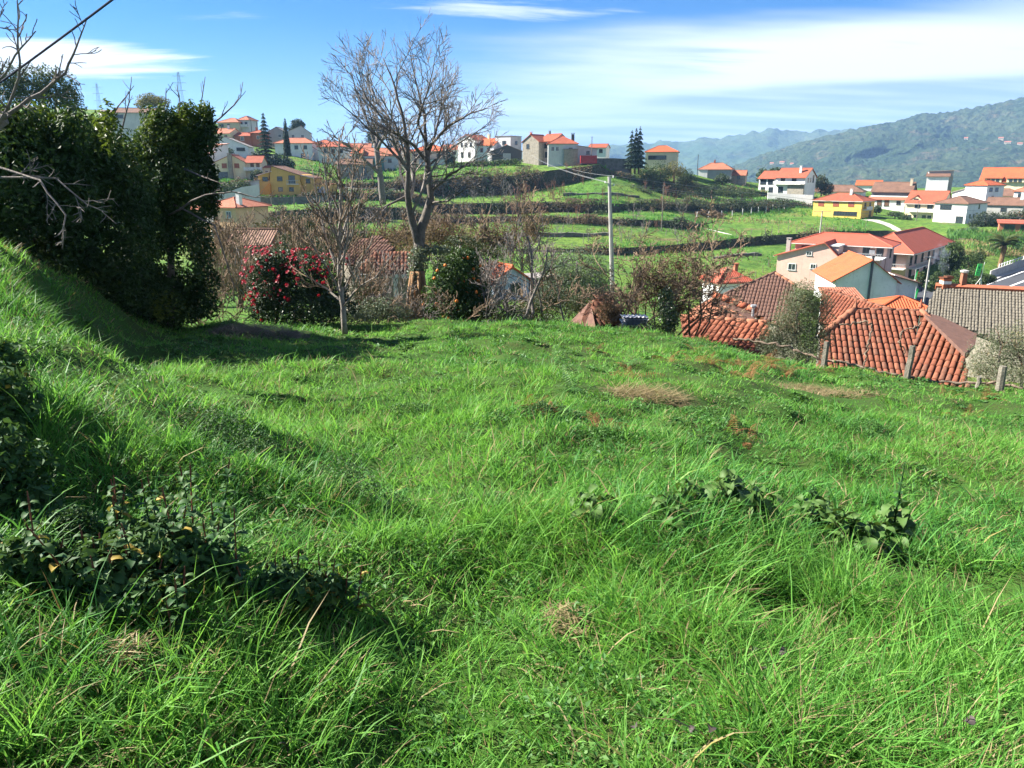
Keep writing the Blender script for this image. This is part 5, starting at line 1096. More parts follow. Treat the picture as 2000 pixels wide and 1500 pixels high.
w.build(t, ('b_walnut', 'b_twig'), 1); crown('ivy', [(818, 505, 23.8, 22, 26, .35), (812, 535, 23.7, 16, 16, .3), (850, 488, 24, 34, 10, .3)], 1500, .09, .06, 'willow', 5, t)
m = MB(); r_ = random.Random(4)
for k in range(7):
    x0 = -.26 + k * .085; m.tube([P(815, 530, 23.55) + Vector((x0 * .6, r_.uniform(-.1, .1), 0)), P(815, 575, 23.5) + Vector((x0, r_.uniform(-.1, .1), 0)), P(815, 640, 23.5) + Vector((x0 * 1.25, r_.uniform(-.1, .1), 0))], [.07, .075, .085], 5)
m.build('peeling_bark', M['b_peel'], t, True)
t = plant('young_tree', 'slim young tree with upswept bare branches standing in the meadow shade', 'tree', 0, 0, 0); w = Wood(11); Y = 17.6
br = w.path([(674, 652, Y), (670, 600, Y), (664, 550, Y), (662, 500, Y), (664, 440, Y), (666, 380, Y), (660, 320, Y), (662, 268, Y)], .072, .012, 0)
par = dict(wan=.07, up=.10, ang=34, len=.42, kids=(12, 9, 6), rmin=.0070, seg=5, lmin=.12)
for pts in ([(668, 585, Y), (650, 540, Y - .2), (622, 500, Y - .4), (596, 450, Y - .5)], [(667, 575, Y), (690, 530, Y + .2), (722, 480, Y + .3), (745, 420, Y + .4)], [(663, 535, Y), (640, 480, Y + .3), (622, 400, Y + .5), (610, 330, Y + .6)], [(662, 520, Y), (688, 465, Y - .3), (702, 400, Y - .5), (712, 330, Y - .6)],
            [(663, 490, Y), (648, 430, Y - .4), (636, 350, Y - .5), (630, 280, Y - .5)], [(664, 470, Y), (684, 410, Y + .4), (690, 340, Y + .6), (688, 290, Y + .6)], [(669, 600, Y), (700, 560, Y - .3), (735, 540, Y - .5), (765, 500, Y - .5)], [(668, 590, Y), (640, 565, Y + .3), (600, 540, Y + .4), (580, 500, Y + .4)], [(667, 560, Y), (672, 500, Y - .5), (680, 430, Y - .7), (676, 350, Y - .8)]):
    b2 = w.path(pts, .030, .007, 1); w.kids(b2, 2.0, 1, 3, par, .15)
w.kids(br, 2.6, 0, 2, par, .35); w.build(t, ('b_pale', 'b_tan'), 1)
# far slender tree left of the walnut
t = plant('bare_tree', 'slender forked bare tree standing by the stone house', 'tree', 0, 0, 0, 'bare trees of the hillside'); w = Wood(21); Y = 95
w.path([(748, 400, Y), (744, 355, Y), (737, 300, Y), (733, 280, Y)], .42, .28, 0); par = dict(wan=.10, up=.04, ang=36, len=.5, kids=(6, 6, 5), rmin=.035, seg=5, lmin=.5)
for pts in ([(735, 290, Y), (722, 250, Y), (702, 195, Y + 1), (684, 140, Y + 1)], [(736, 295, Y), (760, 250, Y - 1), (770, 200, Y - 1)], [(742, 340, Y), (700, 300, Y - 1), (650, 265, Y - 2)], [(737, 300, Y), (735, 240, Y + 2), (728, 170, Y + 2)]): b2 = w.path(pts, .24, .06, 1); w.kids(b2, 8.5, 1, 3, par, .15)
w.build(t, ('b_grey', 'b_grey'), 1)
# bare trees leaning in over the left edge
t = plant('bare_tree', 'bare tree with long curling branches reaching over the dark hedge', 'tree', 0, 0, 0); w = Wood(31); Y = 9.6
br0 = w.path([(-330, 620, Y), (-260, 480, Y), (-160, 360, Y), (-70, 290, Y), (10, 232, Y)], .16, .07, 0); par = dict(wan=.13, up=.02, ang=46, len=.42, kids=(8, 9, 6), rmin=.0045, seg=7, lmin=.10)
for pts, a in (([(-40, 262, Y), (20, 222, Y), (80, 182, Y), (126, 142, Y), (150, 92, Y), (168, 40, Y)], .030), ([(-80, 296, Y), (0, 240, Y - .2), (40, 150, Y - .3), (36, 60, Y - .4), (34, -20, Y - .4)], .024), ([(-20, 250, Y), (-10, 150, Y + .3), (-30, 60, Y + .4), (10, 20, Y + .4)], .02), ([(-60, 285, Y), (-40, 200, Y - .4), (30, 110, Y - .6), (70, 60, Y - .6)], .022),
               ([(-90, 300, Y), (10, 330, Y - .5), (80, 352, Y - .8), (128, 420, Y - 1), (122, 486, Y - 1)], .018), ([(-100, 320, Y), (0, 345, Y - .3), (110, 350, Y - .5), (170, 400, Y - .6), (210, 415, Y - .6)], .018)): b2 = w.path(pts, a, .006, 1); w.kids(b2, 1.0, 1, 3, par, .25)
w.build(t, ('b_grey', 'b_grey'), 1)
# dark evergreen hedge trees
HB = 'dark evergreen trees of the hedge'
t = plant('laurel_tree', 'huge dark glossy evergreen tree overhanging the grassy bank', 'tree', 0, 0, 0, HB)
for pts in ([(60, 640, 14.5), (70, 520, 14.5), (40, 380, 14)], [(170, 620, 15.5), (180, 500, 15.5), (200, 360, 15.5)]): w = Wood(1); w.path(pts, .13, .05, 0); w.build(t, ('b_grey', 'b_grey'), 0)
crown('foliage', [(60, 360, 13.6, 130, 115), (-70, 350, 12.6, 150, 140), (180, 380, 15, 130, 150), (110, 292, 14, 105, 70), (40, 450, 14, 150, 110), (150, 500, 15.3, 150, 100), (210, 345, 15.6, 85, 75), (-60, 470, 13, 130, 100), (200, 560, 15.8, 110, 60), (20, 262, 13.2, 70, 60)] + [(random.uniform(-60, 230), random.uniform(245, 360) , random.uniform(13, 15.5), random.uniform(22, 46), random.uniform(26, 60)) for _ in range(16)], 50000, .115, .050, 'laurel', 41, t, .36, 1.0, .6)
crown('sunlit_foliage', [(90, 258, 14.2, 105, 36), (-20, 250, 13.4, 90, 40), (190, 300, 15.3, 80, 36), (140, 272, 14.6, 60, 34)] + [(random.uniform(-40, 220), random.uniform(225, 300), random.uniform(13.4, 15.4), 18, 34) for _ in range(14)], 6500, .115, .05, 'laurel_lit', 42, t, .36, 1.3, .6)
t = plant('laurel_tree', 'rounded dark evergreen tree with a top tinted sunlit green beside the houses', 'tree', 0, 0, 0, HB)
for pts in ([(330, 640, 17.5), (335, 520, 17.5), (340, 380, 17.3)], [(290, 640, 17), (280, 520, 17), (285, 380, 17)]): w = Wood(2); w.path(pts, .12, .05, 0); w.build(t, ('b_grey', 'b_grey'), 0)
crown('foliage', [(338, 345, 17, 72, 105), (268, 410, 16.8, 76, 125), (320, 440, 17.2, 85, 110), (300, 530, 17.2, 90, 65), (375, 260, 17.3, 38, 40), (350, 545, 17.6, 58, 48), (250, 560, 16.8, 80, 55), (395, 480, 17.8, 24, 50), (320, 600, 17.3, 80, 40), (240, 600, 16.6, 80, 40), (390, 590, 17.6, 40, 34)] + [(random.uniform(290, 415), random.uniform(240, 320), random.uniform(16.6, 17.6), random.uniform(14, 28), random.uniform(18, 44)) for _ in range(14)] + [(random.uniform(385, 425), random.uniform(300, 590), 17.4, 16, 24) for _ in range(8)], 42000, .105, .046, 'laurel', 43, t, .36, 1.1, .6)
crown('sunlit_foliage', [(335, 268, 17, 58, 40), (372, 240, 17.2, 36, 34), (290, 318, 16.8, 40, 30)] + [(random.uniform(300, 405), random.uniform(222, 285), random.uniform(16.6, 17.4), 14, 28) for _ in range(12)], 6500, .10, .045, 'laurel_lit', 44, t, .34, 1.4, .6)
w = Wood(51); par = dict(wan=.12, up=.05, ang=40, len=.4, kids=(4, 3), rmin=.005, seg=5, lmin=.1)
for pts in ([(205, 290, 15.4), (215, 235, 15.2), (240, 195, 15), (262, 168, 15)], [(232, 290, 15.6), (240, 240, 15.6), (252, 200, 15.6), (258, 150, 15.6)], [(395, 260, 17.3), (425, 235, 17.2), (452, 212, 17), (470, 190, 17), (474, 160, 17)], [(380, 250, 17.3), (392, 205, 17.3), (400, 150, 17.3)], [(350, 260, 17), (352, 200, 17), (345, 165, 17)], [(318, 262, 17), (322, 200, 17), (325, 172, 17)],
            [(330, 420, 16.4), (400, 380, 16), (455, 375, 15.8), (500, 385, 15.7), (540, 382, 15.7)], [(360, 330, 16.6), (410, 350, 16), (440, 362, 15.8)], [(340, 400, 16.6), (420, 440, 16), (445, 520, 15.8), (470, 600, 15.8)]): b2 = w.path(pts, .022, .006, 1); w.kids(b2, .9, 1, 3, par, .3)
w.build(t, ('b_grey', 'b_grey'), 1)
# camellia in flower
t = plant('camellia_bush', 'dark camellia bush covered in red flowers at the far edge of the meadow', 'bush', 0, 0, 0)
CB = [(525, 555, 19.6, 38, 58), (580, 548, 20, 52, 56), (640, 560, 20.2, 42, 52), (545, 520, 19.8, 40, 32), (600, 600, 19.8, 90, 32), (515, 605, 19.5, 30, 28)]
crown('foliage', CB, 15000, .085, .042, 'camellia', 61, t, 0, 1, .5)
w = Wood(5); [w.path([(540 + k * 35, 640, 19.9), (545 + k * 32, 590, 19.9), (550 + k * 30, 540, 19.9)], .05, .03, 0) for k in range(3)]; w.build(t, ('b_brown', 'b_brown'), 0)
V, Fc, C = [], [], []
for ring, (n, rr, hh, tl) in enumerate(((6, .075, .015, .35), (5, .05, .03, .8), (4, .028, .04, 1.2))):
    for i in range(n):
        a = 6.283 * i / n + ring * .5; ca, sa = math.cos(a), math.sin(a); k = len(V)
        V += [(0, 0, hh * .4), (ca * rr * .6 - sa * rr * .42, sa * rr * .6 + ca * rr * .42, hh + rr * .3 * tl), (ca * rr, sa * rr, hh + rr * .5 * tl), (ca * rr * .6 + sa * rr * .42, sa * rr * .6 - ca * rr * .42, hh + rr * .3 * tl)]; Fc += [(k, k + 1, k + 2), (k, k + 2, k + 3)]; C += [.2 + .25 * ring + .1 * (i % 3)] * 4
fm = fast('flower', V, Fc, M['petal'], False, C)
p, d, r = blobpts([(510, 540, 19.45, 34, 60), (545, 512, 19.6, 46, 36), (600, 520, 19.8, 50, 30), (650, 530, 20, 34, 34), (525, 585, 19.4, 36, 40), (590, 560, 19.5, 60, 50)], 900, 62, 0, 1, .15); k = (d[:, 1] < .35) & ((d[:, 2] > -.3) | (d[:, 0] < -.2)); p, d = p[k], d[k]
sel = np.argsort(-(d[:, 2] * .6 - d[:, 0] * .6) + r.normal(0, .45, len(p)))[:280]
for q in sel: o = obj('flower', fm, t, Vector(p[q]) + Vector(d[q]) * .03); o.rotation_euler = Vector((d[q][0], d[q][1] - .5, d[q][2] + .2)).to_track_quat('Z', 'Y').to_euler(); o.scale = [random.uniform(.40, .85)] * 3
# citrus tree
t = plant('orange_tree', 'dark leafy citrus tree dotted with oranges beside the walnut trunk', 'tree', 0, 0, 0); OB = [(895, 545, 22.6, 46, 50), (868, 575, 22.3, 40, 40), (925, 585, 22.6, 42, 40), (885, 600, 22.3, 60, 30), (905, 510, 22.8, 30, 28)]
crown('foliage', OB, 11000, .10, .05, 'citrus', 71, t, .30, 1.4, .5); w = Wood(6); w.path([(895, 650, 22.6), (895, 590, 22.6), (897, 540, 22.6)], .07, .04, 0); w.build(t, ('b_brown', 'b_brown'), 0)
m = MB(); m.tube([(0, 0, -.05), (0, 0, -.038), (0, 0, 0), (0, 0, .038), (0, 0, .05)], [.006, .034, .05, .034, .006], 8); om = m.mesh('fruit', M['fruit'], True); p, d, r = blobpts(OB, 200, 72, 0, 1, .12); k = (d[:, 1] < .2); p = p[k][:46]
for q in p: obj('fruit', om, t, Vector(q))
# olives
def olive(label, blobs, n, seed, stems, gap=.27):
    t = plant('olive_tree', label, 'tree', 0, 0, 0, 'olive trees along the meadow edge')
    crown('foliage', blobs, n, .072, .016, 'olive', seed, t, gap, 1.5, .75, .1, 1.4); w = Wood(seed); par = dict(wan=.1, up=.05, ang=38, len=.5, kids=(5, 5, 4), rmin=.005, seg=5, lmin=.1)
    for pts in stems: b2 = w.path(pts, .05, .012, 1); w.kids(b2, 1.5, 1, 3, par, .2)
    w.build(t, ('b_grey', 'b_brown'), 1)
olive('silvery olive tree with loose branches in front of the brown roof', [(1556, 615, 20.2, 42, 48), (1530, 652, 20, 42, 40), (1592, 650, 20, 42, 42), (1570, 580, 20.4, 40, 34), (1552, 688, 19.6, 60, 30), (1505, 672, 19.8, 30, 26), (1600, 600, 20.3, 30, 30)], 22000, 81, [[(1560, 740, 20), (1558, 680, 20), (1556, 610, 20)], [(1562, 740, 20), (1590, 670, 20), (1602, 610, 20)], [(1558, 740, 20), (1530, 690, 20), (1516, 640, 20)]])
olive('dense silvery olive bush beside the thick white topped post', [(1955, 690, 18.4, 62, 56), (1915, 722, 18, 38, 36), (2010, 680, 18.6, 50, 60), (1975, 735, 17.6, 60, 30), (2080, 690, 18, 60, 60)], 15000, 82, [[(1950, 790, 18.2), (1950, 730, 18.2), (1955, 670, 18.2)], [(1990, 790, 18.2), (2000, 720, 18.2), (2010, 650, 18.2)]], .28)
# small bare fruit trees and big brown bush
def barebush(name, label, roots, hgt, y, seed, mats, r0, kids, ang=30, up=.08, wan=.12, maxlev=3, group=None, rmin=.006, spread=.35, L=.45, cat='bush'):
    t = plant(name, label, cat, 0, 0, 0, group); w = Wood(seed); par = dict(wan=wan, up=up, ang=ang, len=L, kids=kids, rmin=rmin, seg=6, lmin=.08 * y / 20)
    for px, py in roots:
        p = P(px, py, y); d = Vector((w.r.gauss(0, spread), w.r.gauss(0, spread), 1)); w.shoot(p, d, hgt * w.r.uniform(.75, 1.15), r0, 1, maxlev, par)
    w.build(t, mats, 1, 'stem'); return t
bb = barebush('bare_bush', 'big tangled brown bare bush at the corner of the tiled roofs', [(1215 + 11 * k, 655, ) for k in range(15)], 2.7, 23.5, 91, ('b_tan', 'b_tan'), .030, (8, 8, 5), 42, .03, .18, 4, None, .0095, .45, .52)
crown('leaves', [(1300, 560, 23.6, 85, 80), (1325, 520, 23.6, 60, 50), (1330, 600, 23.2, 50, 45), (1305, 625, 22.8, 26, 40)], 6500, .07, .03, 'dryscrub', 92, bb, .40, 1.6, .95)
barebush('bare_tree', 'low spreading bare fruit tree in front of the grey cottage', [(1022, 640), (1036, 640)], 2.5, 21.8, 93, ('b_grey', 'b_grey'), .055, (9, 8, 5), 55, .05, .15, 3, None, .0085, .3, .55, 'tree')
barebush('bare_tree', 'leaning bare fruit tree beside the ruined hut', [(1108, 645), (1060, 645)], 1.9, 22.3, 94, ('b_grey', 'b_tan'), .035, (9, 8, 6), 48, .05, .15, 3, None, .0085, .45, .55, 'tree')
t = plant('ivy_bush', 'upright ivy covered stump at the corner of the meadow', 'bush', 0, 0, 0); crown('foliage', [(1306, 625, 20.6, 20, 34), (1300, 590, 20.8, 16, 28)], 2200, .06, .045, 'ivy', 95, t); w = Wood(1); w.path([(1305, 665, 20.7), (1304, 590, 20.7)], .09, .06, 0); w.build(t, ('b_grey', 'b_grey'), 0)
t = plant('willow_bush', 'round grey green bush behind the bare fruit trees', 'bush', 0, 0, 0); crown('foliage', [(1128, 522, 45, 62, 40), (1090, 540, 45, 44, 36), (1160, 545, 45, 38, 34), (1120, 565, 44.6, 66, 34), (1080, 575, 44.4, 40, 26), (1165, 575, 44.4, 36, 26)], 13000, .15, .05, 'willow', 96, t, .30, .8, .55); w = Wood(1); w.path([(1128, 590, 45), (1128, 510, 45)], .15, .06, 0); w.build(t, ('b_grey', 'b_grey'), 0)
# brush along the far edge
BR = 'brush along the far edge of the meadow'
for k, (px, hgt, sd, sp, mt, lab_) in enumerate(((360, 1.5, 1, .6, 'b_tan', 'tangle of dry arching stems under the evergreen tree'), (430, 1.7, 2, .7, 'b_tan', 'loose bare brush between the evergreen tree and the camellia'), (610, .9, 3, 1.1, 'b_tan', 'heap of cut branches at the foot of the camellia'), (715, 1.5, 4, .8, 'b_tan', 'bare twiggy brush in front of the open shed'),
                                             (765, 1.3, 5, .7, 'b_grey', 'grey leafless brush left of the walnut trunk'), (855, 1.2, 6, .7, 'b_tan', 'dry stems at the foot of the citrus tree'), (960, 1.6, 7, .8, 'b_grey', 'arching bare shoots between the citrus tree and the grey cottage'))):
    barebush('brush', lab_, [(px + random.uniform(-45, 45), 648) for _ in range(9)], hgt, 19.6 + .2 * k if k < 3 else 21.5, 100 + sd, (mt, mt), .016, (7, 6), 40, .0, .22, 3, BR, .0075, sp, .5, 'brush')
for k, (b, n, mt, lab_) in enumerate(((((745, 605, 21, 45, 26), (700, 615, 20.6, 40, 20), (780, 615, 21, 30, 20)), 3500, 'willow', 'low grey green brambles in front of the open shed'), (((950, 615, 22, 50, 22), (1010, 622, 22, 50, 18), (1075, 628, 21.6, 40, 16)), 3500, 'bramble', 'dark brambles below the bare fruit trees'), (((1230, 650, 20.8, 45, 14), (1270, 645, 20.6, 30, 20)), 2000, 'bramble', 'brambles beside the stacked sheets'), (((350, 600, 18.5, 60, 30), (300, 610, 17.8, 60, 26)), 3500, 'ivy', 'ivy and brambles under the evergreen tree'))):
    t = plant('bramble', lab_, 'bramble', 0, 0, 0, 'brambles along the meadow edge'); crown('foliage', list(b), n, .06, .04, mt, 120 + k, t, .34, 1.6, .8)
t = plant('evergreen_shrub', 'dark leafy shrub behind the walnut and the orange roof', 'bush', 0, 0, 0); crown('foliage', [(905, 485, 40, 44, 24), (880, 510, 38, 40, 30), (945, 500, 42, 36, 20), (900, 545, 38, 60, 36)], 9000, .13, .07, 'bramble', 130, t, .30, .9, .6); w = Wood(1); w.path([(900, 560, 38), (900, 480, 38)], .12, .05, 0); w.build(t, ('b_grey', 'b_grey'), 0)
t = plant('evergreen_shrub', 'broad mottled shrub between the brown barn and the camellia', 'bush', 0, 0, 0); crown('foliage', [(570, 450, 75, 70, 30), (640, 470, 70, 60, 30), (540, 480, 65, 50, 22)], 10000, .24, .12, 'bramble', 131, t, .33, .5, .6); w = Wood(1); w.path([(580, 530, 70), (590, 460, 70)], .2, .08, 0); w.build(t, ('b_grey', 'b_grey'), 0)

barebush('bare_bush', 'thicket of brown twigs in front of the peach house', [(random.uniform(395, 480), 560) for _ in range(14)], 3.4, 42, 141, ('b_tan', 'b_tan'), .035, (8, 8, 6), 38, .06, .14, 3, None, .014, .3, .5)
barebush('bare_bush', 'grey twiggy thicket hiding the foot of the clay barn', [(random.uniform(440, 540), 590) for _ in range(12)], 2.6, 36, 142, ('b_grey', 'b_tan'), .03, (8, 7, 6), 40, .05, .15, 3, None, .012, .35, .5)
barebush('bare_bush', 'brown twigs rising behind the grey cottage and the pole', [(random.uniform(985, 1075), 560) for _ in range(12)], 4.2, 70, 143, ('b_red', 'b_grey'), .05, (8, 7, 6), 34, .08, .12, 3, None, .022, .25, .5)
barebush('bare_bush', 'grey leafless thicket around the walnut trunk', [(random.uniform(700, 930), 540) for _ in range(16)], 4.6, 62, 144, ('b_grey', 'b_tan'), .05, (8, 7, 6), 38, .06, .14, 3, None, .02, .3, .5)
for k, (b, n, L_, mt, lab_) in enumerate((
        ([(480, 470, 70, 60, 26), (430, 490, 66, 50, 26), (540, 465, 72, 60, 24)], 9000, .26, 'dryscrub', 'rusty dry thicket left of the camellia'), ([(620, 500, 50, 60, 30), (680, 470, 55, 50, 30), (580, 480, 55, 50, 26)], 9000, .2, 'bramble', 'dark thicket behind the camellia'), ([(760, 470, 60, 60, 26), (850, 460, 60, 60, 26), (800, 490, 55, 50, 24)], 9000, .22, 'dryscrub', 'dry brown thicket behind the open shed'),
        ([(985, 470, 75, 60, 34), (1040, 450, 80, 44, 40), (940, 470, 75, 40, 24)], 8000, .26, 'dryscrub', 'wispy brown thicket left of the concrete pole'), ([(925, 560, 30, 26, 30), (935, 590, 30, 40, 24), (1000, 600, 32, 40, 16)], 4000, .12, 'bramble', 'ivy tangle in front of the orange roofed cottage'), ([(1080, 590, 28, 50, 28), (1130, 600, 27, 40, 24), (1040, 605, 27, 40, 22)], 7000, .09, 'bramble', 'low ivy bank behind the ruined hut'), ([(1195, 610, 24.5, 30, 26), (1235, 600, 25, 40, 30)], 4000, .07, 'dryscrub', 'dry leaves around the foot of the brown bush'), ([(715, 590, 23, 40, 40), (660, 600, 22, 40, 26)], 5000, .07, 'bramble', 'ivy bank left of the open shed'))):
    t = plant('thicket', lab_, 'thicket', 0, 0, 0, 'thickets behind the meadow'); crown('foliage', b, n, L_, L_ * .35, mt, 160 + k, t, .42, 1.2 * 20 / b[0][2], .95, .2, 1.5); y_ = b[0][2]; w = Wood(160 + k); par = dict(wan=.13, up=.07, ang=36, len=.5, kids=(7, 7, 5), rmin=.00034 * y_, seg=4, lmin=.004 * y_)
    for q in range(9): bl = b[q % len(b)]; p = P(bl[0] + random.uniform(-1, 1) * bl[3] * .8, bl[1] + bl[4] * .9, y_); w.shoot(p, Vector((random.gauss(0, .3), random.gauss(0, .3), 1)), bl[4] * 2.6 * MPP(y_), .0011 * y_, 1, 3, par)
    w.build(t, ('b_tan', 'b_tan'), 1, 'stem')
# ------------------------------------------------------------------ conifers, palm and far trees
def conifer(name, label, px, pyb, pyt, y, wpx, n, mat, seed, tops=((0, 1.0),), tier=0, group=None, power=.85, up=.2):
    t = plant(name, label, 'tree', 0, 0, 0, group); k = MPP(y); b = P(px, pyb, y); H_ = (pyb - pyt) * k; r = np.random.default_rng(seed); ps, ns = [], []
    for dx_, hh in tops:
        m = n // len(tops); f = 1 - np.sqrt(r.random(m)) * .97; f = np.clip(f, .02, 1); a = r.uniform(0, 6.283, m); rad = wpx * .5 * k * (1 - f) ** power * (.55 + .45 * np.sqrt(r.random(m)))
        if tier: ph = (f * tier) % 1; rad = rad * (.35 + .65 * (1 - ph)) ; f = f - (ph * .25) / tier
        rad *= .8 + .4 * _lat[0](a * 1.3 + dx_, f * 14)
        ps.append(np.stack([b.x + dx_ * k + rad * np.cos(a), b.y + rad * np.sin(a), b.z + H_ * hh * (.06 + .94 * f) - rad * (.15 - .3 * up)], 1)); ns.append(np.stack([np.cos(a), np.sin(a), np.full(m, .5)], 1))
        w = Wood(seed); w.add([b + Vector((dx_ * k, 0, -1)), b + Vector((dx_ * k, 0, H_ * hh * .97))], H_ * .022, .02, 0); w.build(t, ('b_brown', 'b_brown'), 0)
    p = np.concatenate(ps); N = np.concatenate(ns) + r.normal(size=p.shape) * .6; s = k * 2.6; V, Fc = leafcloud(p, N, s * r.uniform(.7, 1.6, len(p)), s * .5 * r.uniform(.7, 1.3, len(p)), r)
    obj('foliage', fast('foliage', V, Fc, M[mat], False, np.repeat(r.random(len(p)), 4)), t); return t
conifer('spruce_tree', 'clump of dark spruces with three pointed tops beside the skyline wall', 1240, 334, 252, 263, 36, 9000, 'spruce', 1, ((-8, .92), (0, .96), (7, 1.0)), 9)
conifer('araucaria_tree', 'tall symmetrical conifer with tiered branches among the hillside houses', 522, 326, 228, 250, 40, 5200, 'spruce', 2, ((0, 1),), 14, None, .7, .6)
conifer('cypress_tree', 'narrow dark cypress between the hillside houses', 562, 312, 238, 255, 14, 2600, 'spruce', 3, ((0, 1),), 0, None, .5)
FT = 'trees among the hillside houses'
def roundtree(label, blobs, n, Lm, mat, seed, group=FT, gap=.30, name='tree', cat='tree'):
    t = plant(name, label, cat, 0, 0, 0, group); b = blobs[0]; y = b[2]; w = Wood(seed); w.path([(b[0], b[1] + b[4] * 1.6, y), (b[0], b[1] + b[4] * .5, y), (b[0] + 1, b[1], y)], b[3] * MPP(y) * .10, b[3] * MPP(y) * .05, 0); w.build(t, ('b_brown', 'b_brown'), 0)
    crown('crown', blobs, n, Lm, Lm * .5, mat, seed, t, gap, .6 * 20 / y, .65); return t
roundtree('rounded pine on the skyline behind the grey gabled house', [(582, 243, 330, 13, 9), (576, 252, 330, 12, 8)], 1800, .75, 'spruce', 201)
roundtree('dark pine rising behind the terracotta roof', [(737, 258, 330, 18, 18), (730, 272, 330, 16, 12), (770, 280, 330, 12, 16)], 2600, .8, 'spruce', 202)
roundtree('yellow green tree above the long red roof behind the hedge', [(292, 196, 260, 24, 12), (310, 200, 262, 22, 10), (278, 204, 262, 14, 8)], 2600, .6, 'bush_y', 203)
roundtree('group of tall dark trees on the ridge behind the hedge', [(110, 175, 90, 36, 40), (60, 170, 90, 40, 36), (10, 165, 90, 40, 36), (140, 200, 92, 22, 34)], 9000, .30, 'bush', 204)
roundtree('small dark garden trees below the tall conifer', [(505, 312, 245, 14, 18), (540, 316, 247, 20, 14), (560, 322, 246, 16, 12)], 3000, .7, 'spruce', 205)
roundtree('light green garden tree in front of the white gabled house', [(446, 297, 255, 11, 8), (440, 303, 255, 8, 6)], 900, .5, 'bush', 206)
roundtree('dark hedge between the hillside houses and the carport', [(470, 362, 208, 18, 8), (440, 368, 206, 20, 10)], 1800, .5, 'bush', 207)
roundtree('dark cypress-like shrubs beside the pale skyline houses', [(872, 300, 272, 8, 16), (880, 312, 272, 10, 10)], 1400, .6, 'spruce', 208)
roundtree('garden shrubs under the beige skyline house', [(800, 330, 262, 26, 10), (850, 332, 262, 20, 8)], 1800, .5, 'bush', 209)
roundtree('dark tree behind the broad white farmhouse', [(1490, 345, 320, 12, 14), (1515, 336, 322, 14, 8)], 1600, .8, 'bush', 210, 'trees of the village')
roundtree('bushy trees beside the gable of the white farmhouse', [(1604, 358, 288, 12, 16), (1616, 368, 288, 12, 12)], 1600, .7, 'bramble', 211, 'trees of the village')
roundtree('tall dark evergreen behind the chimney smoke', [(1862, 498, 122, 20, 26), (1872, 525, 122, 26, 26), (1850, 512, 122, 14, 26)], 5000, .32, 'bush', 212, 'trees of the village')
roundtree('dark spreading evergreens next to the green banner', [(1892, 512, 124, 26, 20), (1910, 502, 126, 14, 14), (1890, 545, 118, 34, 20)], 5000, .32, 'bush', 213, 'trees of the village')
roundtree('clipped dark hedge below the banner', [(1925, 545, 116, 22, 9, .8), (1900, 552, 114, 26, 9, .8)], 2600, .25, 'bush', 214, 'trees of the village')
roundtree('leafy young tree behind the flag', [(1800, 545, 116, 9, 14), (1828, 548, 114, 13, 16), (1818, 560, 112, 14, 10)], 2200, .3, 'bush', 215, 'trees of the village')
roundtree('overgrown hedge below the tall white house', [(1925, 430, 222, 26, 16), (1960, 430, 222, 30, 14), (1905, 442, 220, 14, 12), (1990, 425, 222, 24, 14)], 4500, .55, 'bramble', 216, 'trees of the village')
roundtree('pale green bushes below the dark stone wall', [(1890, 452, 205, 18, 6), (1900, 448, 205, 12, 6)], 900, .5, 'willow', 217, 'trees of the village')
roundtree('garden shrubs on the lawn by the driveway', [(1748, 418, 246, 14, 5), (1765, 425, 244, 10, 7), (1775, 432, 243, 10, 7)], 1500, .5, 'bush', 218, 'trees of the village')
roundtree('dark clipped hedge along the back of the highest lawn', [(px, 325 - (px - 880) * .07, 264, 14, 7, 1.2) for px in range(880, 1020, 14)], 3600, .5, 'bush', 219, FT, .28)
roundtree('dark bramble hedge below the terracotta house', [(px, 345, 258, 16, 7, 1.2) for px in range(640, 800, 18)], 3600, .5, 'bramble', 220, FT, .30)
roundtree('leafy bramble bush hiding the foot of the clay barn', [(470, 545, 45, 60, 34), (525, 555, 44, 44, 30), (420, 560, 46, 40, 26)], 7000, .15, 'bramble', 221, 'brambles along the meadow edge', .32)
for k, (px, py, y_, rx, rz_, mt, lb) in enumerate(((618, 312, 285, 9, 9, 'bush', 'small dark tree beside the pale red roofed house'), (676, 318, 262, 10, 8, 'spruce', 'dark bush at the corner of the stone house'), (792, 318, 282, 10, 10, 'bush', 'rounded tree between two skyline houses'), (455, 332, 236, 9, 7, 'bush_y', 'yellowish garden tree above the cream house'), (502, 340, 226, 10, 9, 'bush', 'dark garden tree right of the cream house'), (432, 338, 236, 9, 8, 'spruce', 'dark tree left of the stone chimney'), (866, 330, 268, 9, 7, 'bush', 'low tree on the lawn corner'), (610, 345, 232, 14, 9, 'bush', 'broad garden tree above the ochre house'), (760, 336, 264, 9, 7, 'bush', 'small tree in front of the terracotta house'), (1680, 400, 262, 9, 7, 'bush', 'small tree behind the yellow house'), (1712, 408, 262, 8, 7, 'bush', 'shrub in front of the old barn'), (1866, 395, 262, 7, 7, 'bush', 'small tree between the white houses'), (1935, 398, 266, 9, 8, 'bramble', 'shrub beside the tall white house'))):
    roundtree(lb, [(px, py, y_, rx, rz_), (px + rx * .6, py + rz_ * .4, y_, rx * .7, rz_ * .7), (px - rx * .5, py + rz_ * .5, y_, rx * .7, rz_ * .6)], 900, .5, mt, 260 + k, FT if px < 1100 else 'trees of the village')
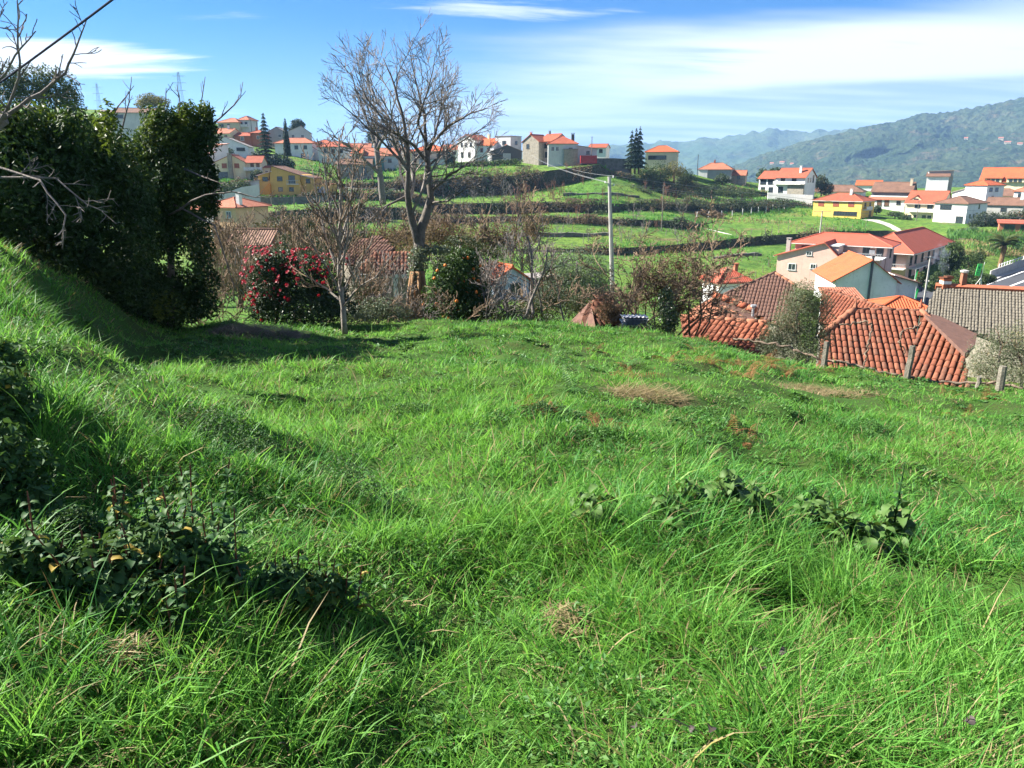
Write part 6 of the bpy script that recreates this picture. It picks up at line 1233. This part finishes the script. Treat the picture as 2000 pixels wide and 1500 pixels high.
for k, (x0, x1, py, y_, hg, mt, lb) in enumerate(((430, 560, 610, 27, 2.0, 'b_tan', 'screen of tan shoots in front of the clay barn'), (690, 800, 620, 24.5, 1.7, 'b_grey', 'screen of grey shoots in front of the open shed'), (900, 1010, 625, 25, 1.8, 'b_grey', 'screen of grey shoots in front of the orange roofed cottage'), (560, 700, 560, 40, 3.0, 'b_tan', 'tall tan shoots rising behind the camellia'))):
    barebush('bare_bush', lb, [(random.uniform(x0, x1), py) for _ in range(16)], hg, y_, 170 + k, (mt, mt), .0007 * y_, (6, 6, 4), 32, .07, .12, 3, 'screens of bare shoots', .00034 * y_, .3, .5)
SH = 'round shrubs on the hill shoulder'
for k, (px, py, y, rx, rz, mt, lb) in enumerate(((1262, 338, 268, 16, 16, 'bush', 'dark round shrub at the foot of the spruces'), (1290, 335, 272, 18, 18, 'bush', 'tall dark shrub below the cream house'), (1316, 332, 276, 20, 16, 'bush_y', 'yellow green shrub below the orange roof'), (1340, 345, 280, 16, 14, 'bush', 'shrub at the edge of the hill shoulder'), (1275, 355, 262, 26, 14, 'bramble', 'bramble mound beneath the spruces'),
                                      (1240, 372, 250, 30, 10, 'bramble', 'low bramble mound on the upper terrace'), (1195, 372, 248, 26, 9, 'bush_y', 'mossy mound on the upper terrace'), (1320, 372, 262, 32, 14, 'bramble', 'wide bramble mound on the hill shoulder'), (1390, 372, 272, 34, 12, 'bush', 'green mound below the ivy covered cottage'), (1450, 378, 272, 28, 10, 'bush', 'low green shrub right of the cottage shed'),
                                      (1410, 350, 292, 14, 10, 'bush', 'ivy bush against the cottage wall'), (1168, 372, 246, 14, 10, 'dryscrub', 'dry brown shrub beside the lawn edge'), (1430, 400, 262, 40, 12, 'bramble', 'dark bramble thicket above the concrete posts'), (1350, 402, 250, 36, 14, 'bramble', 'dark bramble thicket below the hill shoulder'), (1500, 398, 264, 34, 9, 'bramble', 'bramble thicket below the pale garden wall'),
                                      (1172, 425, 215, 18, 14, 'bush', 'dark laurel shrub beside the concrete pole'), (1290, 400, 238, 34, 14, 'bramble', 'shadowy thicket in the middle of the hill shoulder'), (1380, 418, 246, 30, 8, 'dryscrub', 'dry brush beneath the dark thicket'))):
    roundtree(lb, [(px, py, y, rx, rz, rx * MPP(y) * .7), (px + rx * .7, py + rz * .3, y, rx * .6, rz * .6), (px - rx * .7, py + rz * .3, y, rx * .6, rz * .6)], 1300, .55, mt, 230 + k, SH, .30, 'shrub', 'shrub')
# palm
py_ = 150; b = ground_at(1952, 524, 120, 185); t = plant('palm_tree', 'date palm with a thick trunk and drooping fronds on the roadside lawn', 'tree', 0, 0, 0); k = MPP(b.y); top = Vector((b.x + 3 * k, b.y, b.z + 44 * k)); w = Wood(1)
m = MB(); m.tube([b + Vector((0, 0, -.5)), b + (top - b) * .1, b + (top - b) * .5, b + (top - b) * .85, top], [.55, .48, .42, .55, .35], 10); m.build('trunk', surf('palm_trunk', (.20, .13, .07), (.12, .08, .045), 6, .95, .1, 1.0, 14), t)
M['palm'] = leaf('palm', (.035, .055, .014), (.10, .115, .026), .25, .45, .35); r = np.random.default_rng(5); pv = []
for v_ in range(4):
    n = 15; L_ = 40 * k; V, Fc = [], []; el = (.45, .85, 1.15, 1.4)[v_]; pts = []; p = np.zeros(3); a = el
    for i in range(n + 1): pts.append(p.copy()); p = p + np.array([math.cos(a), 0, math.sin(a)]) * L_ / n; a -= (.085, .105, .11, .10)[v_]
    for i in range(n + 1):
        ww_ = (.95 * math.sin(math.pi * min(1, (i + .8) / (n + 1.3))) ** .6) * .85
        for sg in (-1, 1):
            for j in range(2):
                q = pts[i] + np.array([(j * .5) * L_ / n, 0, 0]); kx = len(V); V += [tuple(q + np.array([-.16, 0, 0])), tuple(q + np.array([.16, 0, 0])), tuple(q + np.array([.35 * ww_, sg * ww_, -.20 * ww_]))]; Fc.append((kx, kx + 1, kx + 2))
    pv.append(fast('frond', V, Fc, M['palm'], False, r.random(len(V)) * .3 + .2 * v_))
for i in range(46):
    o = obj('frond', pv[i % 4], t, top); o.rotation_euler = (r.normal(0, .08), r.normal(0, .08), i * 2.399 + r.normal(0, .15)); o.scale = [r.uniform(.8, 1.08)] * 3

# reddish bare shrubs among the terraces: one kind, many copies
def bareproto(seed, mats, hgt, kids, r0, ang, up): 
    t = tag(empty('bare_tree'), 'x', 'tree'); w = Wood(seed); par = dict(wan=.1, up=up, ang=ang, len=.48, kids=kids, rmin=.018, seg=4, lmin=.3)
    for k in range(3): w.shoot(Vector((random.gauss(0, .2), random.gauss(0, .2), -.4)), Vector((random.gauss(0, .25), random.gauss(0, .25), 1)), hgt * random.uniform(.7, 1), r0, 1, 3, par)
    return w.build(t, mats, 0, 'stem')
BT = 'leafless little trees scattered over the terraces'
protos = [bareproto(301, ('b_red', 'b_red'), 5.0, (7, 7, 6), .07, 30, .12), bareproto(302, ('b_grey', 'b_grey'), 4.5, (6, 6, 5), .07, 38, .06), bareproto(303, ('b_tan', 'b_tan'), 3.6, (7, 6, 6), .05, 44, .04)]
spots = [(1018, 412, 0, 1.5), (1005, 430, 0, 1.3), (1075, 388, 0, 1.2), (1095, 386, 0, 1.3), (1082, 400, 0, 1.0), (1150, 400, 0, .9), (1125, 352, 0, 1.0), (1108, 356, 0, .9), (1262, 375, 0, 1.0), (1295, 412, 0, 1.0), (1312, 405, 0, 1.1), (985, 385, 1, 1.2), (960, 395, 1, 1.1), (940, 410, 1, 1.1), (925, 392, 1, 1.0), (1035, 455, 2, 1.1), (1012, 465, 1, 1.2), (1050, 440, 2, 1.2), (975, 455, 1, 1.1), (905, 425, 1, 1.1), (880, 440, 2, 1.0),
         (1240, 440, 1, 1.0), (1258, 462, 1, 1.0), (1275, 420, 2, .9), (1330, 420, 1, .9), (1345, 395, 2, .9), (700, 425, 1, 1.0), (640, 430, 1, 1.1), (610, 432, 1, 1.0), (720, 405, 1, .8), (670, 440, 2, 1.2), (560, 440, 1, 1.0), (1421, 352, 1, 1.4), (1395, 420, 2, .8), (1212, 460, 1, .9), (1228, 470, 1, .8), (1190, 455, 2, .8), (1312, 340, 2, .8), (1328, 346, 0, .8), (735, 445, 2, 1.1), (1060, 425, 0, .9), (1130, 425, 0, .8), (1165, 440, 2, .8), (1110, 445, 1, .8), (1090, 460, 1, .7), (1150, 470, 1, .7), (1285, 450, 0, .8), (1300, 385, 0, 1.0), (1225, 402, 0, .9), (1205, 395, 2, .9), (1180, 388, 0, .9), (1050, 372, 0, .9), (1140, 362, 0, .8), (1000, 395, 1, 1.0), (1030, 395, 0, 1.1), (870, 410, 1, 1.0), (950, 372, 1, .9), (1370, 385, 2, .8), (1415, 392, 0, .8), (1470, 398, 2, .8), (1330, 440, 0, .8), (770, 440, 1, 1.1), (850, 455, 2, 1.1), (600, 352, 1, 1.2), (640, 345, 1, 1.3), (662, 350, 1, 1.0), (1345, 470, 2, 1.0), (1325, 480, 1, 1.0)]
nmk = ('reddish brown leafless shrub on the terraces', 'grey leafless little tree on the terraces', 'tan leafless twiggy bush on the terraces')
used = set()
for px, py, kd, sc in spots:
    p = ground_at(px, py, 140, 300); o = protos[kd] if kd not in used else clone(protos[kd]); used.add(kd); o.location = p; o.rotation_euler = (0, 0, random.uniform(0, 6.28)); o.scale = [sc * random.uniform(.85, 1.15)] * 3; tag(o, nmk[kd], 'tree', BT)
# scrub hanging over the terrace walls (a mass nobody could count)
ps = []; r = np.random.default_rng(77)
for kseg, dens, thick in ((4, .8, .9), (6, 1.5, 1.6), (8, 1.6, 1.8), (10, 1.9, 2.2)):
    lo_, hi_ = -.40, .42
    for a in np.arange(lo_, hi_, .0022):
        ysk, zsk = knots(a); h_ = zsk[kseg + 1] - zsk[kseg]
        if h_ < .25: continue
        cl = fbm(np.array([a * 60 + kseg * 7]), np.array([kseg * 3.3]), 3, 2)[0]; n = int(dens * 22 * max(0, cl - .32) * 4 * min(1.5, h_ / 2 + .4))
        yy = ysk[kseg] - np.abs(r.normal(0, thick * .5, n)) ; zz = zsk[kseg] + (h_ + .5) * r.random(n) ** .8 * (1 + .3 * (cl > .6)); ps.append(np.stack([a * yy + r.normal(0, .4, n), yy, zz], 1))
p = np.concatenate(ps); n = len(p); N = np.stack([r.normal(0, .6, n), -np.ones(n) * .5, r.random(n)], 1); V, Fc = leafcloud(p, N, r.uniform(.25, .65, n), r.uniform(.15, .4, n), r); c = np.clip(noise3(p, .12, 1) * 1.6 - .3 + r.normal(0, .15, n), 0, 1)
mi = (noise3(p, .06, 4) + r.normal(0, .05, n) > .50).astype(int); tag(obj('scrub', fast('scrub', V, Fc, [M['bramble'], M['dryscrub']], False, np.repeat(c, 4), np.repeat(mi, 2))), 'brambles and dry scrub hanging over the terrace walls', kind='stuff')
# rough grass and weeds over the far fields
ps = []; n = 60000; px = r.uniform(380, 1700, n); py_ = r.uniform(318, 560, n); a = np.array([AE(x, y) for x, y in zip(px[:26000], py_[:26000])])
KYs = KY; pts3 = []
for (aa, ee) in a:
    k = knots(aa); ys_ = np.linspace(60, 300, 120); z = np.interp(ys_, k[0], k[1]); s = np.where(z >= ee * ys_)[0]
    if len(s): y_ = ys_[s[0]] + r.uniform(-1, 1); pts3.append((aa * y_, y_, np.interp(y_, k[0], k[1])))
p = np.array(pts3); k = noise3(p, .07, 5) + r.normal(0, .06, len(p)) > .50; p = p[k]; n = len(p); sz = p[:, 1] / 200; V, Fc = blade_mesh(np.repeat(p[:, 0], 3) + r.normal(0, .25, n * 3), np.repeat(p[:, 1], 3) + r.normal(0, .25, n * 3), np.repeat(p[:, 2], 3), r.uniform(0, 6.28, n * 3), np.repeat(sz, 3) * r.uniform(.3, .9, n * 3), np.abs(r.normal(.2, .3, n * 3)), r.uniform(0, .8, n * 3), np.repeat(sz, 3) * .22, r.uniform(0, 6.28, n * 3), 2)
mi = np.repeat(np.repeat((noise3(p, .03, 1) + r.normal(0, .08, n) > .53).astype(int), 3), 3); tag(obj('grass', fast('grass', V, Fc, [M['grass_dark'], M['straw']], False, np.repeat(r.random(n * 3), 5), mi)), 'rough weeds and dry grass over the terraced fields', kind='stuff')

# thin dry stone steps between the larger terraces
for k, (pts, lb) in enumerate((([(985, 461), (1060, 463), (1140, 462), (1215, 458)], 'thin stone step crossing the vine rows'), ([(560, 372), (640, 371), (720, 373), (790, 376)], 'low stone step under the terracotta house'), ([(870, 372), (930, 366), (990, 362)], 'short stone step below the highest lawn'), ([(1100, 384), (1160, 381), (1215, 384), (1260, 390)], 'low stone step under the hill shoulder'), ([(480, 452), (560, 452), (650, 456), (740, 458)], 'low stone step above the rusty thicket'), ([(1395, 508), (1450, 500), (1500, 500)], 'low grassy step in the lower field'))):
    T = []
    for q in range(len(pts) - 1):
        for f in (0, .25, .5, .75): px = pts[q][0] + (pts[q + 1][0] - pts[q][0]) * f; py = pts[q][1] + (pts[q + 1][1] - pts[q][1]) * f; T.append(ground_at(px, py, 90, 285))
    m = MB(); V = []; Fc = []
    for p in T: h_ = random.uniform(.5, .95); V += [(p.x, p.y, p.z - .6), (p.x, p.y - .1, p.z + h_), (p.x, p.y + .5, p.z + h_ + .05), (p.x, p.y + .6, p.z - .6)]
    for i in range(len(T) - 1): a = i * 4; Fc += [(a, a + 4, a + 5, a + 1), (a + 1, a + 5, a + 6, a + 2), (a + 2, a + 6, a + 7, a + 3)]
    m.add(V, Fc); tag(m.build('stone_step', M['drystone']), lb, 'wall', 'low stone steps on the terraces')
# ------------------------------------------------------------------ plants standing in the meadow
M['nettle'] = leaf('nettle', (.025, .075, .022), (.065, .130, .036), .25, .6, .2, (.30, .22, .04))
M['bigleaf'] = leaf('bigleaf', (.034, .085, .020), (.085, .155, .036), .2, .6, .25)
M['redtip'] = leaf('redtip', (.17, .06, .04), (.24, .11, .06), .2, .6, .2)
M['deadleaf'] = leaf('deadleaf', (.03, .025, .03), (.07, .055, .05), .1, .6, .2)
def leafmesh(name, L, Wd, mat, n=5, curl=.5, crinkle=.0, seed=0):
    """one leaf blade with midrib fold and curl, pointing along +x"""
    r = random.Random(seed); V, Fc, C = [], [], []; p = np.zeros(3); a = .35
    for i in range(n + 1):
        f = i / n; w_ = Wd * .5 * (math.sin(math.pi * min(1, f * .93 + .07)) ** .75) * (1 if i % 2 else .92); j = crinkle * Wd
        for s in (-1, 0, 1): V.append((p[0] + r.gauss(0, j * .3), s * w_ + r.gauss(0, j * .3), p[2] + (abs(s) * w_ * .45) + r.gauss(0, j))); C.append(.35 + .3 * r.random() + .12 * (s == 0))
        p = p + np.array([math.cos(a), 0, math.sin(a)]) * L / n; a -= curl * 2.2 / n
    for i in range(n):
        for s in (0, 1): k = i * 3 + s; Fc.append((k, k + 3, k + 4, k + 1))
    return fast(name, V, Fc, mat, True, C)
NL = [leafmesh('leaf', .085, .05, M['nettle'], 4, .6, .05, s) for s in range(4)]
for q, me in enumerate(NL): me.attributes['rnd'].data.foreach_set('value', np.full(len(me.vertices), (.1, .4, .7, .95 if q == 3 else .6)[q], np.float32))
tipm = None
def nettle(label, px, py, hgt, seed, group):
    hgt *= 1.0; r = random.Random(seed); b = fieldP(px, py); t = tag(empty('nettle_plant', b), label, 'plant', group)
    for s in range(r.choice((3, 4))):
        lean = Vector((r.gauss(0, .18), r.gauss(0, .18), 1)); H_ = hgt * r.uniform(.7, 1.1); o0 = Vector((r.gauss(0, .06), r.gauss(0, .06), -.03)); m = MB(); m.tube([o0, o0 + lean * H_ * .5, o0 + lean * H_], [.005, .004, .0025], 5); m.build('stem', M['redtip' if s % 2 else 'nettle'], t)
        nn = int(H_ / .042)
        for i in range(nn):
            f = .18 + .82 * i / nn; sc = (1.15 - .65 * f) * r.uniform(.7, 1.2) * .95; a0 = (i % 2) * 1.57 + r.gauss(0, .25)
            for sg in (0, 3.1416): o = obj('leaf', NL[3 if r.random() < .03 else r.randrange(3)], t, o0 + lean * H_ * f); o.rotation_euler = (r.gauss(0, .2), r.gauss(.1, .25), a0 + sg); o.scale = (sc, sc, sc)
        m = MB(); e = o0 + lean * H_; m.tube([e - lean * .045, e + lean * .012], [.005, .002], 4); m.build('flower_spike', M['redtip'], t)
NG = 'red tipped nettles in the left foreground'
nl = ('tall red tipped nettle in the dark clump of the left foreground', 'smaller nettle with yellowing leaves beside the tall grass tuft')
for k, (px, py, h_) in enumerate(((105, 1130, .40), (170, 1150, .34), (245, 1110, .46), (300, 1090, .48), (345, 1140, .42), (390, 1110, .48), (420, 1160, .40), (265, 1180, .36), (210, 1190, .30), (330, 1230, .30))): nettle(nl[0], px, py, h_, 400 + k, NG)
for k, (px, py, h_) in enumerate(((500, 1170, .30), (560, 1180, .32), (612, 1190, .34), (650, 1180, .30))): nettle(nl[1], px, py, h_, 420 + k, NG)
# dark leafy bank bush at the left edge
t = tag(empty('bank_bush'), 'dark broad leaved bush on the near bank at the left edge', 'bush'); crown('foliage', [(-20, 800, 3.9, 90, 110), (20, 920, 3.5, 80, 110), (-60, 950, 3.3, 110, 140), (60, 990, 3.3, 60, 60), (0, 720, 4.3, 50, 60)], 5200, .055, .034, 'nettle', 431, t, .30, 3, .6)
t = tag(empty('bank_bush'), 'yellow tinged leafy sprigs beside the dark bank bush', 'bush'); crown('foliage', [(150, 900, 4.1, 50, 46), (180, 940, 3.9, 50, 40), (120, 860, 4.3, 36, 30)], 1300, .045, .026, 'bush_y', 432, t, .32, 4, .8)
for kk, (bl, n, lb) in enumerate(((((300, 1080, 110, 70), (180, 1110, 90, 56), (390, 1110, 70, 62), (260, 1160, 110, 40)), 5200, 'dense dark nettle patch filling the left foreground'), (((560, 1150, 70, 46), (640, 1150, 46, 40)), 2200, 'smaller nettle patch right of the dense one'), (((60, 1090, 60, 50),), 900, 'leafy patch at the left edge below the bank bush'))):
    t = tag(empty('nettle_patch'), lb, 'plant', NG); bb_ = []
    for px, py, rx, rz_ in bl: q = fieldP(px, py + rz_ * .9); bb_.append((px, py, q.y, rx, rz_, rx * MPP(q.y) * .7))
    crown('foliage', bb_, n, .046, .028, 'nettle', 440 + kk, t, .36, 5, .85, .6)
# coarse big leaved weeds
BL = [leafmesh('leaf', .20, .115, M['bigleaf'], 7, c_, .045, 50 + s) for s, c_ in enumerate((.8, 1.1, .6))]
def dock(label, px, py, nl_, hgt, seed, stalk=0):
    hgt *= 1.0; nl_ = int(nl_ * 2.2); r = random.Random(seed); b = fieldP(px, py); t = tag(empty('coarse_weed', b), label, 'plant', 'coarse big leaved weeds in the right foreground'); m = MB(); m.tube([(0, 0, -.04), (0, 0, hgt)], [.010, .006], 6); m.build('stem', M['nettle'], t)
    for i in range(nl_):
        f = (i + .5) / nl_; sc = .66 * (1.25 - .6 * f) * (.6 + .8 * r.random()) * r.uniform(.75, 1.15); o = obj('leaf', BL[r.randrange(3)], t, (0, 0, hgt * (.25 + .75 * f))); o.rotation_euler = (r.gauss(0, .45), r.gauss(.15, .4), i * 2.4 + r.gauss(0, .4)); o.location = (r.gauss(0, .05), r.gauss(0, .05), o.location.z); o.scale = (sc, sc * r.uniform(.7, 1.1), sc)
    if stalk:
        m = MB(); m.tube([(0, 0, hgt), (.01, 0, hgt + stalk)], [.006, .004], 5); m.build('stalk', M['nettle'], t)
        for i in range(14): o = obj('leaf', NL[i % 3], t, (.006, 0, hgt + stalk * i / 13)); o.rotation_euler = (0, r.gauss(-.2, .3), i * 2.4); o.scale = [.75 - .035 * i] * 3
wl = ('ragged broad leaved weed with holed leaves, left of the group', 'wide clump of crinkled grey green leaves in the right foreground', 'sprawling weed with large drooping leaves in the right foreground', 'tall stalked weed rising above the right foreground clump')
dock(wl[0], 1340, 1030, 16, .26, 1); dock(wl[0], 1300, 1045, 12, .18, 2); dock(wl[1], 1415, 1035, 20, .30, 3); dock(wl[1], 1470, 1045, 16, .24, 4); dock(wl[2], 1580, 1060, 16, .26, 5); dock(wl[2], 1640, 1075, 20, .24, 6); dock(wl[3], 1740, 1070, 18, .30, 7, .30); dock(wl[2], 1690, 1085, 14, .2, 8); dock('single coarse weed among the grass in the middle foreground', 1150, 1030, 12, .16, 9); dock('short weed with upright shoot behind the big leaved clump', 1580, 1010, 9, .22, 10, .1)
# low mats of small leaves
CG = 'low mounds of small leaved weeds in the meadow'
for k, (px, py, rx, rz, lb) in enumerate(((450, 850, 100, 40, 'dark mound of small leaved weed in front of the shaded hollow'), (540, 880, 55, 26, 'small leaved mound right of the larger one'), (700, 965, 85, 50, 'tall dark tuft of small leaved weed in the middle of the meadow'), (640, 940, 40, 30, 'low green mound beside the dark tuft'), (1060, 800, 60, 32, 'dark weedy mound below the brown bracken'), (960, 960, 60, 26, 'flat mat of ragged weeds in the meadow centre'), (1370, 800, 70, 24, 'weedy mound behind the dry patch'), (1700, 830, 60, 26, 'leafy mound near the fallen dry stalk'), (560, 775, 36, 12, 'small molehill-like clump in the sunlit grass'), (820, 800, 50, 16, 'low clump in the bright far grass'), (150, 1010, 60, 40, 'shaded mound at the foot of the nettles'), (1180, 860, 70, 22, 'dull green mat beside the red stems'))):
    b = fieldP(px, py + rz * .6); t = tag(empty('weed_clump'), lb, 'plant', CG); kx = MPP(b.y); r = np.random.default_rng(500 + k); n = 2200; th = r.uniform(0, 6.283, n); q = np.sqrt(r.random(n)); lob = .45 + 1.1 * _lat[k % 6](th * 1.1 + 7 * k, np.full(n, 3.0 + k)); X_ = b.x + rx * kx * 1.25 * lob * q * np.cos(th); Y_ = b.y + rx * kx * 1.3 * lob * q * np.sin(th); Z_ = ZF(X_, Y_) + rz * kx * (2.2 if k in (0, 2, 10) else 1.3) * np.clip(1 - q ** 1.3, 0, 1) * r.random(n) ** .5 * (.6 + .8 * fbm(X_ * 6, Y_ * 6, 2, k))
    N = np.stack([r.normal(0, .6, n), r.normal(0, .6, n), np.ones(n)], 1); L_ = max(.022, 5.5 * kx); V, Fc = leafcloud(np.stack([X_, Y_, Z_], 1), N, L_ * r.uniform(.6, 1.4, n), L_ * .6, r); obj('foliage', fast('foliage', V, Fc, M['nettle' if k in (0, 2, 4, 10) else 'weedleaf'], False, np.repeat(np.clip(r.random(n) * .85, 0, 1), 4)), t)
# bracken: dead brown and a few green fronds
def frondmesh(name, L, mat, seed):
    r = random.Random(seed); V, Fc, C = [], [], []; n = 16; p = np.zeros(3); a = 1.0
    for i in range(n):
        f = i / n; wv = L * .30 * (1 - f) ** .8 * (.5 + .5 * min(1, f * 6))
        for s in (-1, 1):
            for jj in range(4):
                g = jj / 4; q = p + np.array([wv * g * .25, s * wv * g, -wv * g * .35]); hw = L * .020 * (1 - g * .6); k = len(V); V += [tuple(q + np.array([-hw, 0, 0])), tuple(q + np.array([hw, 0, 0])), tuple(q + np.array([wv * .10, s * wv * .27, -wv * .06 + r.gauss(0, .004)]))]; Fc.append((k, k + 1, k + 2)); C += [r.random()] * 3
        p = p + np.array([math.cos(a), 0, math.sin(a)]) * L / n; a -= .10
    return fast(name, V, Fc, mat, False, C)
FB = [frondmesh('frond', .5, M['bracken'], 1), frondmesh('frond', .42, M['bracken'], 2)]; FGm = frondmesh('frond', .6, M['weedleaf'], 3)
def fern(label, px, py, nf, sc, seed, green=False):
    r = random.Random(seed); b = fieldP(px, py); t = tag(empty('bracken_fern', b), label, 'fern', 'bracken ferns in the meadow')
    nf *= 2
    for i in range(nf): o = obj('frond', FGm if green else FB[i % 2], t, (r.gauss(0, .06), r.gauss(0, .06), -.02)); o.rotation_euler = (r.gauss(0, .3), r.gauss(-.1, .3), 6.283 * i / nf + r.gauss(0, .3)); o.scale = [1.05 * sc * r.uniform(.6, 1.2)] * 3
fl = ('withered rust brown bracken near the top edge of the slope', 'small rust brown bracken remains beside the fence posts', 'dry red brown fern stems in the middle of the meadow')
for k, (px, py, n, s) in enumerate(((1360, 692, 5, .9), (1355, 712, 5, .8), (1310, 712, 4, .8), (1390, 725, 4, .8), (1475, 728, 5, .9), (1500, 725, 6, 1.1), (1535, 735, 6, 1.1), (1440, 720, 5, .9), (1455, 742, 5, .9), (1420, 738, 4, .8))): fern(fl[0], px, py, n, s, 600 + k)
for k, (px, py, n, s) in enumerate(((1620, 735, 3, .5), (1850, 775, 4, .7), (1930, 790, 5, .8), (1890, 830, 4, .7))): fern(fl[1], px, py, n, s, 620 + k)
for k, (px, py, n, s) in enumerate(((1230, 745, 6, .9), (1210, 735, 4, .7), (1165, 690, 4, .7), (1160, 830, 5, .7), (1180, 845, 5, .7), (1200, 855, 4, .6), (1450, 860, 4, .7), (1840, 870, 4, .7), (1030, 810, 4, .6), (1060, 820, 4, .6))): fern(fl[2], px, py, n, s, 640 + k)
fern('green bracken fronds standing at the top of the meadow', 1095, 705, 5, .85, 660, True); fern('green bracken beside the brown one at the top of the meadow', 1228, 712, 5, .8, 661, True); fern('young green fern near the dry hollow', 1120, 775, 5, .7, 662, True)
# cut grass heap, dry patches, dead leaves
def strawpile(name, label, px, py, rx, ry, h_, n, L, seed, mat='straw', cat='heap'):
    b = fieldP(px, py); r = np.random.default_rng(seed); th = r.uniform(0, 6.283, n); q = np.sqrt(r.random(n)); x = b.x + rx * q * np.cos(th); y = b.y + ry * q * np.sin(th); z = ZF(x, y) + h_ * (1 - q ** 2) * r.random(n) ** .4 + .03
    V, Fc = blade_mesh(x, y, z, r.uniform(0, 6.283, n), L * r.uniform(.5, 1.3, n), r.uniform(1.1, 1.75, n), r.uniform(-.2, .4, n), np.full(n, .010), r.uniform(0, 6.28, n), 2); return tag(obj(name, fast(name, V, Fc, M[mat], False, np.repeat(r.random(n), 5))), label, cat)
M['mulch'] = leaf('mulch', (.10, .09, .075), (.20, .18, .15), .15, .8, .1)
strawpile('mulch_heap', 'grey heap of cut dry stalks in the shade near the young tree', 508, 655, 1.05, .9, .30, 4200, .22, 701, 'mulch'); strawpile('dry_grass_patch', 'patch of flattened dry stalks with a dark hollow in the meadow', 1262, 778, .55, .35, .06, 900, .30, 702, cat='dry grass'); strawpile('dry_grass_patch', 'wide patch of flattened dry grass near the fence posts', 1610, 766, 1.0, .5, .07, 1500, .25, 703, cat='dry grass'); strawpile('dry_grass_patch', 'small bare patch of straw in the near grass', 1105, 1185, .10, .16, .03, 240, .09, 704, cat='dry grass'); strawpile('dry_grass_patch', 'tuft of brown dry roots under the nettles', 255, 1285, .08, .06, .14, 260, .12, 705, cat='dry grass')
DL = leafmesh('dead_leaf', .07, .05, M['deadleaf'], 4, .9, .06, 77)
for k, (px, py) in enumerate(((1520, 1290), (1545, 1305), (1470, 1290), (1500, 1325), (1355, 1452), (1385, 1462), (1242, 1425), (1580, 1310), (1900, 1440), (540, 1440))):
    b = fieldP(px, py); o = obj('dead_leaf', DL, None, b + Vector((0, 0, .10))); o.rotation_euler = (random.uniform(-.6, .6), random.uniform(-.6, .6), random.uniform(0, 6.28)); o.scale = [random.uniform(.5, .85)] * 3; tag(o, 'dark withered leaf lying in the near grass', 'leaf', 'dark withered leaves in the near grass')
# smoke from the chimney
sp = Vector(SMOKE); m = MB(); m.tube([sp + Vector(q) for q in ((0, 0, 0), (-.1, .2, .45), (-.2, .5, .95), (0, .9, 1.5), (.3, 1.3, 2.2))], [.12, .34, .5, .5, .15], 12); sm, st = nodes('smoke')
v = nd(st, 'ShaderNodeTexCoord').outputs['Object']; nn = noise(st, v, 2.6, 4, .6); dn = nd(st, 'ShaderNodeMath', {0: ramp(st, nn, .46, .80), 1: 1.1}, operation='MULTIPLY').outputs[0]
vv = nd(st, 'ShaderNodeVolumePrincipled', {'Color': (.66, .78, .95), 'Density': dn, 'Anisotropy': .2}); oo = nd(st, 'ShaderNodeOutputMaterial'); st.links.new(vv.outputs[0], oo.inputs['Volume'])
tag(m.build('smoke', sm, None, True), 'thin blue grey smoke rising from the wide chimney', kind='stuff')
# ------------------------------------------------------------------ the air of the valley
hb = MB(); hb.box(-6000, 6000, -60, 6600, -460, 460)
hm, ht = nodes('haze')
hv = nd(ht, 'ShaderNodeVolumePrincipled', {'Color': (.34, .60, 1.0), 'Density': .00011, 'Anisotropy': .1})
o_ = nd(ht, 'ShaderNodeOutputMaterial'); ht.links.new(hv.outputs[0], o_.inputs['Volume'])
tag(hb.build('haze', hm), 'thin blue air filling the valley', kind='stuff')
